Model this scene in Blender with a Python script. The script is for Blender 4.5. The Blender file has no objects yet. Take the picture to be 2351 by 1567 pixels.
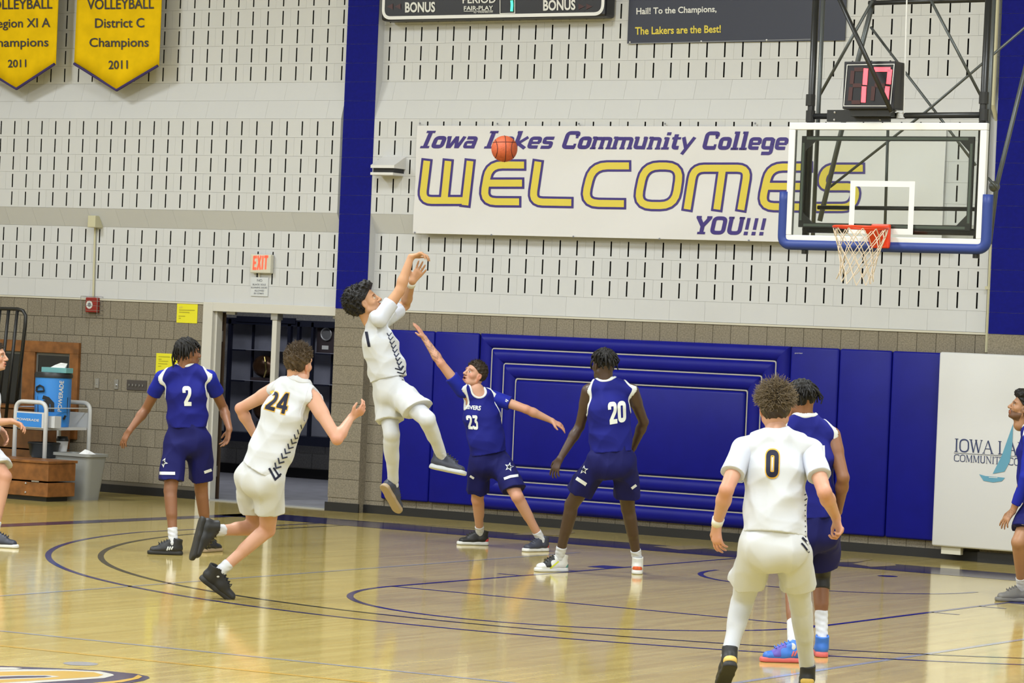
import bpy, bmesh, math, random
import numpy as np
from mathutils import Vector, Matrix
from mathutils.bvhtree import BVHTree

random.seed(7)
rng = np.random.RandomState(7)
scene = bpy.context.scene
COL = scene.collection

# ------------------------------------------------------------------ camera
FW, FH, FPX = 2351.0, 1567.0, 7297.955
CAM = np.array([24.40494, -28.26255, 1.97890])
A_, PT, RO = -0.552442, -0.0022601, 0.0424158
fw = np.array([math.sin(A_) * math.cos(PT), math.cos(A_) * math.cos(PT), math.sin(PT)])
_rt = np.array([math.cos(A_), -math.sin(A_), 0.0])
_up = np.cross(_rt, fw)
rt = math.cos(RO) * _rt + math.sin(RO) * _up
up = -math.sin(RO) * _rt + math.cos(RO) * _up
cd = bpy.data.cameras.new('camera')
cd.sensor_width = 36.0
cd.lens = FPX / FW * 36.0
cd.clip_end = 200
cam = bpy.data.objects.new('camera', cd)
COL.objects.link(cam)
M = Matrix.Identity(4)
for r_ in range(3):
    M[r_][0], M[r_][1], M[r_][2], M[r_][3] = rt[r_], up[r_], -fw[r_], CAM[r_]
cam.matrix_world = M
scene.camera = cam

# ------------------------------------------------------------------ light and exposure
scene.view_settings.view_transform = 'Standard'
scene.view_settings.look = 'None'
scene.view_settings.exposure = 0.0
scene.view_settings.gamma = 1.0
scene.view_settings.use_curve_mapping = False
world = bpy.data.worlds.new('world')
scene.world = world
world.use_nodes = True
world.node_tree.nodes['Background'].inputs[0].default_value = (1.0, 0.97, 0.92, 1)
world.node_tree.nodes['Background'].inputs[1].default_value = 0.25
LIGHT_Z = 8.35
LIGHT_W = 500.0
LIGHT_COLOR = (0.91, 0.965, 1.0)
LIGHT_SPOTS = [(x, y) for x in (0.5, 8.6, 16.7, 24.8) for y in (-7.5, -15.0, -22.5, -30.0)]


def lamp(name, loc, size, power, color, rot=(0, 0, 0)):
    d = bpy.data.lights.new(name, 'AREA')
    d.shape = 'RECTANGLE'
    d.size, d.size_y = size
    d.energy = power
    d.color = color
    o = bpy.data.objects.new(name, d)
    o.location = loc
    o.rotation_euler = rot
    COL.objects.link(o)
    return o


for (x, y) in LIGHT_SPOTS:
    lamp('ceiling_lamp_light', (x, y, LIGHT_Z - 0.09), (1.3, 2.4), LIGHT_W, LIGHT_COLOR)
lamp('corridor_light', (1.6, 3.4, 2.85), (4.5, 0.9), 55.0, (0.92, 0.95, 1.0))

cy = scene.cycles
cy.max_bounces = 4
cy.diffuse_bounces = 2
cy.glossy_bounces = 2
cy.transmission_bounces = 4
cy.transparent_max_bounces = 8
cy.caustics_reflective = False
cy.caustics_refractive = False
cy.use_adaptive_sampling = True
cy.adaptive_threshold = 0.06
cy.adaptive_min_samples = 16

# ------------------------------------------------------------------ helpers


def ray(u, v):
    d = fw * FPX + rt * (u - FW / 2) + up * (FH / 2 - v)
    return d / np.linalg.norm(d)


def W(u, v, y=0.0):
    """photo pixel -> point on the vertical plane y = const"""
    d = ray(u, v)
    return CAM + d * ((y - CAM[1]) / d[1])


def F(u, v, z=0.0):
    """photo pixel -> point on the horizontal plane z = const"""
    d = ray(u, v)
    return CAM + d * ((z - CAM[2]) / d[2])


def Dp(u, v, dist):
    """photo pixel -> point at a distance along the view axis"""
    d = ray(u, v)
    return CAM + d * (dist / (d @ fw))


def depth_of(p):
    return float((np.asarray(p) - CAM) @ fw)


MATS = {}


def mat(name, color, rough=0.5, metal=0.0, spec=0.5, noise=0.0, nscale=8.0, bump=0.0, bscale=200.0,
        coat=0.0, emit=None, estr=0.0, alpha=1.0, attr=None, trans=0.0, sheen=0.0, detail=3.0, world=False, rnd=0.0):
    m = bpy.data.materials.new(name)
    m.use_nodes = True
    nt = m.node_tree
    b = nt.nodes['Principled BSDF']
    b.inputs['Roughness'].default_value = rough
    b.inputs['Metallic'].default_value = metal
    b.inputs['Specular IOR Level'].default_value = spec
    if coat:
        b.inputs['Coat Weight'].default_value = coat
        b.inputs['Coat Roughness'].default_value = 0.08
    if trans:
        b.inputs['Transmission Weight'].default_value = trans
    if sheen:
        b.inputs['Sheen Weight'].default_value = sheen
    c4 = (color[0], color[1], color[2], 1)
    b.inputs['Base Color'].default_value = c4
    src = None
    tc = nt.nodes.new('ShaderNodeTexCoord')
    vec = tc.outputs['Object']
    if world:
        vec = nt.nodes.new('ShaderNodeNewGeometry').outputs['Position']
    if noise:
        n = nt.nodes.new('ShaderNodeTexNoise')
        n.inputs['Scale'].default_value = nscale
        n.inputs['Detail'].default_value = detail
        nt.links.new(vec, n.inputs['Vector'])
        mr = nt.nodes.new('ShaderNodeMapRange')
        mr.inputs['From Min'].default_value = 0.3
        mr.inputs['From Max'].default_value = 0.7
        mr.inputs['To Min'].default_value = 1.0 - noise
        mr.inputs['To Max'].default_value = 1.0 + noise
        nt.links.new(n.outputs['Fac'], mr.inputs['Value'])
        mx = nt.nodes.new('ShaderNodeMix')
        mx.data_type = 'RGBA'
        mx.blend_type = 'MULTIPLY'
        mx.inputs[0].default_value = 1.0
        mx.inputs[6].default_value = c4
        nt.links.new(mr.outputs['Result'], mx.inputs[7])
        src = mx.outputs[2]
    if rnd:
        oi = nt.nodes.new('ShaderNodeObjectInfo')
        mr = nt.nodes.new('ShaderNodeMapRange')
        mr.inputs['To Min'].default_value = 1.0 - rnd
        mr.inputs['To Max'].default_value = 1.0 + rnd
        nt.links.new(oi.outputs['Random'], mr.inputs['Value'])
        mx = nt.nodes.new('ShaderNodeMix')
        mx.data_type = 'RGBA'
        mx.blend_type = 'MULTIPLY'
        mx.inputs[0].default_value = 1.0
        if src is None:
            mx.inputs[6].default_value = c4
        else:
            nt.links.new(src, mx.inputs[6])
        nt.links.new(mr.outputs['Result'], mx.inputs[7])
        src = mx.outputs[2]
    if attr:
        at = nt.nodes.new('ShaderNodeAttribute')
        at.attribute_name = attr
        mx = nt.nodes.new('ShaderNodeMix')
        mx.data_type = 'RGBA'
        mx.blend_type = 'MULTIPLY'
        mx.inputs[0].default_value = 1.0
        if src is None:
            mx.inputs[6].default_value = c4
        else:
            nt.links.new(src, mx.inputs[6])
        nt.links.new(at.outputs['Color'], mx.inputs[7])
        src = mx.outputs[2]
    if src is not None:
        nt.links.new(src, b.inputs['Base Color'])
    if bump:
        n = nt.nodes.new('ShaderNodeTexNoise')
        n.inputs['Scale'].default_value = bscale
        n.inputs['Detail'].default_value = 2.0
        nt.links.new(vec, n.inputs['Vector'])
        bp = nt.nodes.new('ShaderNodeBump')
        bp.inputs['Strength'].default_value = bump
        bp.inputs['Distance'].default_value = 0.01
        nt.links.new(n.outputs['Fac'], bp.inputs['Height'])
        nt.links.new(bp.outputs['Normal'], b.inputs['Normal'])
    if emit:
        b.inputs['Emission Color'].default_value = (emit[0], emit[1], emit[2], 1)
        b.inputs['Emission Strength'].default_value = estr
    if alpha < 1:
        b.inputs['Alpha'].default_value = alpha
    MATS[name] = m
    return m


def srgb(r, g, b):
    f = lambda c: (c / 255 / 12.92) if c / 255 <= 0.04045 else ((c / 255 + 0.055) / 1.055) ** 2.4
    return (f(r), f(g), f(b))


def tag(o, label=None, cat=None, group=None, kind=None):
    if label:
        o['label'] = label
    if cat:
        o['category'] = cat
    if group:
        o['group'] = group
    if kind:
        o['kind'] = kind
    return o


def empty(name, loc, label=None, cat=None, group=None):
    o = bpy.data.objects.new(name, None)
    o.empty_display_size = 0.1
    o.location = Vector(loc)
    COL.objects.link(o)
    return tag(o, label, cat, group)


def put(name, me, parent=None, m=None, loc=None, smooth=False):
    """link a mesh (world coordinates unless loc is given) as one object"""
    o = bpy.data.objects.new(name, me)
    COL.objects.link(o)
    if m is not None and not me.materials:
        me.materials.append(MATS[m] if isinstance(m, str) else m)
    if loc is not None:
        o.location = Vector(loc)
    if parent is not None:
        o.parent = parent
        pw = parent_world(parent)
        if loc is None:
            o.location = -pw
        else:
            o.location = Vector(loc) - pw
    if smooth:
        me.polygons.foreach_set('use_smooth', [True] * len(me.polygons))
    return o


def parent_world(p):
    v = Vector((0, 0, 0))
    while p is not None:
        v += p.location
        p = p.parent
    return v


class B:
    """collects simple shapes into one mesh (world coordinates)"""

    def __init__(s):
        s.v, s.f = [], []

    def add(s, vs, fs):
        n = len(s.v)
        s.v += [tuple(float(c) for c in p) for p in vs]
        s.f += [tuple(i + n for i in f) for f in fs]
        return s

    def box(s, lo, hi, bev=0.0):
        x0, y0, z0 = lo
        x1, y1, z1 = hi
        if bev <= 0:
            vs = [(x0, y0, z0), (x1, y0, z0), (x1, y1, z0), (x0, y1, z0),
                  (x0, y0, z1), (x1, y0, z1), (x1, y1, z1), (x0, y1, z1)]
            fs = [(3, 2, 1, 0), (4, 5, 6, 7), (0, 1, 5, 4), (1, 2, 6, 5), (2, 3, 7, 6), (3, 0, 4, 7)]
            return s.add(vs, fs)
        bm = bmesh.new()
        bmesh.ops.create_cube(bm, size=1.0)
        for v in bm.verts:
            v.co = Vector(((x0 + x1) / 2 + v.co.x * (x1 - x0), (y0 + y1) / 2 + v.co.y * (y1 - y0),
                           (z0 + z1) / 2 + v.co.z * (z1 - z0)))
        bmesh.ops.bevel(bm, geom=bm.edges[:], offset=bev, segments=2, affect='EDGES', profile=0.5)
        bm.verts.index_update()
        vs = [v.co[:] for v in bm.verts]
        fs = [tuple(v.index for v in f.verts) for f in bm.faces]
        bm.free()
        return s.add(vs, fs)

    def tube(s, pts, r, n=10, cap=True, r2=None):
        pts = [np.array(p, float) for p in pts]
        m = len(pts)
        rs = [r + ((r2 if r2 is not None else r) - r) * i / max(1, m - 1) for i in range(m)] if not hasattr(r, '__len__') else r
        prev = None
        vs = []
        for i, p in enumerate(pts):
            t = (pts[min(i + 1, m - 1)] - pts[max(i - 1, 0)])
            t = t / (np.linalg.norm(t) + 1e-12)
            if prev is None:
                a = np.array([0, 0, 1.0]) if abs(t[2]) < 0.9 else np.array([1.0, 0, 0])
                u = np.cross(t, a)
            else:
                u = prev - t * (prev @ t)
            u /= np.linalg.norm(u) + 1e-12
            prev = u
            w = np.cross(t, u)
            for k in range(n):
                an = 2 * math.pi * k / n
                vs.append(p + rs[i] * (math.cos(an) * u + math.sin(an) * w))
        fs = []
        for i in range(m - 1):
            for k in range(n):
                fs.append((i * n + k, i * n + (k + 1) % n, (i + 1) * n + (k + 1) % n, (i + 1) * n + k))
        if cap:
            fs.append(tuple(range(n - 1, -1, -1)))
            fs.append(tuple((m - 1) * n + k for k in range(n)))
        return s.add(vs, fs)

    def lathe(s, prof, c, n=24, cap=True):
        vs, fs = [], []
        for (r, z) in prof:
            for k in range(n):
                an = 2 * math.pi * k / n
                vs.append((c[0] + r * math.cos(an), c[1] + r * math.sin(an), c[2] + z))
        m = len(prof)
        for i in range(m - 1):
            for k in range(n):
                fs.append((i * n + k, i * n + (k + 1) % n, (i + 1) * n + (k + 1) % n, (i + 1) * n + k))
        if cap:
            fs.append(tuple(range(n - 1, -1, -1)))
            fs.append(tuple((m - 1) * n + k for k in range(n)))
        return s.add(vs, fs)

    def prism(s, poly, axis, d0, d1):
        """extrude a polygon given as (x,z) along y, or (x,y) along z"""
        n = len(poly)
        if axis == 'y':
            vs = [(a, d0, b) for a, b in poly] + [(a, d1, b) for a, b in poly]
        elif axis == 'x':
            vs = [(d0, a, b) for a, b in poly] + [(d1, a, b) for a, b in poly]
        else:
            vs = [(a, b, d0) for a, b in poly] + [(a, b, d1) for a, b in poly]
        fs = [tuple(range(n)), tuple(range(2 * n - 1, n - 1, -1))]
        fs += [(i, i + n, (i + 1) % n + n, (i + 1) % n) for i in range(n)]
        return s.add(vs, fs)

    def sphere(s, c, r, n=16, m=10, sc=(1, 1, 1)):
        vs, fs = [], []
        for i in range(m + 1):
            ph = math.pi * i / m
            for k in range(n):
                th = 2 * math.pi * k / n
                vs.append((c[0] + sc[0] * r * math.sin(ph) * math.cos(th), c[1] + sc[1] * r * math.sin(ph) * math.sin(th),
                           c[2] + sc[2] * r * math.cos(ph)))
        for i in range(m):
            for k in range(n):
                fs.append((i * n + k, (i + 1) * n + k, (i + 1) * n + (k + 1) % n, i * n + (k + 1) % n))
        return s.add(vs, fs)

    def mesh(s, name='mesh', fix=True):
        me = bpy.data.meshes.new(name)
        me.from_pydata(s.v, [], s.f)
        if fix:
            bm = bmesh.new()
            bm.from_mesh(me)
            bmesh.ops.recalc_face_normals(bm, faces=bm.faces[:])
            bm.to_mesh(me)
            bm.free()
        me.update()
        return me

    def build(s, name, m, parent=None, smooth=False):
        return put(name, s.mesh(name), parent, m, smooth=smooth)


def smooth_angle(o, deg=40):
    me = o.data
    me.polygons.foreach_set('use_smooth', [True] * len(me.polygons))
    try:
        me.set_sharp_from_angle(angle=math.radians(deg))
    except Exception:
        pass
    return o


# ---- strokes: flat lettering made of wide polylines ------------------------


def resample(pl, step):
    out = [pl[0]]
    for a, b in zip(pl[:-1], pl[1:]):
        n = max(1, int(math.ceil(math.hypot(b[0] - a[0], b[1] - a[1]) / step)))
        for k in range(1, n + 1):
            out.append((a[0] + (b[0] - a[0]) * k / n, a[1] + (b[1] - a[1]) * k / n))
    return out


def rounded(pl, r, closed=False, n=5):
    """round the corners of a polyline"""
    P = [np.array(p, float) for p in pl]
    m = len(P)
    out = []
    rngi = range(m) if closed else range(1, m - 1)
    if not closed:
        out.append(tuple(P[0]))
    for i in rngi:
        a, b, c = P[i - 1], P[i], P[(i + 1) % m]
        d1, d2 = a - b, c - b
        l1, l2 = np.linalg.norm(d1), np.linalg.norm(d2)
        rr = min(r, l1 * 0.49, l2 * 0.49)
        p, q = b + d1 / l1 * rr, b + d2 / l2 * rr
        for k in range(n + 1):
            t = k / n
            out.append(tuple((1 - t) ** 2 * p + 2 * t * (1 - t) * b + t * t * q))
    if closed:
        out.append(out[0])
    else:
        out.append(tuple(P[-1]))
    return out


def stroke2d(pl, w, ext=0.0, step=1e9):
    """2D ribbon (verts, quads) around a polyline, width w, mitred joins"""
    pl = resample([tuple(p) for p in pl], step)
    q = [pl[0]]
    for p in pl[1:]:
        if math.hypot(p[0] - q[-1][0], p[1] - q[-1][1]) > 1e-6:
            q.append(p)
    P = np.array(q, float)
    closed = len(P) > 3 and np.linalg.norm(P[0] - P[-1]) < 1e-5
    if closed:
        P = P[:-1]
    n = len(P)
    if not closed and ext:
        d = P[1] - P[0]
        P[0] = P[0] - d / np.linalg.norm(d) * ext
        d = P[-1] - P[-2]
        P[-1] = P[-1] + d / np.linalg.norm(d) * ext
    vs, fs = [], []
    for i in range(n):
        if closed:
            a, b = P[i] - P[i - 1], P[(i + 1) % n] - P[i]
        else:
            a = P[i] - P[i - 1] if i > 0 else P[1] - P[0]
            b = P[i + 1] - P[i] if i < n - 1 else P[-1] - P[-2]
        a = a / (np.linalg.norm(a) + 1e-12)
        b = b / (np.linalg.norm(b) + 1e-12)
        na, nb = np.array([-a[1], a[0]]), np.array([-b[1], b[0]])
        mm = na + nb
        L = np.linalg.norm(mm)
        mm = na if L < 1e-6 else mm / L
        k = 1.0 / max(0.5, float(mm @ na))
        vs.append(tuple(P[i] + mm * k * w / 2))
        vs.append(tuple(P[i] - mm * k * w / 2))
    for i in range(n if closed else n - 1):
        j = (i + 1) % n
        fs.append((2 * i, 2 * i + 1, 2 * j + 1, 2 * j))
    return vs, fs


R_ = lambda x0, y0, x1, y1, r=0.14: rounded([(x0, y0), (x1, y0), (x1, y1), (x0, y1)], r, True)
O_ = lambda pts, r=0.12: rounded(pts, r)
# bold slab letters: char -> (advance, [(width, polyline)])
SW, SF = 0.21, 0.13
SLAB = {
    'I': (0.56, [(SW, [(.28, 0), (.28, 1)]), (SF, [(.06, .065), (.5, .065)]), (SF, [(.06, .935), (.5, .935)])]),
    'o': (0.66, [(SW, R_(.12, .1, .54, .6))]),
    'w': (0.92, [(SW * .85, [(.1, .68), (.2, .1), (.3, .1), (.46, .6), (.5, .6), (.62, .1), (.7, .1), (.86, .68)]), (SF, [(.0, .63), (.2, .63)])]),
    'a': (0.68, [(SW * .9, O_([(.1, .6), (.54, .6), (.54, 0)])), (.16, R_(.12, .085, .54, .36, .08))]),
    'L': (0.74, [(SW, [(.22, 0), (.22, 1)]), (SF, [(.02, .065), (.66, .065)]), (SF, [(.02, .935), (.44, .935)]), (SF, [(.62, .02), (.62, .3)])]),
    'k': (0.7, [(SW, [(.14, 0), (.14, 1)]), (SW * .8, [(.62, .66), (.22, .3), (.64, .02)]), (SF, [(.0, .935), (.2, .935)])]),
    'e': (0.66, [(SW * .9, O_([(.56, .34), (.56, .6), (.12, .6), (.12, .1), (.56, .1)])), (.14, [(.12, .34), (.6, .34)])]),
    's': (0.64, [(SW * .85, O_([(.58, .6), (.14, .6), (.14, .36), (.52, .34), (.52, .09), (.06, .09)], .07))]),
    'C': (0.8, [(SW, O_([(.66, .72), (.66, .9), (.14, .9), (.14, .1), (.7, .1)], .16)), (SF, [(.66, .6), (.66, .95)]), (SF, [(.66, .05), (.66, .3)])]),
    'm': (1.06, [(SW * .92, [(.16, 0), (.16, .68)]), (SW * .9, O_([(.16, .59), (.55, .59), (.55, 0)])), (SW * .9, O_([(.5, .59), (.92, .59), (.92, 0)])), (SF, [(.0, .64), (.2, .64)]), (SF * .8, [(.02, .05), (.3, .05)]), (SF * .8, [(.43, .05), (.69, .05)]), (SF * .8, [(.8, .05), (1.06, .05)])]),
    'n': (0.72, [(SW * .92, [(.16, 0), (.16, .68)]), (SW * .9, O_([(.16, .59), (.56, .59), (.56, 0)])), (SF, [(.0, .64), (.2, .64)]), (SF * .8, [(.02, .05), (.3, .05)]), (SF * .8, [(.43, .05), (.7, .05)])]),
    'u': (0.72, [(SW * .92, O_([(.14, .68), (.14, .1), (.56, .1)])), (SW * .92, [(.56, 0), (.56, .68)]), (SF, [(.0, .64), (.2, .64)]), (SF, [(.44, .64), (.6, .64)])]),
    'i': (0.42, [(SW, [(.2, 0), (.2, .66)]), (SW, [(.22, .78), (.22, .95)]), (SF, [(.04, .62), (.24, .62)]), (SF, [(.02, .06), (.4, .06)])]),
    't': (0.5, [(SW, O_([(.2, .84), (.2, .1), (.46, .1)])), (SF, [(.02, .62), (.46, .62)])]),
    'y': (0.68, [(SW * .85, [(.64, .68), (.2, -.26)]), (SW * .85, [(.08, .68), (.34, .06)])]),
    'l': (0.42, [(SW, [(.2, 0), (.2, 1)]), (SF, [(.04, .935), (.24, .935)]), (SF, [(.02, .06), (.4, .06)])]),
    'g': (0.68, [(SW * .9, R_(.12, .12, .54, .6, .1)), (SW * .9, O_([(.56, .6), (.56, -.18), (.1, -.18)]))]),
    'Y': (0.8, [(SW, [(.1, .93), (.4, .45)]), (SW, [(.72, .93), (.4, .45)]), (SW, [(.4, 0), (.4, .5)]), (SF, [(.0, .935), (.26, .935)]), (SF, [(.54, .935), (.8, .935)]), (SF, [(.2, .065), (.6, .065)])]),
    'O': (0.84, [(SW, R_(.14, .1, .7, .9, .2))]),
    'U': (0.84, [(SW, O_([(.16, 1), (.16, .1), (.7, .1), (.7, 1)], .2)), (SF, [(.02, .935), (.3, .935)]), (SF, [(.56, .935), (.84, .935)])]),
    '!': (0.4, [(.17, [(.2, .3), (.2, .95)]), (.2, [(.1, .09), (.3, .09)])]),
    ' ': (0.42, []),
}
# narrow block numerals
NW = 0.19
NUM = {
    '0': (0.62, [(NW, rounded([(.12, .1), (.48, .1), (.48, .9), (.12, .9)], .16, True))]),
    '1': (0.42, [(NW * 1.15, [(.24, 0), (.24, 1)]), (.12, [(.06, .8), (.24, .92)])]),
    '2': (0.62, [(NW, rounded([(.1, .66), (.1, .9), (.48, .9), (.48, .58), (.12, .12)], .13)), (NW, [(.04, .095), (.58, .095)])]),
    '3': (0.62, [(NW, rounded([(.06, .9), (.5, .9), (.3, .56), (.5, .5), (.5, .1), (.08, .1), (.08, .26)], .1))]),
    '4': (0.66, [(NW, [(.46, 0), (.46, 1)]), (NW, [(.42, .92), (.1, .32)]), (.17, [(.02, .3), (.64, .3)])]),
    ' ': (0.4, []),
}
CAPS = {
    'E': (0.6, [(NW, [(.14, 0), (.14, 1)]), (.17, [(.1, .915), (.56, .915)]), (.16, [(.1, .5), (.48, .5)]), (.17, [(.1, .085), (.56, .085)])]),
    'X': (0.66, [(NW, [(.1, 0), (.54, 1)]), (NW, [(.54, 0), (.1, 1)])]),
    'I': (0.32, [(NW, [(.15, 0), (.15, 1)])]),
    'T': (0.6, [(NW, [(.3, 0), (.3, 1)]), (.17, [(.02, .915), (.58, .915)])]),
}


TK, TN = 0.115, 0.055       # thick and thin strokes of the serif capitals


def _sf(x, y, w=0.2):
    return (0.045, [(x - w / 2, y), (x + w / 2, y)])


SERIF = {
    'I': (0.40, [(TK, [(.2, 0), (.2, 1)]), _sf(.2, .02, .3), _sf(.2, .98, .3)]),
    'O': (0.92, [(TK * .9, rounded([(.1, .04), (.82, .04), (.82, .96), (.1, .96)], .4, True, 10))]),
    'W': (1.12, [(TK, [(.1, 1), (.34, .02)]), (TN, [(.34, .02), (.56, .95)]), (TK, [(.54, .95), (.78, .02)]), (TN, [(.78, .02), (1.02, 1)]), _sf(.1, .98, .26), _sf(.56, .98, .2), _sf(1.02, .98, .2)]),
    'A': (0.92, [(TN, [(.1, .02), (.46, .98)]), (TK, [(.46, .98), (.82, .02)]), (TN, [(.26, .36), (.68, .36)]), _sf(.1, .02, .22), _sf(.82, .02, .26)]),
    'L': (0.76, [(TK, [(.2, 0), (.2, 1)]), _sf(.2, .98, .3), (TN, [(.06, .03), (.68, .03)]), (TN, [(.67, .03), (.69, .28)])]),
    'K': (0.90, [(TK, [(.2, 0), (.2, 1)]), (TN, [(.74, .98), (.24, .46)]), (TK, [(.36, .56), (.8, .02)]), _sf(.2, .02, .3), _sf(.2, .98, .3), _sf(.74, .98, .2), _sf(.8, .02, .2)]),
    'E': (0.78, [(TK, [(.2, 0), (.2, 1)]), (TN, [(.06, .03), (.7, .03)]), (TN, [(.06, .97), (.66, .97)]), (TN, [(.2, .52), (.52, .52)]), (TN, [(.69, .03), (.71, .26)]), (TN, [(.65, .97), (.66, .76)])]),
    'S': (0.68, [(TK * .9, rounded([(.56, .82), (.54, .96), (.12, .96), (.12, .6), (.56, .4), (.56, .04), (.1, .04), (.08, .22)], .2, False, 8))]),
    'C': (0.88, [(TK * .9, rounded([(.78, .78), (.74, .96), (.1, .96), (.1, .04), (.74, .04), (.8, .2)], .38, False, 10))]),
    'M': (1.06, [(TN, [(.14, 0), (.16, 1)]), (TK, [(.18, 1), (.52, .06)]), (TN, [(.52, .06), (.86, 1)]), (TK, [(.9, 0), (.88, 1)]), _sf(.14, .02, .22), _sf(.9, .02, .26), _sf(.14, .98, .2), _sf(.9, .98, .22)]),
    'U': (0.90, [(TK, rounded([(.18, 1), (.18, .04), (.72, .04), (.72, 1)], .3, False, 8)), _sf(.18, .98, .28), _sf(.72, .98, .22)]),
    'N': (0.92, [(TN, [(.16, 0), (.16, 1)]), (TK, [(.16, .98), (.76, .04)]), (TN, [(.76, 0), (.76, 1)]), _sf(.16, .02, .22), _sf(.12, .98, .2), _sf(.76, .98, .22)]),
    'T': (0.80, [(TK, [(.4, 0), (.4, 1)]), (TN, [(.06, .97), (.74, .97)]), _sf(.4, .02, .3), (TN, [(.06, .97), (.05, .76)]), (TN, [(.74, .97), (.75, .76)])]),
    'Y': (0.88, [(TK, [(.1, .98), (.44, .46)]), (TN, [(.78, .98), (.44, .46)]), (TK, [(.44, 0), (.44, .48)]), _sf(.1, .98, .24), _sf(.78, .98, .2), _sf(.44, .02, .3)]),
    'G': (0.92, [(TK * .9, rounded([(.78, .78), (.74, .96), (.1, .96), (.1, .04), (.74, .04), (.76, .44)], .36, False, 10)), _sf(.74, .44, .24)]),
    ' ': (0.36, []),
}


def stroke_text(font, text, shear=0.0, dw=0.0, ext=0.0, step=0.08):
    """-> verts normalised to the unit box of the text line (x 0..1, y in cap heights), faces"""
    x = 0.0
    V, Fc = [], []
    for ch in text:
        adv, pls = font[ch]
        for (w, pl) in pls:
            vs, fs = stroke2d(pl, w + dw, ext, step)
            n = len(V)
            V += [(x + a + shear * b, b) for a, b in vs]
            Fc += [tuple(i + n for i in f) for f in fs]
        x += adv
    return [(a / x, b) for a, b in V], Fc


def bfont_text(text, bold=0.0, step=None):
    """built-in font -> verts with x in 0..1 over the ink width, y in 0..1 over the ink height"""
    cu = bpy.data.curves.new('txt', 'FONT')
    cu.body = text
    cu.offset = bold
    cu.resolution_u = 3
    ob = bpy.data.objects.new('txt', cu)
    COL.objects.link(ob)
    dg = bpy.context.evaluated_depsgraph_get()
    me = bpy.data.meshes.new_from_object(ob.evaluated_get(dg))
    V = [(v.co.x, v.co.y) for v in me.vertices]
    Fc = [tuple(p.vertices) for p in me.polygons]
    bpy.data.objects.remove(ob)
    bpy.data.curves.remove(cu)
    bpy.data.meshes.remove(me)
    xs = [v[0] for v in V]
    ys = [v[1] for v in V]
    x0, x1, y0, y1 = min(xs), max(xs), min(ys), max(ys)
    return [((a - x0) / (x1 - x0), (b - y0) / (y1 - y0)) for a, b in V], Fc


def quad_map(vs, q):
    """unit box (x right, y up) -> photo quad (TL, TR, BR, BL)"""
    tl, tr, br, bl = [np.array(p, float) for p in q]
    out = []
    for a, b in vs:
        bot = bl + (br - bl) * a
        top = tl + (tr - tl) * a
        out.append(bot + (top - bot) * b)
    return out


class Surf:
    """a surface to print on: a plane y = const, or a mesh"""

    def __init__(s, y=None, objs=None):
        s.y = y
        s.t = []
        if objs:
            for o in objs:
                mw = o.matrix_world if o.parent is None else None
                off = parent_world(o)
                vs = [Vector(v.co) + off for v in o.data.vertices]
                s.t.append(BVHTree.FromPolygons(vs, [tuple(p.vertices) for p in o.data.polygons]))

    def hit(s, p):
        d = ray(p[0], p[1])
        if s.y is not None:
            return CAM + d * ((s.y - CAM[1]) / d[1])
        best = None
        for t in s.t:
            h = t.ray_cast(Vector(CAM), Vector(d))
            if h[0] is not None and (best is None or h[3] < best[1]):
                best = (np.array(h[0]), h[3])
        return None if best is None else best[0]


def print_on(name, vs_px, fs, surf, m, parent, lift=0.002):
    """flat print: every vertex laid on the surface"""
    pts = [surf.hit(p) for p in vs_px]
    ok = [p is not None for p in pts]
    V = []
    for p, q in zip(pts, vs_px):
        if p is None:
            V.append(np.zeros(3))
        else:
            V.append(p - ray(q[0], q[1]) * lift)
    Fs = [f for f in fs if all(ok[i] for i in f)]
    if surf.y is None:   # drop faces that jump over a silhouette
        Fs = [f for f in Fs if max(np.linalg.norm(V[f[0]] - V[i]) for i in f) < 0.25]
    if not Fs:
        return None
    used = sorted({i for f in Fs for i in f})
    mp = {i: k for k, i in enumerate(used)}
    me = bpy.data.meshes.new(name)
    me.from_pydata([tuple(V[i]) for i in used], [], [tuple(mp[i] for i in f) for f in Fs])
    me.update()
    return put(name, me, parent, m)


def print_strokes(name, strokes, surf, m, parent, lift=0.002, ext=0.0, dw=0.0, step=6.0):
    """strokes = [(width_px, [(px,py)...])] in photo pixels"""
    V, Fc = [], []
    for w, pl in strokes:
        vs, fs = stroke2d(pl, w + dw, ext, step)
        n = len(V)
        V += vs
        Fc += [tuple(i + n for i in f) for f in fs]
    return print_on(name, V, Fc, surf, m, parent, lift)


def print_poly(name, poly, surf, m, parent, lift=0.002):
    return print_on(name, poly, [tuple(range(len(poly)))], surf, m, parent, lift)


def print_bfont(name, text, q, surf, m, parent, bold=0.0, lift=0.002):
    vs, fs = bfont_text(text, bold)
    return print_on(name, quad_map(vs, q), fs, surf, m, parent, lift)


def print_font(name, font, text, q, surf, m, parent, shear=0.0, dw=0.0, ext=0.0, lift=0.002, step=0.08):
    vs, fs = stroke_text(font, text, shear, dw, ext, step)
    return print_on(name, quad_map(vs, q), fs, surf, m, parent, lift)

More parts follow.
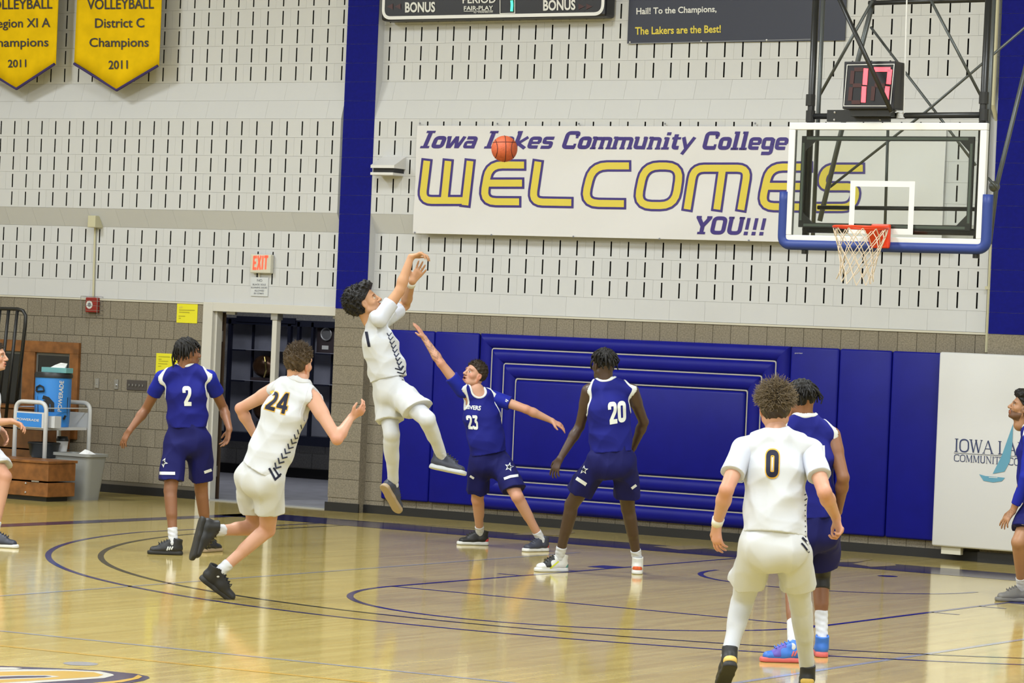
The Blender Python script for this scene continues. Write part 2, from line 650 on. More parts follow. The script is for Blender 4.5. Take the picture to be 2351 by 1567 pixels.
# ------------------------------------------------------------------ materials
mat('white_block', (0.595, 0.60, 0.61), 0.6, spec=0.3, rnd=0.015)
mat('white_mortar', (0.57, 0.575, 0.585), 0.7)
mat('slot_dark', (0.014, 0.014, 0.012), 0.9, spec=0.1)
mat('tan_block', (0.225, 0.195, 0.145), 0.85, noise=0.28, nscale=70, world=True, rnd=0.05, detail=5)
mat('tan_mortar', (0.115, 0.098, 0.070), 0.9)
mat('cream_trim', (0.60, 0.57, 0.47), 0.5)
mat('blue_paint', (0.006, 0.008, 0.185), 0.7, spec=0.12, noise=0.1, nscale=30, world=True)
mat('black_rubber', (0.012, 0.012, 0.013), 0.45)
mat('ceiling_paint', (0.55, 0.54, 0.50), 0.8)
mat('side_wall', (0.55, 0.53, 0.47), 0.7)
mat('lamp_white', (0.8, 0.8, 0.8), 0.4, emit=(1, 0.96, 0.9), estr=1.0)
mat('lamp_housing', (0.5, 0.5, 0.5), 0.4)
mat('corridor_block', (0.34, 0.33, 0.32), 0.85, noise=0.2, nscale=60, world=True)
mat('corridor_floor', (0.36, 0.36, 0.40), 0.35, noise=0.15, nscale=4, world=True)
mat('line_navy', (0.022, 0.020, 0.135), 0.12, spec=0.4)
mat('band_navy', (0.022, 0.018, 0.085), 0.12, spec=0.4)
mat('line_black', (0.03, 0.028, 0.024), 0.12, spec=0.4)
mat('line_thin', (0.20, 0.18, 0.19), 0.12, spec=0.4)
mat('line_grey', (0.33, 0.33, 0.36), 0.12, spec=0.4)
mat('line_gold', (0.62, 0.38, 0.055), 0.12, spec=0.4)
mat('line_white', (0.66, 0.64, 0.58), 0.12, spec=0.4)
mat('floor_wood_print', (0.47, 0.36, 0.19), 0.12, spec=0.4)

# maple strip floor
m = bpy.data.materials.new('maple_floor')
MATS['maple_floor'] = m
m.use_nodes = True
nt = m.node_tree
bs = nt.nodes['Principled BSDF']
bs.inputs['Roughness'].default_value = 0.10
bs.inputs['Specular IOR Level'].default_value = 0.30
geo = nt.nodes.new('ShaderNodeNewGeometry')
mp = nt.nodes.new('ShaderNodeMapping')
mp.inputs['Rotation'].default_value = (0, 0, math.radians(90))
nt.links.new(geo.outputs['Position'], mp.inputs['Vector'])
br = nt.nodes.new('ShaderNodeTexBrick')
br.offset = 0.37
br.inputs['Color1'].default_value = (0.475, 0.355, 0.105, 1)
br.inputs['Color2'].default_value = (0.545, 0.43, 0.145, 1)
br.inputs['Mortar'].default_value = (0.40, 0.305, 0.105, 1)
br.inputs['Scale'].default_value = 1.0
br.inputs['Mortar Size'].default_value = 0.0012
br.inputs['Brick Width'].default_value = 1.1
br.inputs['Row Height'].default_value = 0.057
nt.links.new(mp.outputs['Vector'], br.inputs['Vector'])
mp2 = nt.nodes.new('ShaderNodeMapping')
mp2.inputs['Scale'].default_value = (16.0, 0.9, 1.0)
nt.links.new(geo.outputs['Position'], mp2.inputs['Vector'])
ns = nt.nodes.new('ShaderNodeTexNoise')
ns.inputs['Scale'].default_value = 1.0
ns.inputs['Detail'].default_value = 4.0
nt.links.new(mp2.outputs['Vector'], ns.inputs['Vector'])
mr = nt.nodes.new('ShaderNodeMapRange')
mr.inputs['From Min'].default_value = 0.3
mr.inputs['From Max'].default_value = 0.7
mr.inputs['To Min'].default_value = 0.92
mr.inputs['To Max'].default_value = 1.07
nt.links.new(ns.outputs['Fac'], mr.inputs['Value'])
mx = nt.nodes.new('ShaderNodeMix')
mx.data_type = 'RGBA'
mx.blend_type = 'MULTIPLY'
mx.inputs[0].default_value = 1.0
nt.links.new(br.outputs['Color'], mx.inputs[6])
nt.links.new(mr.outputs['Result'], mx.inputs[7])
nt.links.new(mx.outputs[2], bs.inputs['Base Color'])
n2 = nt.nodes.new('ShaderNodeTexNoise')
n2.inputs['Scale'].default_value = 6.0
nt.links.new(geo.outputs['Position'], n2.inputs['Vector'])
bp = nt.nodes.new('ShaderNodeBump')
bp.inputs['Strength'].default_value = 0.03
bp.inputs['Distance'].default_value = 0.02
nt.links.new(n2.outputs['Fac'], bp.inputs['Height'])
nt.links.new(bp.outputs['Normal'], bs.inputs['Normal'])

# ------------------------------------------------------------------ shell of the gym
X0, X1, Y0, ZC = -6.0, 31.0, -36.0, 8.5
floor = B().box((X0, Y0, -0.12), (X1, 0.0, 0.0)).build('floor', 'maple_floor')
tag(floor, 'glossy golden maple strip gym floor with painted court lines', kind='structure')
tag(B().box((X0, Y0, ZC), (X1, 0.3, ZC + 0.15)).build('ceiling', 'ceiling_paint'), 'pale gym ceiling', kind='structure')
tag(B().box((X0 - 0.2, Y0, 0.0), (X0, 0.3, ZC)).build('wall_left', 'side_wall'), 'pale side wall of the gym', kind='structure')
tag(B().box((X1, Y0, 0.0), (X1 + 0.2, 0.3, ZC)).build('wall_right', 'side_wall'), 'pale side wall of the gym', kind='structure')
tag(B().box((X0 - 0.2, Y0 - 0.2, 0.0), (X1 + 0.2, Y0, ZC)).build('wall_front', 'side_wall'), 'pale wall behind the spectators', kind='structure')
housing = B().box((-0.75, -1.3, 0.0), (0.75, 1.3, 0.12)).mesh('lamp_housing')
housing.materials.append(MATS['lamp_housing'])
glow = B().box((-0.68, -1.22, -0.012), (0.68, 1.22, -0.001)).mesh('lamp_diffuser')
glow.materials.append(MATS['lamp_white'])
for i, (x, y) in enumerate(LIGHT_SPOTS):
    o = put('ceiling_lamp', housing, loc=(x, y, LIGHT_Z))
    tag(o, 'long white high-bay ceiling lamp above the court', 'lamp', 'ceiling lamps above the court')
    put('diffuser', glow, o, loc=(x, y, LIGHT_Z - 0.02))
    bpy.data.objects  # keep order

# ------------------------------------------------------------------ end wall of concrete block
CC = 0.2032
ZB = 2.187
DP = 0.12
Z4, Z5, Z10, Z12 = ZB + 4 * CC, ZB + 5 * CC, ZB + 10 * CC, ZB + 12 * CC
MJ = 0.0008


def slot_block(nslots):
    """face of a block with nslots open slots; local x 0..n*CC, z 0..CC, front at y = 0"""
    w = nslots * CC
    hw, zb, zt, dep = 0.0085, 0.022, 0.176, 0.05
    xs = [MJ]
    for k in range(nslots):
        c = (k + 0.5) * CC
        xs += [c - hw, c + hw]
    xs.append(w - MJ)
    zs = [MJ, zb, zt, CC - MJ]
    V, Fc, mi = [], [], []
    def q(a, b, c_, d, m_):
        n = len(V)
        V.extend([a, b, c_, d])
        Fc.append((n, n + 1, n + 2, n + 3))
        mi.append(m_)
    for i in range(len(xs) - 1):
        for j in range(3):
            if i % 2 == 1 and j == 1:
                a, b = xs[i], xs[i + 1]
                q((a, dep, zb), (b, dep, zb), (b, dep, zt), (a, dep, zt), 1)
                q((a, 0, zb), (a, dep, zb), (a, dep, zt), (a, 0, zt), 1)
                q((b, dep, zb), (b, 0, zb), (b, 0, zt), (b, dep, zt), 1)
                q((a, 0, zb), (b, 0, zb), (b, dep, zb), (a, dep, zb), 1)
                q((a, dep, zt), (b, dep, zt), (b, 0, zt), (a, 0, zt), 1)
                continue
            if i % 2 == 0 and j != 1 and False:
                continue
            q((xs[i], 0, zs[j]), (xs[i + 1], 0, zs[j]), (xs[i + 1], 0, zs[j + 1]), (xs[i], 0, zs[j + 1]), 0)
    a, b, z0, z1, e = MJ, w - MJ, MJ, CC - MJ, 0.06
    q((a, 0, z1), (b, 0, z1), (b, e, z1), (a, e, z1), 0)
    q((a, e, z0), (b, e, z0), (b, 0, z0), (a, 0, z0), 0)
    q((a, e, z0), (a, 0, z0), (a, 0, z1), (a, e, z1), 0)
    q((b, 0, z0), (b, e, z0), (b, e, z1), (b, 0, z1), 0)
    me = bpy.data.meshes.new('slotted_block')
    me.from_pydata(V, [], Fc)
    me.materials.append(MATS['white_block'])
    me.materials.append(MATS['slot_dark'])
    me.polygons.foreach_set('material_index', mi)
    me.update()
    return me


def plain_block(w, h, m, dy0=0.0, dy1=0.0, e=0.06, mj=MJ):
    """plain face, y offset dy0 at the bottom and dy1 at the top"""
    a, b, z0, z1 = mj, w - mj, mj, h - mj
    V = [(a, dy0, z0), (b, dy0, z0), (b, dy1, z1), (a, dy1, z1),
         (a, dy0 + e, z0), (b, dy0 + e, z0), (b, dy1 + e, z1), (a, dy1 + e, z1)]
    Fc = [(0, 1, 2, 3), (3, 2, 6, 7), (4, 5, 1, 0), (4, 0, 3, 7), (1, 5, 6, 2)]
    me = bpy.data.meshes.new('block')
    me.from_pydata(V, [], Fc)
    me.materials.append(MATS[m])
    me.update()
    return me


SB1, SB2 = slot_block(1), slot_block(2)
PB1, PB2 = plain_block(CC, CC, 'white_block'), plain_block(2 * CC, CC, 'white_block')
LEDGE2 = plain_block(2 * CC, CC, 'white_block', 0.0, -DP)
UP2A = plain_block(2 * CC, CC, 'white_block', -DP, -DP / 2)
UP2B = plain_block(2 * CC, CC, 'white_block', -DP / 2, 0.0)
HALF = {id(LEDGE2): plain_block(CC, CC, 'white_block', 0.0, -DP), id(UP2A): plain_block(CC, CC, 'white_block', -DP, -DP / 2),
        id(UP2B): plain_block(CC, CC, 'white_block', -DP / 2, 0.0), id(SB2): SB1, id(PB2): PB1}


def profile_wall(name, xa, xb, label, low=True):
    g = 0.058
    pts = [(g, ZB), (g, Z4), (-DP + g, Z5), (-DP + g, Z10), (g, Z12), (g, 5.85), (0.3, 5.85), (0.3, ZB)]
    b = B().prism(pts, 'x', xa, xb)
    b.box((xa, 0.0, 5.85), (xb, 0.3, ZC))
    o = b.build(name, 'white_mortar')
    return tag(o, label, kind='structure')


def courses(parent, xa, xb):
    """lay the white courses of one bay between the slot-grid limits xa and xb (multiples of CC/2)"""
    rows = [(ZB, 0, PB2)] + [(ZB + (1 + k) * CC, 0, SB2) for k in range(3)] + [(Z4, 0, LEDGE2)] + \
           [(Z5 + k * CC, -DP, SB2) for k in range(5)] + [(Z10, 0, UP2A), (Z10 + CC, 0, UP2B)] + \
           [(Z12 + k * CC, 0, SB2) for k in range(6)]
    for ri, (z, y, me) in enumerate(rows):
        x = xa
        if ri % 2:
            put('concrete_block', HALF[id(me)], parent, loc=(x, y, z))
            x += CC
        while x + 2 * CC <= xb + 1e-6:
            put('concrete_block', me, parent, loc=(x, y, z))
            x += 2 * CC
        if x + CC <= xb + 1e-6:
            put('concrete_block', HALF[id(me)], parent, loc=(x, y, z))


wl = profile_wall('wall_back_left', X0, 4.83, 'cream painted slotted block wall over tan block with the gym doorway')
courses(wl, -1.5 * CC, 23.5 * CC)
wr = profile_wall('wall_back_right', 5.20, 12.40, 'cream painted slotted block wall behind the basket')
courses(wr, 25.5 * CC, 60.5 * CC)
tag(B().box((12.85, 0.0, 0.0), (X1, 0.3, ZC)).build('wall_back_far', 'side_wall'), 'end wall beyond the right pillar', kind='structure')
B().box((5.2, -0.012, ZB - 0.022), (12.4, 0.004, ZB - 0.002)).build('ledge_strip', 'cream_trim', wr)
B().box((X0, -0.012, ZB - 0.022), (4.83, 0.004, ZB - 0.002)).build('ledge_strip', 'cream_trim', wl)

# tan split blocks
TB = plain_block(CC, CC, 'tan_block', e=0.008, mj=0.003)
TBH = plain_block(CC / 2, CC, 'tan_block', e=0.008, mj=0.003)
TBL = plain_block(CC, 0.15, 'tan_block', e=0.008, mj=0.003)
DOOR_L, DOOR_R, DOOR_H = 3.10, 4.83, 2.125
low = B()
low.box((X0, 0.006, 0.0), (DOOR_L - 0.14, 0.3, ZB))
low.box((DOOR_L - 0.14, 0.006, DOOR_H + 0.05), (DOOR_R, 0.3, ZB))
lowl = tag(low.build('wall_back_lower', 'tan_mortar'), 'tan split-face block lower wall left of the doorway', kind='structure')
for r in range(11):
    z = ZB - (r + 1) * CC - 0.022
    me, z = (TB, z) if r < 10 else (TBL, 0.0)
    off = 0.0 if r % 2 == 0 else -0.5 * CC
    x = -4 * CC + off
    if r == 10:
        continue
    while x + CC <= DOOR_L - 0.13:
        put('split_block', me, lowl, loc=(x, 0, z))
        x += CC
    if x + CC / 2 <= DOOR_L - 0.12:
        put('split_block', TBH, lowl, loc=(x, 0, z))
lowr = B().box((5.2, 0.006, 0.0), (12.4, 0.3, ZB)).build('wall_back_base', 'tan_mortar')
tag(lowr, 'tan split-face block strip above and below the wall pads', kind='structure')
for k in range(26, 61):
    put('split_block', TB, lowr, loc=((k) * CC - (0 if k > 25 else 0), 0, ZB - CC - 0.022))
put('split_block', plain_block(26 * CC - 5.205, CC, 'tan_block', e=0.008, mj=0.003), lowr, loc=(5.205, 0, ZB - CC - 0.022))
COLW = plain_block(0.255, CC, 'tan_block', e=0.008, mj=0.003)
COLB = plain_block(0.255, 0.105, 'tan_block', e=0.008, mj=0.003)
for r in range(1, 10):
    put('split_block', COLW, lowr, loc=(5.205, 0, ZB - (r + 1) * CC - 0.022))
put('split_block', COLB, lowr, loc=(5.205, 0, 0.028))
for k in range(27, 60):
    put('split_block', TBL, lowr, loc=(k * CC - 0.02, 0, 0.04))


def pillar(name, xa, xb, label):
    b = B().box((xa + 0.004, -0.118, ZB - 0.01), (xb - 0.004, 0.1, ZC))
    o = tag(b.build(name, 'white_block'), label, kind='structure')
    w = xb - xa
    B().box((xa + 0.004, -0.118, 0.0), (xb - 0.004, 0.1, ZB - 0.01)).build('pillar_base', 'tan_block', o)
    tb = plain_block(w, CC, 'tan_block', e=0.01, mj=0.003)
    bb = plain_block(w, CC, 'blue_paint', e=0.006, mj=0.0012)
    for r in range(11):
        z = ZB - (r + 1) * CC - 0.01
        if z > 0:
            put('split_block', tb, o, loc=(xa, -0.126, z))
    for r in range(18):
        put('painted_block', bb, o, loc=(xa, -0.126, ZB - 0.01 + r * CC))
    return o


pillar('wall_pillar_left', 4.808, 5.212, 'blue painted block pillar beside the doorway')
pillar('wall_pillar_right', 12.375, 12.90, 'blue painted block pillar behind the basket')

# rubber base strips
B().box((X0, -0.014, 0.0), (2.96, 0.004, 0.092)).build('baseboard_left', 'black_rubber')['kind'] = 'structure'
B().box((4.79, -0.145, 0.0), (5.23, -0.128, 0.095)).build('baseboard_pillar', 'black_rubber')['kind'] = 'structure'
bbr = B().box((5.215, -0.03, 0.0), (12.37, 0.004, 0.088)).build('baseboard_right', 'black_rubber')
bbr['kind'] = 'structure'
B().box((12.37, -0.14, 0.0), (14.5, -0.02, 0.1)).build('baseboard_far', 'black_rubber')['kind'] = 'structure'
for nm in ('baseboard_left', 'baseboard_pillar', 'baseboard_right', 'baseboard_far'):
    bpy.data.objects[nm]['label'] = 'black rubber base strip along the foot of the wall'

# ------------------------------------------------------------------ court markings (children of the floor)
XB_, YB_ = 12.66, -3.28       # centre and plane of the backboard
HX, HY = XB_, YB_ - 0.38
BASE_Y = YB_ + 1.22
FT_Y = YB_ - 4.572


def flat(name, pts2d_quads, m, z=0.0012):
    V, Fc = [], []
    for vs, fs in pts2d_quads:
        n = len(V)
        V += [(a, b, z) for a, b in vs]
        Fc += [tuple(i + n for i in f) for f in fs]
    me = bpy.data.meshes.new(name)
    me.from_pydata(V, [], Fc)
    me.update()
    bm = bmesh.new()
    bm.from_mesh(me)
    for f in bm.faces:
        f.normal_update()
        if f.normal.z < 0:
            f.normal_flip()
    bm.to_mesh(me)
    bm.free()
    return put(name, me, floor, m)


def line(name, pl, w, m, z=0.0012):
    return flat(name, [stroke2d(pl, w)], m, z)


def arc(cx, cy, r, a0, a1, n=72):
    return [(cx + r * math.cos(math.radians(a0 + (a1 - a0) * k / n)), cy + r * math.sin(math.radians(a0 + (a1 - a0) * k / n))) for k in range(n + 1)]


LW = 0.05
SX0, SX1 = XB_ - 7.62, XB_ + 7.62
line('lane_line', [(XB_ - 1.83, BASE_Y), (XB_ - 1.83, FT_Y)], LW, 'line_navy')
line('lane_line', [(XB_ + 1.83, BASE_Y), (XB_ + 1.83, FT_Y)], LW, 'line_navy')
line('free_throw_line', [(XB_ - 1.83, FT_Y), (XB_ + 1.83, FT_Y)], LW, 'line_navy')
line('free_throw_arc', arc(XB_, FT_Y, 1.83, 180, 360), LW, 'line_navy')
line('restricted_arc', arc(HX, HY, 1.22, 180, 360), LW, 'line_navy')
for R3, mm, dx in ((6.72, 'line_navy', 0.0), (6.29, 'line_black', 0.0)):
    a = math.degrees(math.asin(min(1, 0.0)))
    half = min(6.60 if R3 > 6.5 else 6.29, R3)
    th = math.degrees(math.acos(half / R3))
    pl = [(HX - half, BASE_Y)] + arc(HX, HY, R3, 180 + th, 360 - th, 110) + [(HX + half, BASE_Y)]
    line('three_point_arc', pl, LW, mm)
for s in (-1, 1):
    for k, (d, L) in enumerate(((0.92 + 1.83, 0.05), (0.92 + 2.8, 0.05))):
        y = BASE_Y - 2.13 - 0.3 - 0.9 * (k + 0.6)
        flat('lane_tick', [stroke2d([(XB_ + s * 1.83, y), (XB_ + s * 2.06, y)], 0.05)], 'line_navy')
    flat('lane_block', [stroke2d([(XB_ + s * 1.85, BASE_Y - 2.28), (XB_ + s * 2.06, BASE_Y - 2.28)], 0.3)], 'line_navy')
# out-of-bounds bands
flat('sideline_band', [stroke2d([(SX0 - 0.13, -30), (SX0 - 0.13, BASE_Y + 0.8)], 0.27)], 'band_navy')
flat('baseline_band', [stroke2d([(SX0 - 0.265, BASE_Y + 0.40), (SX1, BASE_Y + 0.40)], 0.82)], 'band_navy')
# lettering left in wood colour in the baseline band
for poly in ([(1178, 1227), (1268, 1215), (1300, 1216), (1322, 1222), (1290, 1229)], [(1500, 1254), (1600, 1252), (1640, 1258), (1560, 1262)],
             [(1905, 1290), (1960, 1281), (2005, 1284), (1968, 1290)], [(1958, 1294), (1990, 1288), (2050, 1292), (2058, 1298), (2000, 1301)]):
    P = [F(*p)[:2] for p in poly]
    flat('band_lettering', [(P, [tuple(range(len(P)))])], 'floor_wood_print', 0.0022)
# badminton and volleyball lines
line('badminton_line', [(9.66, -3.0), (9.78, -12.2)], 0.04, 'line_grey')
line('badminton_line', [(15.86, -6.9), (15.84, -13.0)], 0.05, 'line_grey')
line('volleyball_line', [(8.6, -13.22), (17.0, -12.72)], 0.045, 'line_grey')
line('volleyball_line', [(8.6, -14.02), (17.0, -13.30)], 0.05, 'line_gold')
line('court_line', [tuple(F(780, 1193)[:2]), tuple(F(1100, 1213)[:2])], 0.03, 'line_navy')
flat('floor_plate', [(arc(*F(2038, 1322)[:2], 0.09, 0, 360, 20)[:-1], [tuple(range(20))])], 'line_navy')
flat('floor_plate', [(arc(*F(185, 1523)[:2], 0.10, 0, 360, 20)[:-1], [tuple(range(20))])], 'line_grey')
# centre emblem (only its edge shows)


def fpoly(name, px, m, z):
    P = [tuple(F(*p)[:2]) for p in px]
    return flat(name, [(P, [tuple(range(len(P)))])], m, z)


fpoly('centre_emblem', [(-60, 1528), (0, 1528), (120, 1533), (240, 1539), (310, 1546), (340, 1552), (344, 1556), (330, 1562), (290, 1569), (200, 1578), (-60, 1590)], 'band_navy', 0.0012)
fpoly('centre_emblem', [(-60, 1536), (60, 1536), (150, 1537), (230, 1541), (258, 1547), (262, 1550), (240, 1556), (170, 1561), (80, 1567), (-60, 1575)], 'line_white', 0.0017)
fpoly('centre_emblem', [(-60, 1543), (60, 1541), (150, 1540), (215, 1543), (238, 1549), (225, 1553), (150, 1558), (70, 1563), (-60, 1571)], 'line_gold', 0.0022)
fpoly('centre_emblem', [(-60, 1554), (40, 1550), (110, 1550), (138, 1553), (110, 1556), (40, 1559), (-60, 1563)], 'line_white', 0.0026)
fpoly('centre_emblem', [(-60, 1556), (40, 1552), (105, 1551.5), (120, 1553), (100, 1555), (40, 1557), (-60, 1561)], 'band_navy', 0.003)
fpoly('centre_emblem', [(317, 1549), (327, 1553), (318, 1558), (280, 1566), (200, 1573), (200, 1569), (270, 1562), (305, 1556)], 'line_gold', 0.0022)
fpoly('centre_emblem', [(-60, 1531), (30, 1532), (52, 1534), (30, 1537), (-60, 1539)], 'line_white', 0.0026)

# ------------------------------------------------------------------ corridor behind the doorway
YC = float(np.mean([F(492, 1081)[1], F(752, 1101)[1]]))
corr = B().box((-6.0, 0.0, -0.12), (7.5, YC + 0.3, -0.002)).build('floor_corridor', 'corridor_floor')
tag(corr, 'grey corridor floor seen through the doorway', kind='structure')
cw = B().box((-6.0, YC, 0.0), (7.5, YC + 0.2, 3.0)).build('wall_corridor', 'corridor_block')
tag(cw, 'dim grey block wall of the corridor', kind='structure')
tag(B().box((-6.0, 0.3, 2.95), (7.5, YC, 3.05)).build('ceiling_corridor', 'ceiling_paint'), 'corridor ceiling', kind='structure')
tag(B().box((-6.2, 0.3, 0.0), (-6.0, YC + 0.2, 3.0)).build('wall_corridor_end', 'corridor_block'), 'end wall of the corridor', kind='structure')
tag(B().box((7.5, 0.3, 0.0), (7.7, YC + 0.2, 3.0)).build('wall_corridor_side', 'corridor_block'), 'end wall of the corridor', kind='structure')
tag(B().box((-6.0, YC - 0.02, 0.0), (7.5, YC, 0.12)).build('baseboard_corridor', 'black_rubber'), 'black rubber base strip in the corridor', kind='structure')
CB = plain_block(2 * CC, CC, 'corridor_block', e=0.01, mj=0.004)
for r in range(1, 14):
    for k in range(-8, 8):
        x = k * 2 * CC + (CC if r % 2 else 0)
        if r < 4 or r > 10 or x < -1.6:
            if -2.6 < x < 2.2:
                put('corridor_block', CB, cw, loc=(x, YC - 0.010, r * CC - 0.08))

# ------------------------------------------------------------------ things on the end wall
mat('vinyl_white', (0.70, 0.69, 0.70), 0.45)
mat('print_purple', (0.040, 0.022, 0.20), 0.45)
mat('print_yellow', (0.70, 0.575, 0.09), 0.55, spec=0.2)
mat('print_blue', (0.10, 0.12, 0.42), 0.45)
mat('banner_gold', (0.76, 0.49, 0.004), 0.8, spec=0.1, noise=0.08, nscale=6)
mat('banner_ink', (0.035, 0.03, 0.04), 0.6)
mat('binding_purple', (0.035, 0.02, 0.12), 0.7)
mat('navy_vinyl', (0.022, 0.026, 0.05), 0.4)
mat('board_black', (0.008, 0.008, 0.013), 0.35)
mat('white_paint', (0.78, 0.78, 0.78), 0.35)
mat('print_white', (0.72, 0.72, 0.70), 0.5)
mat('led_dark', (0.05, 0.012, 0.012), 0.4)
mat('led_green', (0.1, 0.6, 0.4), 0.4, emit=(0.03, 0.95, 0.45), estr=1.3)
mat('led_red', (0.8, 0.1, 0.1), 0.4, emit=(1.0, 0.055, 0.09), estr=2.2)
mat('exit_red', (0.9, 0.1, 0.05), 0.4, emit=(1.0, 0.10, 0.055), estr=0.9)
mat('beige_plastic', (0.62, 0.60, 0.50), 0.45)
mat('paper_yellow', (0.78, 0.72, 0.02), 0.7)
mat('sign_white', (0.62, 0.64, 0.66), 0.5)
mat('ink_grey', (0.22, 0.23, 0.26), 0.6)
mat('ink_faint', (0.42, 0.38, 0.02), 0.6)
mat('alarm_red', (0.30, 0.02, 0.015), 0.4)
mat('steel', (0.45, 0.45, 0.46), 0.35, metal=0.9)
mat('switch_brown', (0.07, 0.06, 0.055), 0.5)
mat('pad_blue', (0.004, 0.006, 0.215), 0.42, spec=0.22, noise=0.06, nscale=5, world=True)
mat('piping', (0.50, 0.48, 0.42), 0.5)
mat('pad_white', (0.66, 0.66, 0.66), 0.4)
mat('logo_teal', (0.11, 0.32, 0.45), 0.5)
mat('conduit_cream', (0.56, 0.53, 0.36), 0.5)
mat('speaker_white', (0.72, 0.71, 0.70), 0.4)

# --- welcome banner
zt, zb_ = 4.145, 3.005
ban = empty('welcome_banner', (5.778, -DP - 0.03, 3.0), 'wide white vinyl welcome banner with purple and yellow lettering behind the basket', 'banner')
nx, nz = 60, 14
V, Fc = [], []
for j in range(nz + 1):
    for i in range(nx + 1):
        u, v = i / nx, j / nz
        x = 5.778 + (11.862 - 5.778) * u
        zz = zb_ + (zt - zb_) * v
        dy = 0.006 * math.sin(9 * u + 6 * v) * (1 - abs(2 * v - 1)) + 0.004 * math.sin(23 * u - 9 * v)
        V.append((x, -DP - 0.022 + dy, zz))
for j in range(nz):
    for i in range(nx):
        a = j * (nx + 1) + i
        Fc.append((a, a + 1, a + nx + 2, a + nx + 1))
me = bpy.data.meshes.new('banner_sheet')
me.from_pydata(V, [], Fc)
sheet = put('sheet', me, ban, 'vinyl_white', smooth=True)
SB = Surf(objs=[sheet])
zp = lambda x, y: (940 + x / 4.702, 270 + y / 4.702)
zr = lambda x, y: (1380 + x / 4.702, 270 + y / 4.702)
L = [zp(*p) for p in ()]
wl_ = lambda pts, r=14: rounded([zp(*p) for p in pts], r)
wr_ = lambda pts, r=14: rounded([zr(*p) for p in pts], r)
letters = {
    'W': [wl_([(191, 441), (137, 893), (625, 893)], 22), [zp(420, 443), zp(374, 893)], [zp(657, 443), zp(597, 968)]],
    'E': [wl_([(1262, 511), (860, 509), (792, 905), (1208, 908)], 30), [zp(815, 706), zp(1240, 706)]],
    'L': [wl_([(1392, 450), (1325, 908), (1772, 916)], 24)],
    'C': [wl_([(2395, 520), (1975, 520), (1880, 922), (2340, 928)], 34)],
    'O': [rounded([zr(470, 520), zr(860, 522), zr(795, 950), zr(385, 945)], 34, True)],
    'M': [wr_([(925, 1012), (1000, 545), (1585, 545), (1505, 1018)], 24), [zr(1312, 545), zr(1246, 1014)]],
    'E2': [wr_([(2290, 532), (1820, 532), (1725, 958), (2190, 963)], 30), [zr(1760, 740), zr(2230, 742)]],
    'S': [wr_([(2850, 545), (2420, 545), (2368, 745), (2770, 745), (2715, 968), (2300, 968)], 24)],
}
for k, pls in letters.items():
    wpx = 26.5 if k != 'W' else 26.0
    print_strokes('letter_outline', [(wpx, p) for p in pls], SB, 'print_purple', ban, 0.004)
    print_strokes('letter_fill', [(wpx - 10.5, p) for p in pls], SB, 'print_yellow', ban, 0.007, ext=-5.2)
print_font('lettering', SLAB, 'Iowa Lakes Community College', [(969, 300), (1806, 302), (1806, 344.5), (961, 340)], SB, 'print_purple', ban, shear=0.2, lift=0.004)
print_font('lettering', SLAB, 'YOU!!!', [(1591, 495), (1756, 499), (1756, 540), (1591, 537)], SB, 'print_purple', ban, shear=0.2, lift=0.004)
print_poly('sail', [(1938, 318), (1936, 440), (1880, 500), (1905, 420)], SB, 'print_blue', ban, 0.003)
print_poly('hull', [(1772, 516), (1850, 514), (1900, 522), (1880, 545), (1830, 548), (1790, 538)], SB, 'print_blue', ban, 0.003)
for i, (px, py) in enumerate([(964, 283), (1142, 284), (1329, 284), (1527, 284), (1734, 283), (952, 534), (1128, 539), (1316, 543), (1514, 548), (1719, 552)]):
    p = W(px, py, -DP - 0.032)
    B().sphere(p, 0.011, 10, 6, (1, 0.4, 1)).build('grommet', 'ink_grey', ban)

# --- gold pennants


def pennant(lab, TLx, TRx, L_, Mid, R__, texts, ink):
    y = -0.30
    pl, pm, pr = W(*L_, y), W(*Mid, y), W(*R__, y)
    x0, x1 = pl[0], pr[0]
    root = empty('pennant', (x0, y, pm[2]), lab, 'banner', 'gold volleyball pennants')
    n, mz = 24, 10
    V, Fc = [], []
    for j in range(mz + 1):
        for i in range(n + 1):
            u = i / n
            x = x0 + (x1 - x0) * u
            um = (pm[0] - x0) / (x1 - x0)
            zbot = (pl[2] + (pm[2] - pl[2]) * (u / um)) if u < um else (pm[2] + (pr[2] - pm[2]) * ((u - um) / (1 - um)))
            z = zbot + (6.5 - zbot) * (j / mz) ** 1.0
            V.append((x, y + 0.012 * math.sin(7 * u + 1.0) + 0.01 * math.sin(3 * u + z), z))
    for j in range(mz):
        for i in range(n):
            a = j * (n + 1) + i
            Fc.append((a, a + 1, a + n + 2, a + n + 1))
    me = bpy.data.meshes.new('cloth')
    me.from_pydata(V, [], Fc)
    cl = put('cloth', me, root, 'banner_gold', smooth=True)
    sd = cl.modifiers.new('thick', 'SOLIDIFY')
    sd.thickness = 0.006
    sf = Surf(objs=[cl])
    B().tube([W(*L_, y - 0.004), W(*Mid, y - 0.004)], 0.016, 8).build('binding', 'binding_purple', root)
    B().tube([W(*Mid, y - 0.004), W(*R__, y - 0.004)], 0.016, 8).build('binding', 'binding_purple', root)
    B().tube([(x0 - 0.05, y, 6.5), (x1 + 0.05, y, 6.5)], 0.018, 8).build('hanging_rod', 'steel', root)
    for t, q, b in texts:
        print_bfont('lettering', t, q, sf, 'banner_ink', root, b, 0.012)


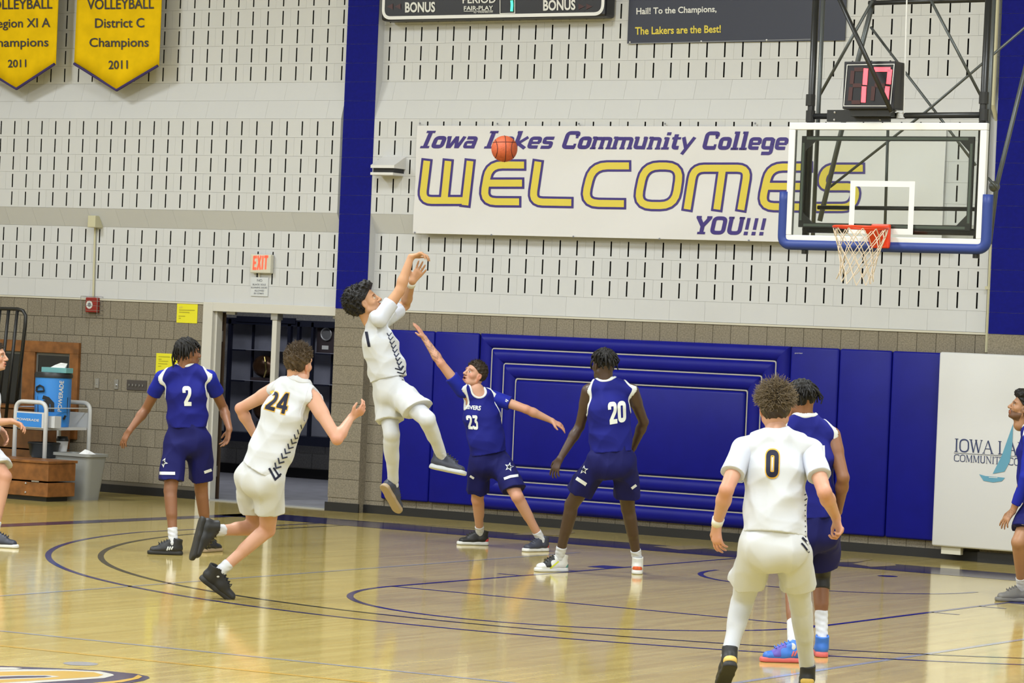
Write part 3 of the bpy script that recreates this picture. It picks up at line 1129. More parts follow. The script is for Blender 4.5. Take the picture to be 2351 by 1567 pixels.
pennant('gold pennant reading volleyball District C Champions 2011, right of the two', 0, 0, (170, 146), (268, 207), (362, 151),
        [('VOLLEYBALL', [(200, -2), (353, -4), (353, 20), (200, 22)], 0.012), ('District C', [(218, 42), (331, 41), (331, 63), (218, 64)], 0.01),
         ('Champions', [(205, 87), (341, 86), (341, 114), (205, 114)], 0.01), ('2011', [(249, 139), (293, 138), (293, 158), (249, 159)], 0.014)], 'banner_ink')
pennant('gold pennant reading volleyball Region XI A Champions 2011, at the left edge', 0, 0, (-66, 141), (38, 204), (125, 147),
        [('VOLLEYBALL', [(-36, 0), (120, -3), (120, 20), (-36, 22)], 0.012), ('Region XI A', [(-22, 44), (115, 41), (115, 69), (-22, 70)], 0.01),
         ('Champions', [(-28, 88), (111, 86), (111, 113), (-28, 114)], 0.01), ('2011', [(18, 137), (60, 136), (60, 154), (18, 155)], 0.014)], 'banner_ink')

# --- scoreboard
ys = -0.22
a, b_ = W(874, 47, ys), W(1389, 40, ys)
sx0, sx1, sz0, sz1 = a[0], b_[0], a[2] - 0.005, 6.55
sco = empty('scoreboard', (sx0, ys, sz0), 'black electronic scoreboard with bonus panels and green period digit', 'scoreboard')
body = B().box((sx0, ys, sz0), (sx1, -0.01, sz1), 0.03).build('cabinet', 'board_black', sco)
fr = B()
rr = rounded([(sx0 + 0.03, sz0 + 0.03), (sx1 - 0.03, sz0 + 0.03), (sx1 - 0.03, sz1 - 0.03), (sx0 + 0.03, sz1 - 0.03)], 0.1, True, 8)
vs, fs = stroke2d(rr, 0.035)
fr.add([(x, ys - 0.004, z) for x, z in vs], fs)
fr.build('border', 'white_paint', sco)
SS = Surf(y=ys - 0.004)
print_bfont('lettering', 'BONUS', [(930, 5), (999, 4), (999, 28), (930, 29)], SS, 'print_white', sco, 0.03)
print_bfont('lettering', 'BONUS', [(1247, 0), (1321, -1), (1321, 23), (1247, 25)], SS, 'print_white', sco, 0.03)
print_bfont('lettering', 'PERIOD', [(1062, -10), (1138, -11), (1138, 7), (1062, 8)], SS, 'print_white', sco, 0.02)
print_bfont('lettering', 'FAIR-PLAY', [(1065, 14), (1132, 13), (1132, 23), (1065, 24)], SS, 'print_white', sco, 0.02)
print_bfont('lettering', 'by TRANSLUX', [(1088, 27), (1132, 26), (1132, 30), (1088, 31)], SS, 'print_white', sco, 0.01)
print_strokes('rule', [(1.2, [(1065, 26), (1132, 25)])], SS, 'print_white', sco)
print_strokes('digit_window', [(1.6, [(1148, -8), (1148, 31), (1182, 30), (1182, -8)])], SS, 'print_white', sco)
print_strokes('green_digit', [(6, rounded([(1174.5, 1), (1175.5, 10), (1174.5, 26)], 3))], SS, 'led_green', sco, 0.004)
for x in (888, 906, 1328, 1346):
    sg = -1 if x < 1000 else 1
    print_poly('arrow_lamp', [(x + 7 - sg * 7, 8), (x + 7 + sg * 7, 15), (x + 7 - sg * 7, 22)], SS, 'led_dark', sco)

# --- navy banner
nv = empty('navy_banner', W(1440, 102, -0.02), 'dark navy vinyl banner with white and yellow fight song lines', 'banner')
p0, p1 = W(1440, 102, -0.02), W(1866, 92, -0.02)
B().box((p0[0], -0.022, (p0[2] + p1[2]) / 2), (p1[0] + 0.35, -0.012, 6.2)).build('sheet', 'navy_vinyl', nv)
SN = Surf(y=-0.024)
print_bfont('lettering', 'Hail! To the Champions,', [(1461, 18), (1645, 13), (1645, 32), (1461, 38)], SN, 'print_white', nv, 0.02)
print_bfont('lettering', 'The Lakers are the Best!', [(1458, 62), (1655, 57), (1655, 75), (1458, 80)], SN, 'print_yellow', nv, 0.022)
print_strokes('edge_seam', [(2.0, [(1442, 100), (1864, 90)])], SN, 'ink_grey', nv)
print_strokes('lettering', [(5, [(1459, -4), (1640, -9)])], SN, 'print_white', nv)
for px, py in ((1446, 97), (1610, 95), (1760, 92)):
    B().sphere(W(px, py, -0.024), 0.011, 8, 6, (1, 0.4, 1)).build('grommet', 'steel', nv)

# --- EXIT sign, rule sign, papers
e0, e1 = W(573, 626, -0.07), W(622, 584, -0.07)
ex = empty('exit_sign', (e0[0], -0.07, e0[2]), 'lit red and cream EXIT sign above the doorway', 'exit sign')
B().box((e0[0], -0.07, e0[2]), (e1[0], -0.005, e1[2]), 0.012).build('housing', 'beige_plastic', ex)
print_font('lettering', {**CAPS}, 'EXIT', [(581, 587), (616, 586), (614, 618), (579, 619)], Surf(y=-0.072), 'exit_red', ex, dw=0.02)
B().box(tuple(W(594, 636, -0.012)), (W(595, 636, -0.012)[0] + 0.012, -0.004, W(595, 620, -0.012)[2])).build('conduit', 'beige_plastic', ex)
s0, s1 = W(575, 679, -0.012), W(616, 637, -0.012)
sg = empty('rule_sign', (s0[0], -0.012, s0[2]), 'small white sign saying no black sole running shoes allowed in gym', 'sign')
B().box((s0[0], -0.012, s0[2]), (s1[0], -0.003, s1[2])).build('plate', 'sign_white', sg)
SG = Surf(y=-0.0135)
for t, x0, x1, y0, y1 in (('NO', 590, 602, 640, 646), ('BLACK SOLE', 580, 610, 650.5, 654.5), ('RUNNING SHOES', 576.5, 613, 657.5, 661.5), ('ALLOWED', 584, 606, 664.5, 668.5), ('IN GYM!!!', 583, 605, 671, 675)):
    print_bfont('lettering', t, [(x0, y0), (x1, y0 + .6), (x1, y1 + .6), (x0, y1)], SG, 'ink_grey', sg, 0.012)


def paper(lab, q, lines):
    y = -0.006
    P = [W(*p, y) for p in q]
    x0, x1 = min(P[0][0], P[3][0]), max(P[1][0], P[2][0])
    z0, z1 = P[3][2], P[0][2]
    o = empty('paper_notice', (x0, y, z0), lab, 'notice')
    B().box((x0, y, z0), (x1, y + 0.004, z1)).build('sheet', 'paper_yellow', o)
    for (ax, ay, bx, by, w, mm) in lines:
        print_strokes('text_line', [(w, [(ax, ay), (bx, by)])], Surf(y=y - 0.0015), mm, o)


paper('bright yellow paper notice taped high beside the door frame', [(407, 696), (454, 697), (452, 742), (405, 740)],
      [(411, 705, 419, 705, 3.5, 'print_yellow'), (411, 711, 447, 712, 1.8, 'ink_faint'), (411, 716, 435, 717, 1.8, 'ink_faint'), (410, 725, 425, 725.5, 1.6, 'ink_faint'), (410, 730, 415, 730, 1.6, 'ink_faint')])
paper('bright yellow paper notice taped lower on the tan wall behind a player', [(360, 810), (408, 812), (406, 860), (357, 858)],
      [(364, 818, 390, 819, 1.6, 'ink_faint'), (364, 824, 371, 824, 1.6, 'ink_faint'), (364, 828, 386, 829, 1.4, 'ink_faint'), (363, 834, 384, 835, 1.4, 'ink_faint'), (363, 840, 370, 840, 1.4, 'ink_faint')])

# --- fire alarm with wire cage, conduit and box above it
p = W(210, 700, 0)
al = empty('fire_alarm', (p[0], 0, p[2] - 0.09), 'red fire alarm bell behind a wire cage under the cream ledge', 'fire alarm')
a, b_ = W(195, 716, -0.06), W(226, 683, -0.06)
B().box((a[0], -0.06, a[2]), (b_[0] - 0.02, 0.0, b_[2]), 0.01).build('bell_box', 'alarm_red', al)
vs = [W(205 + 9.5 * math.cos(t) * .78, 699 + 9.5 * math.sin(t), -0.063) for t in np.linspace(0, 2 * math.pi, 20, endpoint=False)]
B().add(vs, [tuple(range(20))]).build('dial', 'print_white', al)
vs = [W(205 + 5 * math.cos(t) * .78, 699 + 5 * math.sin(t), -0.066) for t in np.linspace(0, 2 * math.pi, 14, endpoint=False)]
B().add(vs, [tuple(range(14))]).build('dial_centre', 'ink_grey', al)
x0, z0, x1, z1 = a[0] - 0.035, a[2] - 0.03, b_[0] + 0.02, b_[2] + 0.01
for k in range(5):
    z = z0 + (z1 - z0) * k / 4
    B().tube([(x0, 0, z), (x0, -0.1, z), (x1, -0.1, z), (x1, 0, z)], 0.003, 5).build('cage_wire', 'steel', al)
for x in (x0, x1):
    B().tube([(x, -0.1, z0), (x, -0.1, z1)], 0.003, 5).build('cage_wire', 'steel', al)
cdt = empty('alarm_conduit', W(215, 680, 0), 'thin cream conduit running down to the fire alarm', 'conduit')
pt, pb = W(218.5, 520, -0.02), W(214, 682, -0.02)
B().tube([pt, pb], 0.012, 8).build('pipe', 'conduit_cream', cdt)
bx = empty('wall_beacon', W(216, 522, -0.1), 'small cream alarm beacon box on the sloped ledge', 'alarm beacon')
a = W(216, 510, -0.09)
B().box((a[0] - 0.055, -0.14, a[2] - 0.06), (a[0] + 0.055, 0.02, a[2] + 0.075), 0.008).build('box', 'conduit_cream', bx)

# --- switch plates
for lab, px, py, w, h, mm in (('narrow grey steel blank plate nearest the trophy window', 222.5, 879.5, 0.055, 0.11, 'steel'), ('steel key switch plate between the other two plates', 267, 882, 0.055, 0.11, 'steel'), ('wide dark switch plate with five toggles', 314, 884, 0.28, 0.115, 'switch_brown')):
    p = W(px, py, -0.006)
    o = empty('switch_plate', (p[0], -0.006, p[2]), lab, 'switch')
    B().box((p[0] - w / 2, -0.012, p[2] - h / 2), (p[0] + w / 2, 0.0, p[2] + h / 2), 0.003).build('plate', mm, o)
    if w > 0.1:
        for k in range(5):
            x = p[0] + (k - 2) * 0.048
            B().box((x - 0.006, -0.026, p[2] - 0.012), (x + 0.006, -0.012, p[2] + 0.012), 0.002).build('toggle', 'steel', o)
    else:
        B().tube([(p[0], -0.012, p[2] - 0.01), (p[0], -0.024, p[2] - 0.01)], 0.013 if 'key' in lab else 0.005, 10).build('key_cylinder', 'steel', o)

# --- white wall speaker hood right of the pillar
a = W(878, 385, -0.2)
sp = empty('wall_speaker', (a[0], -0.12, a[2]), 'white wedge shaped wall unit with dark slot beside the blue pillar', 'wall unit')
zc = a[2]
x0, x1 = W(852, 385, -0.33)[0], W(906, 385, -0.33)[0]
B().prism([(-0.11, zc + 0.13), (-0.34, zc + 0.02), (-0.34, zc - 0.01), (-0.11, zc - 0.01)], 'x', x0, x1).build('hood', 'speaker_white', sp)
B().box((x0 + 0.015, -0.31, zc - 0.055), (x1 - 0.02, -0.11, zc - 0.01)).build('slot', 'board_black', sp)
B().box((x0 - 0.01, -0.33, zc - 0.085), (x1 - 0.02, -0.11, zc - 0.055), 0.006).build('tray', 'speaker_white', sp)

# --- conduit beside the right pillar
cdr = empty('pillar_conduit', (12.335, -0.03, 2.0), 'cream vertical conduit beside the right blue pillar', 'conduit')
B().tube([(12.335, -0.035, 2.0), (12.335, -0.035, 4.2), (12.335, -0.15, 4.35), (12.335, -0.15, 8.4)], 0.022, 10).build('pipe', 'conduit_cream', cdr)
for z in (2.6, 3.6):
    B().box((12.295, -0.06, z), (12.375, -0.0, z + 0.03)).build('strap', 'conduit_cream', cdr)

# --- wall pads
PZ0, PZ1 = 0.165, 1.975


def pad(lab, xa, xb, m, y1=-0.065, z0=PZ0, z1=PZ1, group='flat blue wall pads', cat='wall pad'):
    o = empty('wall_pad', (xa, 0, z0), lab, cat, group)
    c = B().box((xa + 0.003, y1, z0), (xb - 0.003, -0.008, z1), 0.022).build('cushion', m, o)
    smooth_angle(c, 50)
    return o


pad('flat blue wall pad at the left end of the row', 5.45, 6.055, 'pad_blue')
pad('flat blue wall pad just left of the ribbed pad', 6.055, 6.615, 'pad_blue')
pr1 = pad('flat blue wall pad just right of the ribbed pad', 10.255, 10.79, 'pad_blue')
print_bfont('brand_print', 'porter', [(1825, 809), (1843, 809.5), (1843, 812.5), (1825, 812)], Surf(y=-0.0665), 'print_white', pr1)
pad('flat blue wall pad second right of the ribbed pad', 10.79, 11.355, 'pad_blue')
pad('flat blue wall pad next to the white pad', 11.355, 11.925, 'pad_blue')
rp = empty('ribbed_wall_pad', (6.62, 0, PZ0), 'large blue wall pad with nested padded frames and white piping under the basket', 'wall pad')
fx0, fx1, fz0, fz1, rw = 6.625, 10.25, PZ0 - 0.02, PZ1, 0.152


def roll(p0, p1, q0, q1, name):
    """mitred half-round strip; p outer edge ends, q inner edge ends (x,z)"""
    n, mlen = 8, 24
    V, Fc = [], []
    for i in range(n + 1):
        u = i / n
        a = (p0[0] + (q0[0] - p0[0]) * u, p0[1] + (q0[1] - p0[1]) * u)
        b = (p1[0] + (q1[0] - p1[0]) * u, p1[1] + (q1[1] - p1[1]) * u)
        h = 0.052 * max(0.0, math.sin(math.pi * u)) ** 0.5
        for k in range(mlen + 1):
            t = k / mlen
            V.append((a[0] + (b[0] - a[0]) * t, -0.04 - h, a[1] + (b[1] - a[1]) * t))
    for i in range(n):
        for k in range(mlen):
            c = i * (mlen + 1) + k
            Fc.append((c, c + 1, c + mlen + 2, c + mlen + 1))
    b = B().add(V, Fc)
    me = b.mesh(name, fix=False)
    return put(name, me, rp, 'pad_blue', smooth=True)


B().box((fx0, -0.042, fz0), (fx1, -0.006, fz1)).build('backing', 'pad_blue', rp)
for k in range(3):
    o = [(fx0 + k * rw, fz0 + k * rw), (fx1 - k * rw, fz0 + k * rw), (fx1 - k * rw, fz1 - k * rw), (fx0 + k * rw, fz1 - k * rw)]
    q = [(fx0 + (k + 1) * rw, fz0 + (k + 1) * rw), (fx1 - (k + 1) * rw, fz0 + (k + 1) * rw), (fx1 - (k + 1) * rw, fz1 - (k + 1) * rw), (fx0 + (k + 1) * rw, fz1 - (k + 1) * rw)]
    for i in range(4):
        j = (i + 1) % 4
        roll(o[i], o[j], q[i], q[j], 'padded_roll')
    loop = rounded(q, 0.03, True)
    B().tube([(x, -0.048, z) for x, z in loop], 0.0095, 8, cap=False).build('piping', 'piping', rp, smooth=True)
cpn = B().box((fx0 + 3 * rw + 0.012, -0.085, fz0 + 3 * rw + 0.012), (fx1 - 3 * rw - 0.012, -0.03, fz1 - 3 * rw - 0.012), 0.03).build('centre_panel', 'pad_blue', rp)
smooth_angle(cpn, 50)
wp = empty('white_wall_pad', (11.93, 0, 0.14), 'white padded wall panel with college sailboat logo at the right', 'wall pad')
smooth_angle(B().box((11.932, -0.24, 0.13), (14.4, -0.135, 1.985), 0.02).build('cushion', 'pad_white', wp), 50)
B().box((12.02, -0.2, 0.06), (12.22, -0.14, 0.14)).build('bracket', 'beige_plastic', wp)
SWP = Surf(y=-0.2425)
mat('ink_navy', (0.030, 0.045, 0.13), 0.6)
print_font('lettering', SERIF, 'IOWA LAKES', [(2191, 1006), (2398, 1018), (2398, 1049), (2190, 1036)], SWP, 'ink_navy', wp)
print_strokes('rule', [(1.6, [(2190, 1039), (2400, 1051)])], SWP, 'ink_grey', wp)
print_font('lettering', SERIF, 'COMMUNITY COLLEGE', [(2190, 1042), (2402, 1055), (2402, 1073), (2189, 1058)], SWP, 'ink_navy', wp)
print_poly('sail', [(2326, 972), (2324, 1020), (2318, 1060), (2306, 1082), (2279, 1087), (2300, 1045)], SWP, 'logo_teal', wp, 0.003)
print_poly('hull', [(2248, 1088), (2262, 1092), (2307, 1096), (2300, 1104), (2280, 1107), (2258, 1103)], SWP, 'logo_teal', wp, 0.003)
print_strokes('hull_mark', [(1.2, [(2262, 1091), (2285, 1093)]), (1.4, [(2270, 1095), (2290, 1096)])], SWP, 'print_white', wp, 0.005)

# ------------------------------------------------------------------ basket
mat('frame_white', (0.74, 0.74, 0.73), 0.35)
mat('black_steel', (0.013, 0.014, 0.015), 0.38)
mat('grey_steel', (0.10, 0.11, 0.11), 0.4, metal=0.5)
mat('pad_edge', (0.018, 0.045, 0.24), 0.5)
mat('rim_orange', (0.78, 0.055, 0.012), 0.35)
mat('net_cord', (0.72, 0.60, 0.47), 0.8)
mat('led_strip', (0.16, 0.20, 0.18), 0.4)
mat('ball_orange', (0.52, 0.10, 0.035), 0.6, noise=0.12, nscale=30, bump=0.3, bscale=120)
mat('ball_seam', (0.06, 0.012, 0.012), 0.6)
mat('rope_white', (0.7, 0.7, 0.7), 0.7)
g = bpy.data.materials.new('board_glass')
MATS['board_glass'] = g
g.use_nodes = True
gn = g.node_tree
for n in list(gn.nodes):
    gn.nodes.remove(n)
go = gn.nodes.new('ShaderNodeOutputMaterial')
gm = gn.nodes.new('ShaderNodeMixShader')
gt = gn.nodes.new('ShaderNodeBsdfTransparent')
gt.inputs[0].default_value = (0.94, 0.965, 0.955, 1)
gg = gn.nodes.new('ShaderNodeBsdfGlossy')
gg.inputs['Roughness'].default_value = 0.03
gf = gn.nodes.new('ShaderNodeFresnel')
gf.inputs[0].default_value = 1.45
gn.links.new(gf.outputs[0], gm.inputs[0])
gn.links.new(gt.outputs[0], gm.inputs[1])
gn.links.new(gg.outputs[0], gm.inputs[2])
gn.links.new(gm.outputs[0], go.inputs[0])

bc = {k: W(*p, YB_) for k, p in dict(TL=(1812, 282), TR=(2269, 281), BL=(1801, 553), BR=(2252, 567)).items()}
bx0, bx1 = (bc['TL'][0] + bc['BL'][0]) / 2, (bc['TR'][0] + bc['BR'][0]) / 2
bz0, bz1 = (bc['BL'][2] + bc['BR'][2]) / 2, (bc['TL'][2] + bc['TR'][2]) / 2
hoop = empty('basketball_hoop', ((bx0 + bx1) / 2, YB_, bz0), 'ceiling-hung glass backboard with orange rim, white net and blue edge padding', 'basketball hoop')
fwid = 0.062
for nm, lo, hi in (('frame_bar', (bx0, bz1 - fwid), (bx1, bz1)), ('frame_bar', (bx0, bz0), (bx1, bz0 + fwid)), ('frame_bar', (bx0, bz0 + fwid), (bx0 + fwid, bz1 - fwid)), ('frame_bar', (bx1 - fwid, bz0 + fwid), (bx1, bz1 - fwid))):
    B().box((lo[0], YB_, lo[1]), (hi[0], YB_ + 0.05, hi[1]), 0.006).build(nm, 'frame_white', hoop)
B().box((bx0 + fwid, YB_ + 0.012, bz0 + fwid), (bx1 - fwid, YB_ + 0.024, bz1 - fwid)).build('glass', 'board_glass', hoop)
# painted target square
tq = [W(*p, YB_ + 0.008) for p in ((1959, 421), (2096, 421), (2088, 529), (1953, 529))]
tx0, tx1, tz0, tz1 = (tq[0][0] + tq[3][0]) / 2, (tq[1][0] + tq[2][0]) / 2, tq[3][2], tq[0][2]
fr = B()
vs, fs = stroke2d([(tx0, tz0), (tx1, tz0), (tx1, tz1), (tx0, tz1), (tx0, tz0)], 0.05)
fr.add([(x, YB_ + 0.010, z) for x, z in vs], fs)
fr.build('target_square', 'frame_white', hoop)
# light strip frame behind the glass
ly = YB_ + 0.04
lq = [W(*p, ly) for p in ((1846, 319), (2232, 317), (2222, 519), (1837, 520))]
lx0, lx1, lz0, lz1 = (lq[0][0] + lq[3][0]) / 2, (lq[1][0] + lq[2][0]) / 2, (lq[3][2] + lq[2][2]) / 2, (lq[0][2] + lq[1][2]) / 2
for a, b in (((lx0, lz1), (lx1, lz1)), ((lx0, lz0), (lx1, lz0))):
    B().box((a[0] - 0.02, ly, a[1] - 0.02), (b[0] + 0.02, ly + 0.03, b[1] + 0.02)).build('light_strip', 'black_steel', hoop)
    B().box((a[0] + 0.03, ly - 0.003, a[1] - 0.011), (b[0] - 0.03, ly, b[1] + 0.011)).build('diode_row', 'led_strip', hoop)
for a, b in (((lx0, lz0), (lx0, lz1)), ((lx1, lz0), (lx1, lz1))):
    B().box((a[0] - 0.02, ly, a[1] + 0.02), (b[0] + 0.02, ly + 0.03, b[1] - 0.02)).build('light_strip', 'black_steel', hoop)
    B().box((a[0] - 0.011, ly - 0.003, a[1] + 0.04), (b[0] + 0.011, ly, b[1] - 0.04)).build('diode_row', 'led_strip', hoop)
for sx, cx in ((1, lx0), (-1, lx1)):
    for sz, cz in ((1, lz0), (-1, lz1)):
        B().prism([(cx, cz), (cx + sx * 0.13, cz), (cx, cz + sz * 0.13)], 'y', ly + 0.001, ly + 0.02).build('corner_gusset', 'black_steel', hoop)
# blue edge padding, one U-shaped cushion
e = 0.032
padl = rounded([(bx0 - e + 0.005, bz0 + 0.44), (bx0 - e + 0.005, bz0 - 0.022), (bx1 + e - 0.005, bz0 - 0.022), (bx1 + e - 0.005, bz0 + 0.44)], 0.08, False, 8)
vs = []
pe = B()
pts = [(x, YB_ + 0.022, z) for x, z in resample(padl, 0.08)]
pe.tube(pts, 0.046, 12)
o = pe.build('edge_padding', 'pad_edge', hoop, smooth=True)
for px in ((1848, 577), (2241, 590)):
    p = W(*px, YB_ + 0.05)
    B().tube([(p[0], p[1], bz0 - 0.06), (p[0], p[1], bz0 - 0.10)], 0.03, 12).build('height_stop', 'black_steel', hoop)
# rim and bracket
rim_z = F(0, 0)[2] + 3.048
rc = Dp(1976, 523, depth_of((XB_, YB_ - 0.40, 3.048)))
rcx, rcz = float(W(1976, 522, YB_ - 0.38)[0]), float(W(1976, 522, YB_ - 0.38)[2])
rc = np.array([rcx, YB_ - 0.38, rcz])
RR = 0.232
B().tube([(rc[0] + RR * math.cos(t), rc[1] + RR * math.sin(t), rc[2]) for t in np.linspace(0, 2 * math.pi, 41)], 0.011, 8, cap=False).build('rim', 'rim_orange', hoop, smooth=True)
B().box((rc[0] - 0.10, YB_ - 0.16, rc[2] - 0.012), (rc[0] + 0.10, YB_ + 0.0, rc[2] + 0.012)).build('rim_bracket', 'rim_orange', hoop)
pz = [W(*p, YB_ - 0.02) for p in ((2003, 514), (2043, 570))]
B().box((pz[0][0], YB_ - 0.05, pz[1][2]), (pz[1][0], YB_ - 0.004, pz[0][2]), 0.012).build('rim_plate', 'rim_orange', hoop)
B().prism([(YB_ - 0.05, rc[2]), (YB_ - 0.17, rc[2]), (YB_ - 0.05, rc[2] - 0.14)], 'x', rc[0] - 0.06, rc[0] + 0.07).build('rim_gusset', 'rim_orange', hoop)
# net
NL, NR = 12, 7
prof = [(0.232, 0.0), (0.215, -0.07), (0.19, -0.15), (0.165, -0.225), (0.148, -0.30), (0.145, -0.37), (0.15, -0.44)]


def netpt(k, r):
    ang = 2 * math.pi * (k + 0.5 * (r % 2)) / NL
    R2, dz = prof[r]
    sway = -0.03 * (r / 6) ** 2
    wob = 0.012 * math.sin(3 * k + r)
    tilt = 0.045 * math.cos(ang - 2.2) * (r / 6) ** 2
    return (rc[0] + (R2 + wob * r / 6) * math.cos(ang) + sway, rc[1] + (R2 + wob * r / 6) * math.sin(ang), rc[2] - 0.012 + dz + tilt)


net = B()
for r in range(NR - 1):
    for k in range(NL):
        a = netpt(k, r)
        for dk in ((0, -1) if r % 2 == 0 else (0, 1)):
            b = netpt(k + dk, r + 1)
            mid = ((a[0] + b[0]) / 2, (a[1] + b[1]) / 2, (a[2] + b[2]) / 2 - 0.004)
            net.tube([a, mid, b], 0.0042 if r > 0 else 0.0045, 5, cap=False)
net.build('net', 'net_cord', hoop, smooth=True)
# hanging frame of tubes
TUBES = [
    ('mast', [(1875, -40), (1849, 552)], 0.031, 0.10, 'black_steel'), ('mast', [(2272, -40), (2242, 560)], 0.031, 0.10, 'black_steel'),
    ('rear_mast', [(1892, -40), (1866, 548)], 0.019, 0.32, 'grey_steel'), ('rear_mast', [(2284, -40), (2258, 530)], 0.019, 0.32, 'grey_steel'),
    ('cross_tube', [(1858, 267), (2263, 264)], 0.026, 0.10, 'black_steel'), ('cross_tube', [(1995, 7), (2272, -1)], 0.022, 0.7, 'black_steel'),
    ('front_brace', [(1905, -50), (2047, 257)], 0.020, -0.22, 'black_steel'), ('brace', [(2003, 2), (1879, 224)], 0.014, 0.5, 'grey_steel'),
    ('brace', [(2008, -10), (1970, 138), (1933, 296), (1882, 507)], 0.023, 0.75, 'grey_steel'),
    ('brace', [(1999, 62), (2154, 265), (2240, 379)], 0.012, 0.9, 'grey_steel'), ('brace', [(2124, -25), (2254, 224)], 0.013, 0.5, 'grey_steel'),
    ('brace', [(2420, 6), (2125, 257), (1906, 429)], 0.012, 0.8, 'grey_steel'), ('stay_pole', [(2390, 10), (2288, 427), (2272, 560)], 0.021, 1.1, 'grey_steel'),
    ('rear_bar', [(1878, 476), (2242, 480)], 0.018, 0.12, 'black_steel'), ('rear_bar', [(1845, 526), (2242, 533)], 0.030, 0.10, 'black_steel'),
    ('rear_rod', [(2039, 284), (2032, 517)], 0.013, 0.4, 'grey_steel'), ('clip_arm', [(2268, 408), (2290, 432)], 0.012, 1.0, 'grey_steel'),
]
for nm, pl, r, dy, mm in TUBES:
    B().tube([W(*p, YB_ + dy) for p in pl], r, 12).build(nm, mm, hoop, smooth=True)
for px in ((1861, 230), (1861, 267), (2259, 225), (2259, 264)):
    p = W(*px, YB_ + 0.10)
    B().tube([p - np.array([0, 0, 0.05]), p + np.array([0, 0, 0.05])], 0.042, 12).build('clamp', 'black_steel', hoop)
p = W(2283, 428, YB_ + 1.1)
B().sphere(p, 0.05, 12, 8).build('clamp', 'grey_steel', hoop)
a, b_ = W(1898, 279, YB_ + 0.03), W(2042, 252, YB_ + 0.03)
B().box((a[0], YB_ + 0.03, a[2]), (b_[0], YB_ + 0.07, b_[2])).build('mounting_plate', 'black_steel', hoop)
for px in ((1917, 258), (1916, 275), (2022, 256), (2021, 275)):
    B().sphere(W(*px, YB_ + 0.03), 0.012, 8, 6).build('bolt', 'steel', hoop)
rp_ = empty('pulley_rope', W(2075, 262, YB_ + 0.05), 'thin white rope hanging beside the shot clock', 'rope')
B().tube([W(2083, -40, YB_ + 0.06), W(2075, 258, YB_ + 0.06)], 0.0065, 6).build('rope', 'rope_white', rp_)
for k in range(4):
    c = W(2069, 260 + k * 3.5, YB_ + 0.10)
    B().tube([(c[0] + 0.036 * math.cos(t), c[1] + 0.036 * math.sin(t), c[2]) for t in np.linspace(0, 2 * math.pi, 15)], 0.007, 6).build('coil', 'rope_white', rp_)
B().tube([W(2074, 190, YB_ + 0.2), W(2068, 215, YB_ + 0.2), W(2060, 240, YB_ + 0.2), W(2056, 255, YB_ + 0.15)], 0.008, 6).build('cable', 'rope_white', rp_)

# shot clock
cy_ = YB_ - 0.10
q = [W(*p, cy_) for p in ((1940, 141), (2058, 140), (2050, 249), (1932, 250))]
cx0, cx1, cz0, cz1 = (q[0][0] + q[3][0]) / 2, (q[1][0] + q[2][0]) / 2, (q[2][2] + q[3][2]) / 2, (q[0][2] + q[1][2]) / 2
clk = empty('shot_clock', (cx0, cy_, cz0), 'black shot clock showing a red 17 on top of the backboard', 'shot clock')
B().box((cx0, cy_, cz0), (cx1, cy_ + 0.20, cz1), 0.006).build('case', 'board_black', clk)
B().box((cx0 + 0.05, cy_ + 0.05, cz0 - 0.06), (cx1 - 0.05, cy_ + 0.14, cz0 + 0.01)).build('mount', 'black_steel', clk)
SC = Surf(y=cy_ - 0.003)
print_strokes('border', [(1.6, [(1945, 149), (2053, 147), (2044, 243), (1937, 243), (1945, 149)])], SC, 'print_white', clk)
sg8 = lambda x, y: (1551 + x / 2.901, y / 2.901)
segs = [[sg8(1268, 455), sg8(1260, 565)], [sg8(1256, 575), sg8(1250, 682)], [sg8(1322, 462), sg8(1432, 462)], [sg8(1428, 462), sg8(1418, 560)], [sg8(1412, 575), sg8(1402, 672)]]
for s_ in segs:
    print_strokes('digit_segment', [(10.5, s_)], SC, 'led_red', clk, 0.004)
for s_ in ([sg8(1180, 470), sg8(1172, 560)], [sg8(1168, 580), sg8(1160, 670)], [sg8(1190, 462), sg8(1250, 462)], [sg8(1180, 568), sg8(1240, 568)], [sg8(1172, 680), sg8(1230, 680)], [sg8(1318, 575), sg8(1310, 670)], [sg8(1325, 568), sg8(1395, 568)]):
    print_strokes('unlit_segment', [(9, s_)], SC, 'led_dark', clk, 0.003)

# ------------------------------------------------------------------ ball
bp_ = Dp(1158, 341.5, 28.9)
ball = empty('basketball', bp_, 'orange basketball in mid air in front of the welcome banner', 'ball')
BRAD = 0.1195
B().sphere(bp_, BRAD, 40, 24).build('ball_skin', 'ball_orange', ball, smooth=True)
vd = (CAM - bp_) / np.linalg.norm(CAM - bp_)
u_ = rt - vd * (rt @ vd)
u_ /= np.linalg.norm(u_)
w_ = np.cross(vd, u_)


def seam(fn):
    pts = []
    for t in np.linspace(0, 2 * math.pi, 61):
        a, b, c = fn(t)
        d = a * u_ + b * w_ + c * vd
        pts.append(bp_ + d / np.linalg.norm(d) * BRAD * 1.001)
    B().tube(pts, 0.0032, 5, cap=False).build('seam', 'ball_seam', ball)


rot = lambda a, b, t: (a * math.cos(t) - b * math.sin(t), a * math.sin(t) + b * math.cos(t))
sgn = 1 if w_[2] > 0 else -1
for base in (lambda t: (0.12 * math.sin(t), math.cos(t), math.sin(t)), lambda t: (math.cos(t), 0.55, math.sin(t) * 0.9),
             lambda t: (0.55 + 0.35 * math.cos(t) ** 2, 0.9 * math.cos(t) * sgn, 0.9 * math.sin(t)), lambda t: (-0.55 - 0.35 * math.cos(t) ** 2, 0.9 * math.cos(t) * sgn, 0.9 * math.sin(t))):
    seam(lambda t, base=base: (base(t)[0], base(t)[1] * sgn, base(t)[2]))

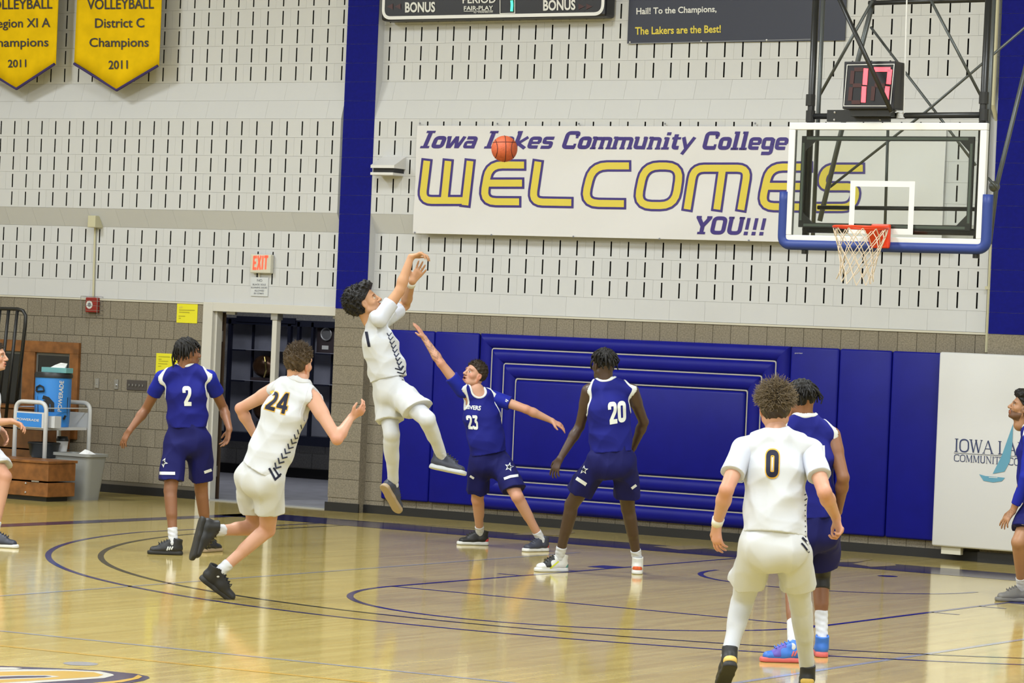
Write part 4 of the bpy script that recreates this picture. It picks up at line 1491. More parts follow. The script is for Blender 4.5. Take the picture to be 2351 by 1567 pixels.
# ------------------------------------------------------------------ doorway
mat('door_frame', (0.62, 0.60, 0.55), 0.4)
mat('door_wood', (0.045, 0.028, 0.018), 0.4)
mat('hinge', (0.42, 0.42, 0.42), 0.4, metal=0.6)
mat('case_frame', (0.012, 0.014, 0.03), 0.35)
mat('case_back', (0.30, 0.31, 0.38), 0.6, noise=0.15, nscale=3)
mat('bronze', (0.10, 0.05, 0.025), 0.25, metal=0.5, noise=0.3, nscale=8)
mat('gold', (0.75, 0.6, 0.2), 0.2, metal=1.0)
mat('plaque_wood', (0.06, 0.045, 0.05), 0.4)
mat('threshold', (0.42, 0.43, 0.44), 0.35, metal=0.3)
dr = empty('door_1', (DOOR_L, 0, 0), 'cream metal double door frame with centre post and open brown leaf')
dr['kind'] = 'structure'
jx = DOOR_L
B().box((jx - 0.145, -0.03, 0.0), (jx - 0.01, 0.14, DOOR_H + 0.07), 0.006).build('jamb', 'door_frame', dr)
B().box((jx - 0.01, 0.02, 0.0), (jx + 0.02, 0.12, DOOR_H)).build('door_stop', 'door_frame', dr)
B().box((jx - 0.01, -0.03, DOOR_H - 0.03), (DOOR_R, 0.14, DOOR_H + 0.07), 0.004).build('header', 'door_frame', dr)
px_ = W(633, 760, 0.05)
B().box((px_[0] - 0.032, 0.02, 0.0), (px_[0] + 0.032, 0.10, DOOR_H - 0.03), 0.006).build('centre_post', 'door_frame', dr)
B().box((px_[0] - 0.045, 0.01, DOOR_H - 0.10), (px_[0] + 0.045, 0.11, DOOR_H - 0.03)).build('post_bracket', 'hinge', dr)
ldx, ldy = -0.615, 0.789
B().prism([(jx + 0.0, 0.15), (jx + 0.05, 0.15), (jx + 0.05 + 0.86 * ldx, 0.15 + 0.86 * ldy), (jx + 0.86 * ldx, 0.15 + 0.86 * ldy)], 'z', 0.012, DOOR_H - 0.04).build('door_leaf', 'door_wood', dr)
for z in (0.32, 1.05, 1.82):
    B().box((jx - 0.03, 0.12, z - 0.06), (jx + 0.015, 0.145, z + 0.06)).build('hinge', 'hinge', dr)
for x in (jx + 0.12, 4.66):
    B().box((x, 0.05, DOOR_H - 0.06), (x + 0.12, 0.09, DOOR_H - 0.03)).build('door_catch', 'hinge', dr)
B().box((jx - 0.01, 0.0, 0.0), (DOOR_R, 0.16, 0.012)).build('threshold', 'threshold', dr)
# trophy case on the corridor wall
yc = YC - 0.35
tc_ = lambda px, py: W(px, py, yc)
tcase = empty('trophy_case', tc_(500, 1000), 'dark framed glass trophy case on the corridor wall', 'display case')
a, b_ = tc_(505, 985), tc_(800, 735)
cxa, cxb, cza, czb = a[0] - 0.1, b_[0] + 0.9, a[2] - 0.02, tc_(600, 735)[2]
B().box((cxa, YC - 0.03, cza), (cxb, YC - 0.015, czb)).build('back_panel', 'case_back', tcase)
B().box((cxa, yc, czb - 0.06), (cxb, YC - 0.03, czb + 0.02)).build('top_rail', 'case_frame', tcase)
B().box((cxa, yc, cza - 0.12), (cxb, YC - 0.03, cza)).build('base_rail', 'case_frame', tcase)
for px, w in ((523, 0.045), (660, 0.05), (681, 0.04), (713, 0.035)):
    x = tc_(px, 850)[0]
    B().box((x - w / 2, yc, cza), (x + w / 2, yc + 0.05, czb)).build('upright', 'case_frame', tcase)
for px in (556, 740):
    x = tc_(px, 850)[0]
    B().box((x - 0.012, yc + 0.2, cza), (x + 0.012, yc + 0.23, czb)).build('shelf_post', 'case_frame', tcase)
for py in (803, 874):
    z = tc_(600, py)[2]
    B().box((cxa, yc + 0.06, z - 0.008), (cxb, YC - 0.04, z)).build('shelf', 'case_back', tcase)
    for px in (540, 735):
        x = tc_(px, 850)[0]
        B().box((x - 0.12, yc + 0.05, z - 0.025), (x + 0.10, yc + 0.08, z - 0.005)).build('shelf_bracket', 'case_frame', tcase)
B().box((tc_(545, 728)[0], yc - 0.02, tc_(600, 740)[2]), (tc_(680, 735)[0], yc + 0.0, tc_(600, 727)[2])).build('sliding_track', 'case_frame', tcase)
# trophies
zs_ = tc_(600, 874)[2]
x = tc_(592, 850)[0]
tr = empty('bronze_trophy', (x, yc + 0.15, zs_), 'bronze football shaped trophy with gold trim on the case shelf', 'trophy')
B().box((x - 0.17, yc + 0.08, zs_), (x + 0.17, yc + 0.24, zs_ + 0.04)).build('plinth', 'plaque_wood', tr)
B().sphere((x - 0.02, yc + 0.16, zs_ + 0.19), 0.15, 20, 14, (1.15, 0.7, 0.95)).build('body', 'bronze', tr, smooth=True)
B().tube([(x + 0.06, yc + 0.06, zs_ + 0.05), (x + 0.10, yc + 0.045, zs_ + 0.14), (x + 0.08, yc + 0.05, zs_ + 0.25), (x + 0.05, yc + 0.07, zs_ + 0.31)], 0.014, 8).build('gold_trim', 'gold', tr)
B().tube([(x + 0.12, yc + 0.14, zs_ + 0.12), (x + 0.2, yc + 0.14, zs_ + 0.28)], 0.03, 8, r2=0.01).build('horn', 'bronze', tr)
z2 = tc_(600, 975)[2]
x2 = tc_(590, 940)[0]
t2 = empty('dark_trophy', (x2, yc + 0.15, z2), 'dark round trophy on the lowest case shelf', 'trophy')
B().sphere((x2, yc + 0.16, z2 + 0.22), 0.17, 20, 14, (1, 0.6, 1)).build('body', 'bronze', t2, smooth=True)
B().lathe([(0.1, 0.0), (0.1, 0.04), (0.03, 0.06), (0.03, 0.1)], (x2, yc + 0.16, z2), 16).build('foot', 'plaque_wood', t2)
a, b_ = tc_(716, 812), tc_(763, 747)
pq = empty('award_plaque', (a[0], yc + 0.1, a[2]), 'dark wooden award plaque with silver disc in the trophy case', 'plaque')
B().box((a[0], yc + 0.10, a[2]), (b_[0], yc + 0.14, b_[2])).build('board', 'plaque_wood', pq)
c = tc_(741, 766)
c = (c[0], yc + 0.098, c[2])
B().tube([(c[0], c[1], c[2]), (c[0], c[1] - 0.02, c[2])], 0.085, 24).build('silver_disc', 'steel', pq)
B().tube([(c[0] + 0.08 * math.cos(t), c[1] - 0.022, c[2] + 0.08 * math.sin(t)) for t in np.linspace(0, 2 * math.pi, 25)], 0.009, 6).build('disc_rim', 'hinge', pq)
c2 = tc_(737, 797)
B().box((c2[0] - 0.05, yc + 0.09, c2[2] - 0.025), (c2[0] + 0.05, yc + 0.099, c2[2] + 0.025)).build('name_plate', 'print_white', pq)

# ------------------------------------------------------------------ left corner: display window, rail, bleacher boxes, cart
mat('oak', (0.22, 0.085, 0.022), 0.4, noise=0.35, nscale=9, detail=5)
mat('oak_dark', (0.15, 0.062, 0.02), 0.4, noise=0.3, nscale=9, detail=5)
mat('window_dark', (0.012, 0.013, 0.014), 0.12)
mat('window_trim', (0.13, 0.13, 0.12), 0.4)
mat('rail_black', (0.010, 0.010, 0.010), 0.4)
mat('cart_white', (0.62, 0.63, 0.64), 0.35)
mat('cooler_blue', (0.04, 0.25, 0.72), 0.4)
mat('cooler_black', (0.014, 0.016, 0.02), 0.4)
mat('bin_grey', (0.27, 0.275, 0.265), 0.5)
mat('tissue_teal', (0.16, 0.40, 0.42), 0.5)
mat('tissue_white', (0.8, 0.8, 0.8), 0.7)
mat('cup_white', (0.75, 0.75, 0.76), 0.4)

win = empty('window_1', W(187, 1010, 0), 'oak framed dark display window in the tan block wall')
win['kind'] = 'structure'
wx1, wz1, wz0 = W(187, 786, 0)[0], W(187, 787, 0)[2], W(172, 1008, 0)[2]
wx0 = wx1 - 1.95
fwd = 0.13
yW = -0.045
for lo, hi in (((wx0, wz1 - fwd), (wx1, wz1)), ((wx0, wz0), (wx1, wz0 + fwd)), ((wx1 - fwd, wz0 + fwd), (wx1, wz1 - fwd)), ((wx0, wz0 + fwd), (wx0 + fwd, wz1 - fwd)), ((wx1 - 0.82, wz0 + fwd), (wx1 - 0.64, wz1 - fwd))):
    B().box((lo[0], yW, lo[1]), (hi[0], 0.0, hi[1]), 0.004).build('window_frame', 'oak', win)
for xa, xb in ((wx1 - 0.64, wx1 - fwd), (wx0 + fwd, wx1 - 0.82)):
    B().box((xa, -0.012, wz0 + fwd), (xb, -0.002, wz1 - fwd)).build('pane', 'window_dark', win)
    vs, fs = stroke2d([(xa + 0.015, wz0 + fwd + 0.015), (xb - 0.015, wz0 + fwd + 0.015), (xb - 0.015, wz1 - fwd - 0.015), (xa + 0.015, wz1 - fwd - 0.015), (xa + 0.015, wz0 + fwd + 0.015)], 0.028)
    B().add([(x, -0.016, z) for x, z in vs], fs).build('window_trim', 'window_trim', win)

yr = -1.15
rail = empty('bleacher_rail', W(20, 960, yr), 'black tubular handrail panel of the folded bleachers', 'handrail')
rr = lambda *p: [W(a, b, yr) for a, b in p]
B().tube(rr((-120, 700), (0, 708), (40, 709), (53, 713), (59, 724), (58, 745), (33, 962)), 0.021, 10).build('top_rail', 'rail_black', rail, smooth=True)
for x in (0, -20, -40, -60):
    B().tube(rr((40 + x, 712), (13 + x, 962)), 0.019, 10).build('rail_bar', 'rail_black', rail, smooth=True)


def planks(root, rows, name='plank', m='oak'):
    for (x0, x1, y0, y1, z0, z1) in rows:
        B().box((x0, y0, z0), (x1, y1, z1), 0.006).build(name, m, root)


# rear bleacher box
yb1 = -0.60
zt_ = W(50, 938, yb1)[2]
xb1 = W(102, 1000, yb1)[0]
blr = empty('bleacher_box', (xb1 - 1.0, yb1, 0), 'tall wooden bleacher section behind the drink cart', 'bleacher')
h = zt_ / 4
planks(blr, [(xb1 - 2.2, xb1 - 0.04, yb1, yb1 + 0.5, k * h + 0.008, (k + 1) * h - 0.006) for k in range(4)], m='oak_dark')
B().box((xb1 - 2.2, yb1 - 0.02, zt_), (xb1, yb1 + 0.52, zt_ + 0.03), 0.004).build('seat_board', 'oak', blr)
# front bleacher box
fl = F(108, 1152)
yf, xf = fl[1], fl[0]
ztf = W(108, 1058, yf)[2]
blf = empty('bleacher_step', (xf - 1.0, yf, 0), 'low wooden bleacher step of two planks at the left edge', 'bleacher')
planks(blf, [(xf - 2.4, xf, yf, yf + 0.45, 0.05, ztf * 0.46), (xf - 2.4, xf, yf, yf + 0.45, ztf * 0.5, ztf - 0.03)])
B().box((xf - 2.4, yf - 0.015, ztf - 0.028), (xf + 0.01, yf + 0.47, ztf), 0.004).build('top_board', 'oak', blf)
B().box((xf - 2.35, yf + 0.06, 0.0), (xf - 0.06, yf + 0.4, 0.05)).build('plinth', 'black_rubber', blf)
B().box((xf - 0.22, yf - 0.006, ztf * 0.47), (xf - 0.12, yf, ztf * 0.50)).build('latch', 'steel', blf)
for dx, dz in ((-0.3, 0.3), (-0.75, 0.22), (-0.3, 0.14)):
    B().sphere((xf + dx, yf - 0.002, dz * ztf * 1.4), 0.012, 8, 6).build('bolt', 'steel', blf)

# drink cart: two end hoops, one behind the other
ycf = yf + 0.56
ycb = ycf + 0.74
cl, cr = W(34, 1000, ycf)[0], W(104, 1000, ycf)[0]
ct = W(70, 922, ycf)[2]
zpa, zpb = W(70, 979, ycf)[2], W(70, 948, ycf)[2]
zsh = zpa
zlo = W(70, 1052, ycf)[2]
cart = empty('drink_cart', ((cl + cr) / 2, ycf, 0), 'white tubular drink cart with blue printed panel holding the cooler', 'cart')
for y, nm in ((ycf, 'end_hoop'), (ycb, 'end_hoop')):
    pl = rounded([(cl, 0.08), (cl, ct), (cr, ct), (cr, 0.08)], 0.10, False, 7)
    B().tube([(x, y, z) for x, z in pl], 0.024, 12).build(nm, 'cart_white', cart, smooth=True)
    B().box((cl, y - 0.012, zpa - 0.01), (cr, y + 0.012, zpb + 0.015)).build('end_panel', 'cart_white', cart)
    for x in (cl, cr):
        B().tube([(x - 0.015, y, 0.05), (x + 0.015, y, 0.05)], 0.05, 14).build('wheel', 'black_rubber', cart)
B().box((cl + 0.03, ycf - 0.017, zpa), (cr - 0.05, ycf - 0.0125, zpb)).build('printed_panel', 'cooler_blue', cart)
print_bfont('lettering', 'POWERADE', [(38.5, 958), (90, 962), (89, 967.5), (38.5, 963.5)], Surf(y=ycf - 0.019), 'print_white', cart, 0.02)
B().box((cl + 0.02, ycf + 0.02, zsh - 0.03), (cr - 0.02, ycb - 0.02, zsh)).build('upper_shelf', 'cart_white', cart)
B().box((cl + 0.02, ycf + 0.02, zlo - 0.02), (cr - 0.02, ycb - 0.02, zlo)).build('lower_shelf', 'cart_white', cart)
B().box((cr - 0.01, ycf + 0.05, zsh), (cr + 0.08, ycf + 0.16, zpb - 0.02)).build('cup_holder', 'cart_white', cart)
for x in (cl + 0.01, cr - 0.01):
    B().tube([(x, ycf, zsh + 0.21), (x, ycb, zsh + 0.21)], 0.006, 6).build('rail_wire', 'cart_white', cart)
# cooler
cyy = (ycf + ycb) / 2 + 0.02
sc_ = depth_of((cl, cyy, zsh)) / FPX
xm = (W(121, 920, cyy)[0])
rad = 41.5 * sc_
ch = W(121, 866, cyy)[2] - zsh
coo = empty('drink_cooler', (xm, cyy, zsh), 'tall blue and black drink cooler on the cart', 'cooler')
barrel = B().lathe([(rad * 0.93, 0.002), (rad * 0.96, 0.05), (rad, ch * 0.6), (rad, ch)], (xm, cyy, zsh), 40).build('barrel', 'cooler_blue', coo)
smooth_angle(barrel, 50)
smooth_angle(B().lathe([(rad + 0.01, ch), (rad + 0.012, ch + 0.03), (rad, ch + 0.055), (rad * 0.6, ch + 0.058)], (xm, cyy, zsh), 40).build('lid', 'cooler_black', coo), 50)
SCO = Surf(objs=[barrel])
vt, ft_ = bfont_text('POWERADE', 0.02)
print_on('lettering', quad_map([(1 - b, a) for a, b in vt], [(137, 873), (147, 874), (141, 945), (132, 944)]), ft_, SCO, 'print_white', coo, 0.006)
print_strokes('black_wave', [(7, [(83, 890), (83, 908), (84, 930), (84, 965)]), (9, [(98, 911), (110, 915), (120, 926), (120, 945)]), (14, [(106, 918), (108, 945)]), (6, [(158, 912), (157, 935), (157, 960)])], SCO, 'cooler_black', coo, 0.004, step=3)
hp = [SCO.hit(p) for p in ((84, 897), (85, 888), (92, 884), (100, 888), (102, 897), (85, 898))]
vv = V_ = np.array([-0.6, -0.8, 0]) * -0.0
B().tube([p - fw * 0.025 for p in hp if p is not None], 0.010, 8).build('handle', 'cooler_black', coo)
tp = SCO.hit((148, 960))
B().tube([tp, tp - fw * 0.05, tp - fw * 0.06 + up * 0.03 + rt * 0.02], 0.013, 8).build('tap', 'cooler_black', coo)
# tissue box
zt2 = zsh + ch + 0.055
tx0, tx1 = W(103, 852, cyy)[0], W(160, 852, cyy)[0]
ts = empty('tissue_box', ((tx0 + tx1) / 2, cyy, zt2), 'teal tissue box with a white tissue on top of the cooler', 'tissue box')
B().box((tx0, cyy - 0.06, zt2), (tx1, cyy + 0.06, zt2 + 0.055), 0.003).build('carton', 'tissue_teal', ts)
xm2 = (tx0 + tx1) / 2
B().add([(xm2 - 0.1, cyy - 0.01, zt2 + 0.05), (xm2 + 0.11, cyy - 0.01, zt2 + 0.05), (xm2 + 0.14, cyy, zt2 + 0.105), (xm2 + 0.03, cyy + 0.02, zt2 + 0.11), (xm2 - 0.05, cyy + 0.01, zt2 + 0.08),
         (xm2 - 0.1, cyy + 0.01, zt2 + 0.05), (xm2 + 0.11, cyy + 0.015, zt2 + 0.05)], [(0, 1, 2, 3, 4), (5, 4, 3, 2, 6), (0, 4, 5), (1, 6, 2)]).build('tissue', 'tissue_white', ts)
# bowl and cup on the lower shelf
c = W(100, 1046, ycf + 0.3)
bw = empty('black_bowl', (c[0], ycf + 0.3, zlo), 'black bucket on the lower cart shelf', 'bucket')
B().lathe([(0.12, 0.0), (0.15, 0.03), (0.17, 0.15), (0.178, 0.155), (0.178, 0.17), (0.165, 0.17), (0.14, 0.04), (0.1, 0.03)], (c[0], ycf + 0.3, zlo), 28).build('shell', 'cooler_black', bw, smooth=True)
c = W(142, 1040, ycf + 0.58)
cp = empty('paper_cup', (c[0], ycf + 0.58, zlo), 'white paper cup with black lid on the lower cart shelf', 'cup')
B().lathe([(0.045, 0.0), (0.068, 0.19)], (c[0], ycf + 0.58, zlo), 20).build('cup_body', 'cup_white', cp, smooth=True)
B().lathe([(0.072, 0.185), (0.072, 0.20), (0.062, 0.215), (0.058, 0.235), (0.05, 0.235)], (c[0], ycf + 0.58, zlo), 20).build('lid', 'cooler_black', cp, smooth=True)
# waste bin
bf = F(158, 1146)
bn = empty('waste_bin', (bf[0], bf[1] + 0.15, 0), 'grey plastic waste bin with a crumpled paper beside the cart', 'waste bin')
wb0, wb1 = (W(189, 1140, bf[1])[0] - W(125, 1140, bf[1])[0]) / 2, (W(209, 1042, bf[1])[0] - W(121, 1042, bf[1])[0]) / 2
zbt = W(165, 1040, bf[1])[2]
xbn = W(160, 1100, bf[1])[0]
ybn = bf[1] + 0.17


def ring(hx, hy, z, r=0.07, n=6):
    pl = rounded([(xbn - hx, ybn - hy), (xbn + hx, ybn - hy), (xbn + hx, ybn + hy), (xbn - hx, ybn + hy)], r, True, n)[:-1]
    return [(x, y, z) for x, y in pl]


rings = [ring(wb0, 0.13, 0.0), ring(wb1 * 0.94, 0.165, zbt - 0.03), ring(wb1, 0.185, zbt - 0.03), ring(wb1, 0.185, zbt), ring(wb1 * 0.92, 0.165, zbt), ring(wb0 * 0.9, 0.115, 0.05)]
V = [p for r in rings for p in r]
n = len(rings[0])
Fc = [(i * n + k, i * n + (k + 1) % n, (i + 1) * n + (k + 1) % n, (i + 1) * n + k) for i in range(5) for k in range(n)] + [tuple(range(n))]
smooth_angle(B().add(V, Fc).build('bin_shell', 'bin_grey', bn), 50)
xq = xbn + wb1 * 0.35
B().add([(xq - 0.08, ybn - 0.08, zbt - 0.02), (xq + 0.07, ybn - 0.1, zbt - 0.02), (xq + 0.09, ybn + 0.05, zbt - 0.01), (xq - 0.06, ybn + 0.06, zbt + 0.0), (xq - 0.02, ybn - 0.02, zbt + 0.045), (xq + 0.03, ybn, zbt + 0.03)],
        [(0, 1, 4), (1, 5, 4), (1, 2, 5), (2, 3, 5), (3, 4, 5), (3, 0, 4)]).build('crumpled_paper', 'tissue_white', bn)

# ------------------------------------------------------------------ people: implicit surfaces turned into meshes


def smin(a, b, k):
    if k <= 0:
        return np.minimum(a, b)
    h = np.clip(0.5 + 0.5 * (b - a) / k, 0, 1)
    return b + (a - b) * h - k * h * (1 - h)


def unit(v):
    v = np.asarray(v, float)
    return v / (np.linalg.norm(v) + 1e-12)


def p_cap(a, b, ra, rb):
    a, b = np.asarray(a, float), np.asarray(b, float)
    w = b - a
    bb = float(w @ w) + 1e-12

    def fn(X, Y, Z):
        t = np.clip(((X - a[0]) * w[0] + (Y - a[1]) * w[1] + (Z - a[2]) * w[2]) / bb, 0, 1)
        return np.sqrt((X - a[0] - t * w[0]) ** 2 + (Y - a[1] - t * w[1]) ** 2 + (Z - a[2] - t * w[2]) ** 2) - (ra + (rb - ra) * t)
    r = max(ra, rb)
    return fn, np.minimum(a, b) - r, np.maximum(a, b) + r


def p_ecap(a, b, u, wa, wb):
    """tapered capsule with elliptic section; u = axis of the wide half-width; wa = (wide, deep) at a"""
    a, b, u = np.asarray(a, float), np.asarray(b, float), unit(u)
    w = b - a
    bb = float(w @ w) + 1e-12

    def fn(X, Y, Z):
        t = np.clip(((X - a[0]) * w[0] + (Y - a[1]) * w[1] + (Z - a[2]) * w[2]) / bb, 0, 1)
        dx, dy, dz = X - a[0] - t * w[0], Y - a[1] - t * w[1], Z - a[2] - t * w[2]
        lu = dx * u[0] + dy * u[1] + dz * u[2]
        rest = np.maximum(dx * dx + dy * dy + dz * dz - lu * lu, 0)
        A = wa[0] + (wb[0] - wa[0]) * t
        D = wa[1] + (wb[1] - wa[1]) * t
        k0 = np.sqrt((lu / A) ** 2 + rest / (D * D))
        k1 = np.sqrt((lu / (A * A)) ** 2 + rest / (D ** 4)) + 1e-9
        return np.where(k0 < 1e-3, -np.minimum(A, D), k0 * (k0 - 1) / k1)
    r = max(wa[0], wa[1], wb[0], wb[1])
    return fn, np.minimum(a, b) - r, np.maximum(a, b) + r


def p_ell(c, r, axes=None):
    c = np.asarray(c, float)
    R3 = np.eye(3) if axes is None else np.array([unit(x) for x in axes])

    def fn(X, Y, Z):
        q = [(X - c[0]) * R3[i][0] + (Y - c[1]) * R3[i][1] + (Z - c[2]) * R3[i][2] for i in range(3)]
        k0 = np.sqrt(sum((q[i] / r[i]) ** 2 for i in range(3)))
        k1 = np.sqrt(sum((q[i] / (r[i] * r[i])) ** 2 for i in range(3))) + 1e-9
        return np.where(k0 < 1e-3, -min(r), k0 * (k0 - 1) / k1)
    m_ = max(r)
    return fn, c - m_, c + m_


def p_plane(pt, n):
    pt, n = np.asarray(pt, float), unit(n)
    return lambda X, Y, Z: (X - pt[0]) * n[0] + (Y - pt[1]) * n[1] + (Z - pt[2]) * n[2]


def p_limit(prim, *planes):
    """intersect a primitive with half-spaces (negative side kept)"""
    fn, lo, hi = prim

    def f2(X, Y, Z):
        d = fn(X, Y, Z)
        for pl in planes:
            d = np.maximum(d, pl(X, Y, Z))
        return d
    return f2, lo, hi


class Field:
    def __init__(s, lo, hi, h):
        s.h = h
        s.lo = np.asarray(lo, float) - 3 * h
        n = np.ceil((np.asarray(hi, float) + 3 * h - s.lo) / h).astype(int) + 1
        s.ax = [s.lo[i] + h * np.arange(n[i]) for i in range(3)]
        s.d = np.full(n, 0.3, np.float32)

    def sl(s, lo, hi, m_):
        r = []
        for i in range(3):
            a = int(max(0, math.floor((lo[i] - m_ - s.lo[i]) / s.h)))
            b = int(min(s.d.shape[i], math.ceil((hi[i] + m_ - s.lo[i]) / s.h) + 1))
            if b <= a:
                return None, None
            r.append(slice(a, b))
        g = np.ix_(s.ax[0][r[0]], s.ax[1][r[1]], s.ax[2][r[2]])
        return tuple(r), g

    def add(s, prim, k=0.02):
        r, g = s.sl(prim[1], prim[2], k + 3 * s.h)
        if r is not None:
            s.d[r] = smin(s.d[r], prim[0](*g), k)
        return s

    def cut(s, prim, k=0.0):
        r, g = s.sl(prim[1], prim[2], k + 3 * s.h)
        if r is not None:
            s.d[r] = -smin(-s.d[r], prim[0](*g), k)
        return s

    def half(s, pt, n):
        g = np.ix_(*s.ax)
        s.d = np.maximum(s.d, p_plane(pt, n)(*g)).astype(np.float32)
        return s

    def warp(s, amp, freqs, seed=0, near=0.06, ridge=False):
        ii = np.nonzero(np.abs(s.d) < min(near, 0.028))
        g = [s.ax[i][ii[i]] for i in range(3)]
        rs = np.random.RandomState(seed)
        acc = np.zeros(len(ii[0]))
        bend = 0.8 * np.sin(9 * g[0] + 7 * g[1] - 8 * g[2]) if ridge else 0
        for (fx, fy, fz, w) in freqs:
            ph = fx * g[0] + fy * g[1] + fz * g[2]
            acc += w * (1.6 * np.abs(np.sin(0.5 * ph + rs.uniform(0, 6.28) + bend)) - 1.0) if ridge else w * np.sin(ph + rs.uniform(0, 6.28))
        s.d[ii] += (amp * acc).astype(np.float32)
        return s

    def mesh(s, smooth=1):
        """surface nets"""
        d = s.d
        sg_ = d < 0
        cnt = np.zeros(tuple(n - 1 for n in d.shape), np.uint8)
        for a in (0, 1):
            for b in (0, 1):
                for c in (0, 1):
                    cnt += sg_[a:a + cnt.shape[0], b:b + cnt.shape[1], c:c + cnt.shape[2]]
        act = (cnt > 0) & (cnt < 8)
        I, Jx, K = np.nonzero(act)
        idx = np.full(cnt.shape, -1, np.int32)
        idx[I, Jx, K] = np.arange(len(I))
        co = [(a, b, c) for a in (0, 1) for b in (0, 1) for c in (0, 1)]
        vals = {q: d[I + q[0], Jx + q[1], K + q[2]] for q in co}
        acc = np.zeros((len(I), 3))
        nn = np.zeros(len(I))
        for q in co:
            for ax in range(3):
                if q[ax] == 0:
                    q2 = tuple(1 if i == ax else q[i] for i in range(3))
                    v0, v1 = vals[q], vals[q2]
                    m_ = (v0 < 0) != (v1 < 0)
                    t = np.where(m_, v0 / np.where(m_, v0 - v1, 1), 0)
                    for i in range(3):
                        acc[:, i] += np.where(m_, (t if i == ax else q[i]), 0)
                    nn += m_
        V = s.lo + s.h * (np.stack([I, Jx, K], 1) + acc / nn[:, None])
        quads = []
        for ax in range(3):
            b, c = (ax + 1) % 3, (ax + 2) % 3
            sl0 = [slice(None)] * 3
            sl1 = [slice(None)] * 3
            sl0[ax], sl1[ax] = slice(0, -1), slice(1, None)
            x0, x1 = sg_[tuple(sl0)], sg_[tuple(sl1)]
            e = np.array(np.nonzero(x0 != x1))
            ok = (e[b] > 0) & (e[c] > 0) & (e[b] < d.shape[b] - 1) & (e[c] < d.shape[c] - 1)
            e = e[:, ok]
            ins = x0[e[0], e[1], e[2]]

            def cell(db, dc):
                f = e.copy()
                f[b] += db
                f[c] += dc
                return idx[f[0], f[1], f[2]]
            q = np.stack([cell(-1, -1), cell(0, -1), cell(0, 0), cell(-1, 0)], 1)
            q[~ins] = q[~ins][:, ::-1]
            quads.append(q)
        Q = np.concatenate(quads)
        Q = Q[(Q >= 0).all(1)]
        if smooth:
            n = len(V)
            ia = np.concatenate([Q[:, 0], Q[:, 1], Q[:, 2], Q[:, 3]])
            ib = np.concatenate([Q[:, 1], Q[:, 2], Q[:, 3], Q[:, 0]])
            ct = np.maximum(np.bincount(ia, minlength=n) + np.bincount(ib, minlength=n), 1)
            for _ in range(smooth):
                sm = np.stack([np.bincount(ia, V[ib, c], n) + np.bincount(ib, V[ia, c], n) for c in range(3)], 1)
                V = 0.5 * V + 0.5 * sm / ct[:, None]
        return V, Q


def np_mesh(name, V, Q, col=None, smooth=True):
    me = bpy.data.meshes.new(name)
    me.vertices.add(len(V))
    me.vertices.foreach_set('co', np.asarray(V, np.float32).ravel())
    me.loops.add(len(Q) * 4)
    me.loops.foreach_set('vertex_index', np.asarray(Q, np.int32).ravel())
    me.polygons.add(len(Q))
    me.polygons.foreach_set('loop_start', np.arange(0, len(Q) * 4, 4, dtype=np.int32))
    if smooth:
        me.polygons.foreach_set('use_smooth', np.ones(len(Q), bool))
    me.update()
    me.validate()
    if col is not None:
        at = me.color_attributes.new('Col', 'FLOAT_COLOR', 'POINT')
        c4 = np.ones((len(V), 4), np.float32)
        c4[:, :3] = col
        at.data.foreach_set('color', c4.ravel())
    return me


def field_obj(name, fld, parent, m, smooth=1, sharp=None):
    V, Q = fld.mesh(smooth)
    o = put(name, np_mesh(name, V, Q), parent, m)
    if sharp:
        smooth_angle(o, sharp)
    return o


# ---- heads in local space: x right, y forward, z up, origin between the ears


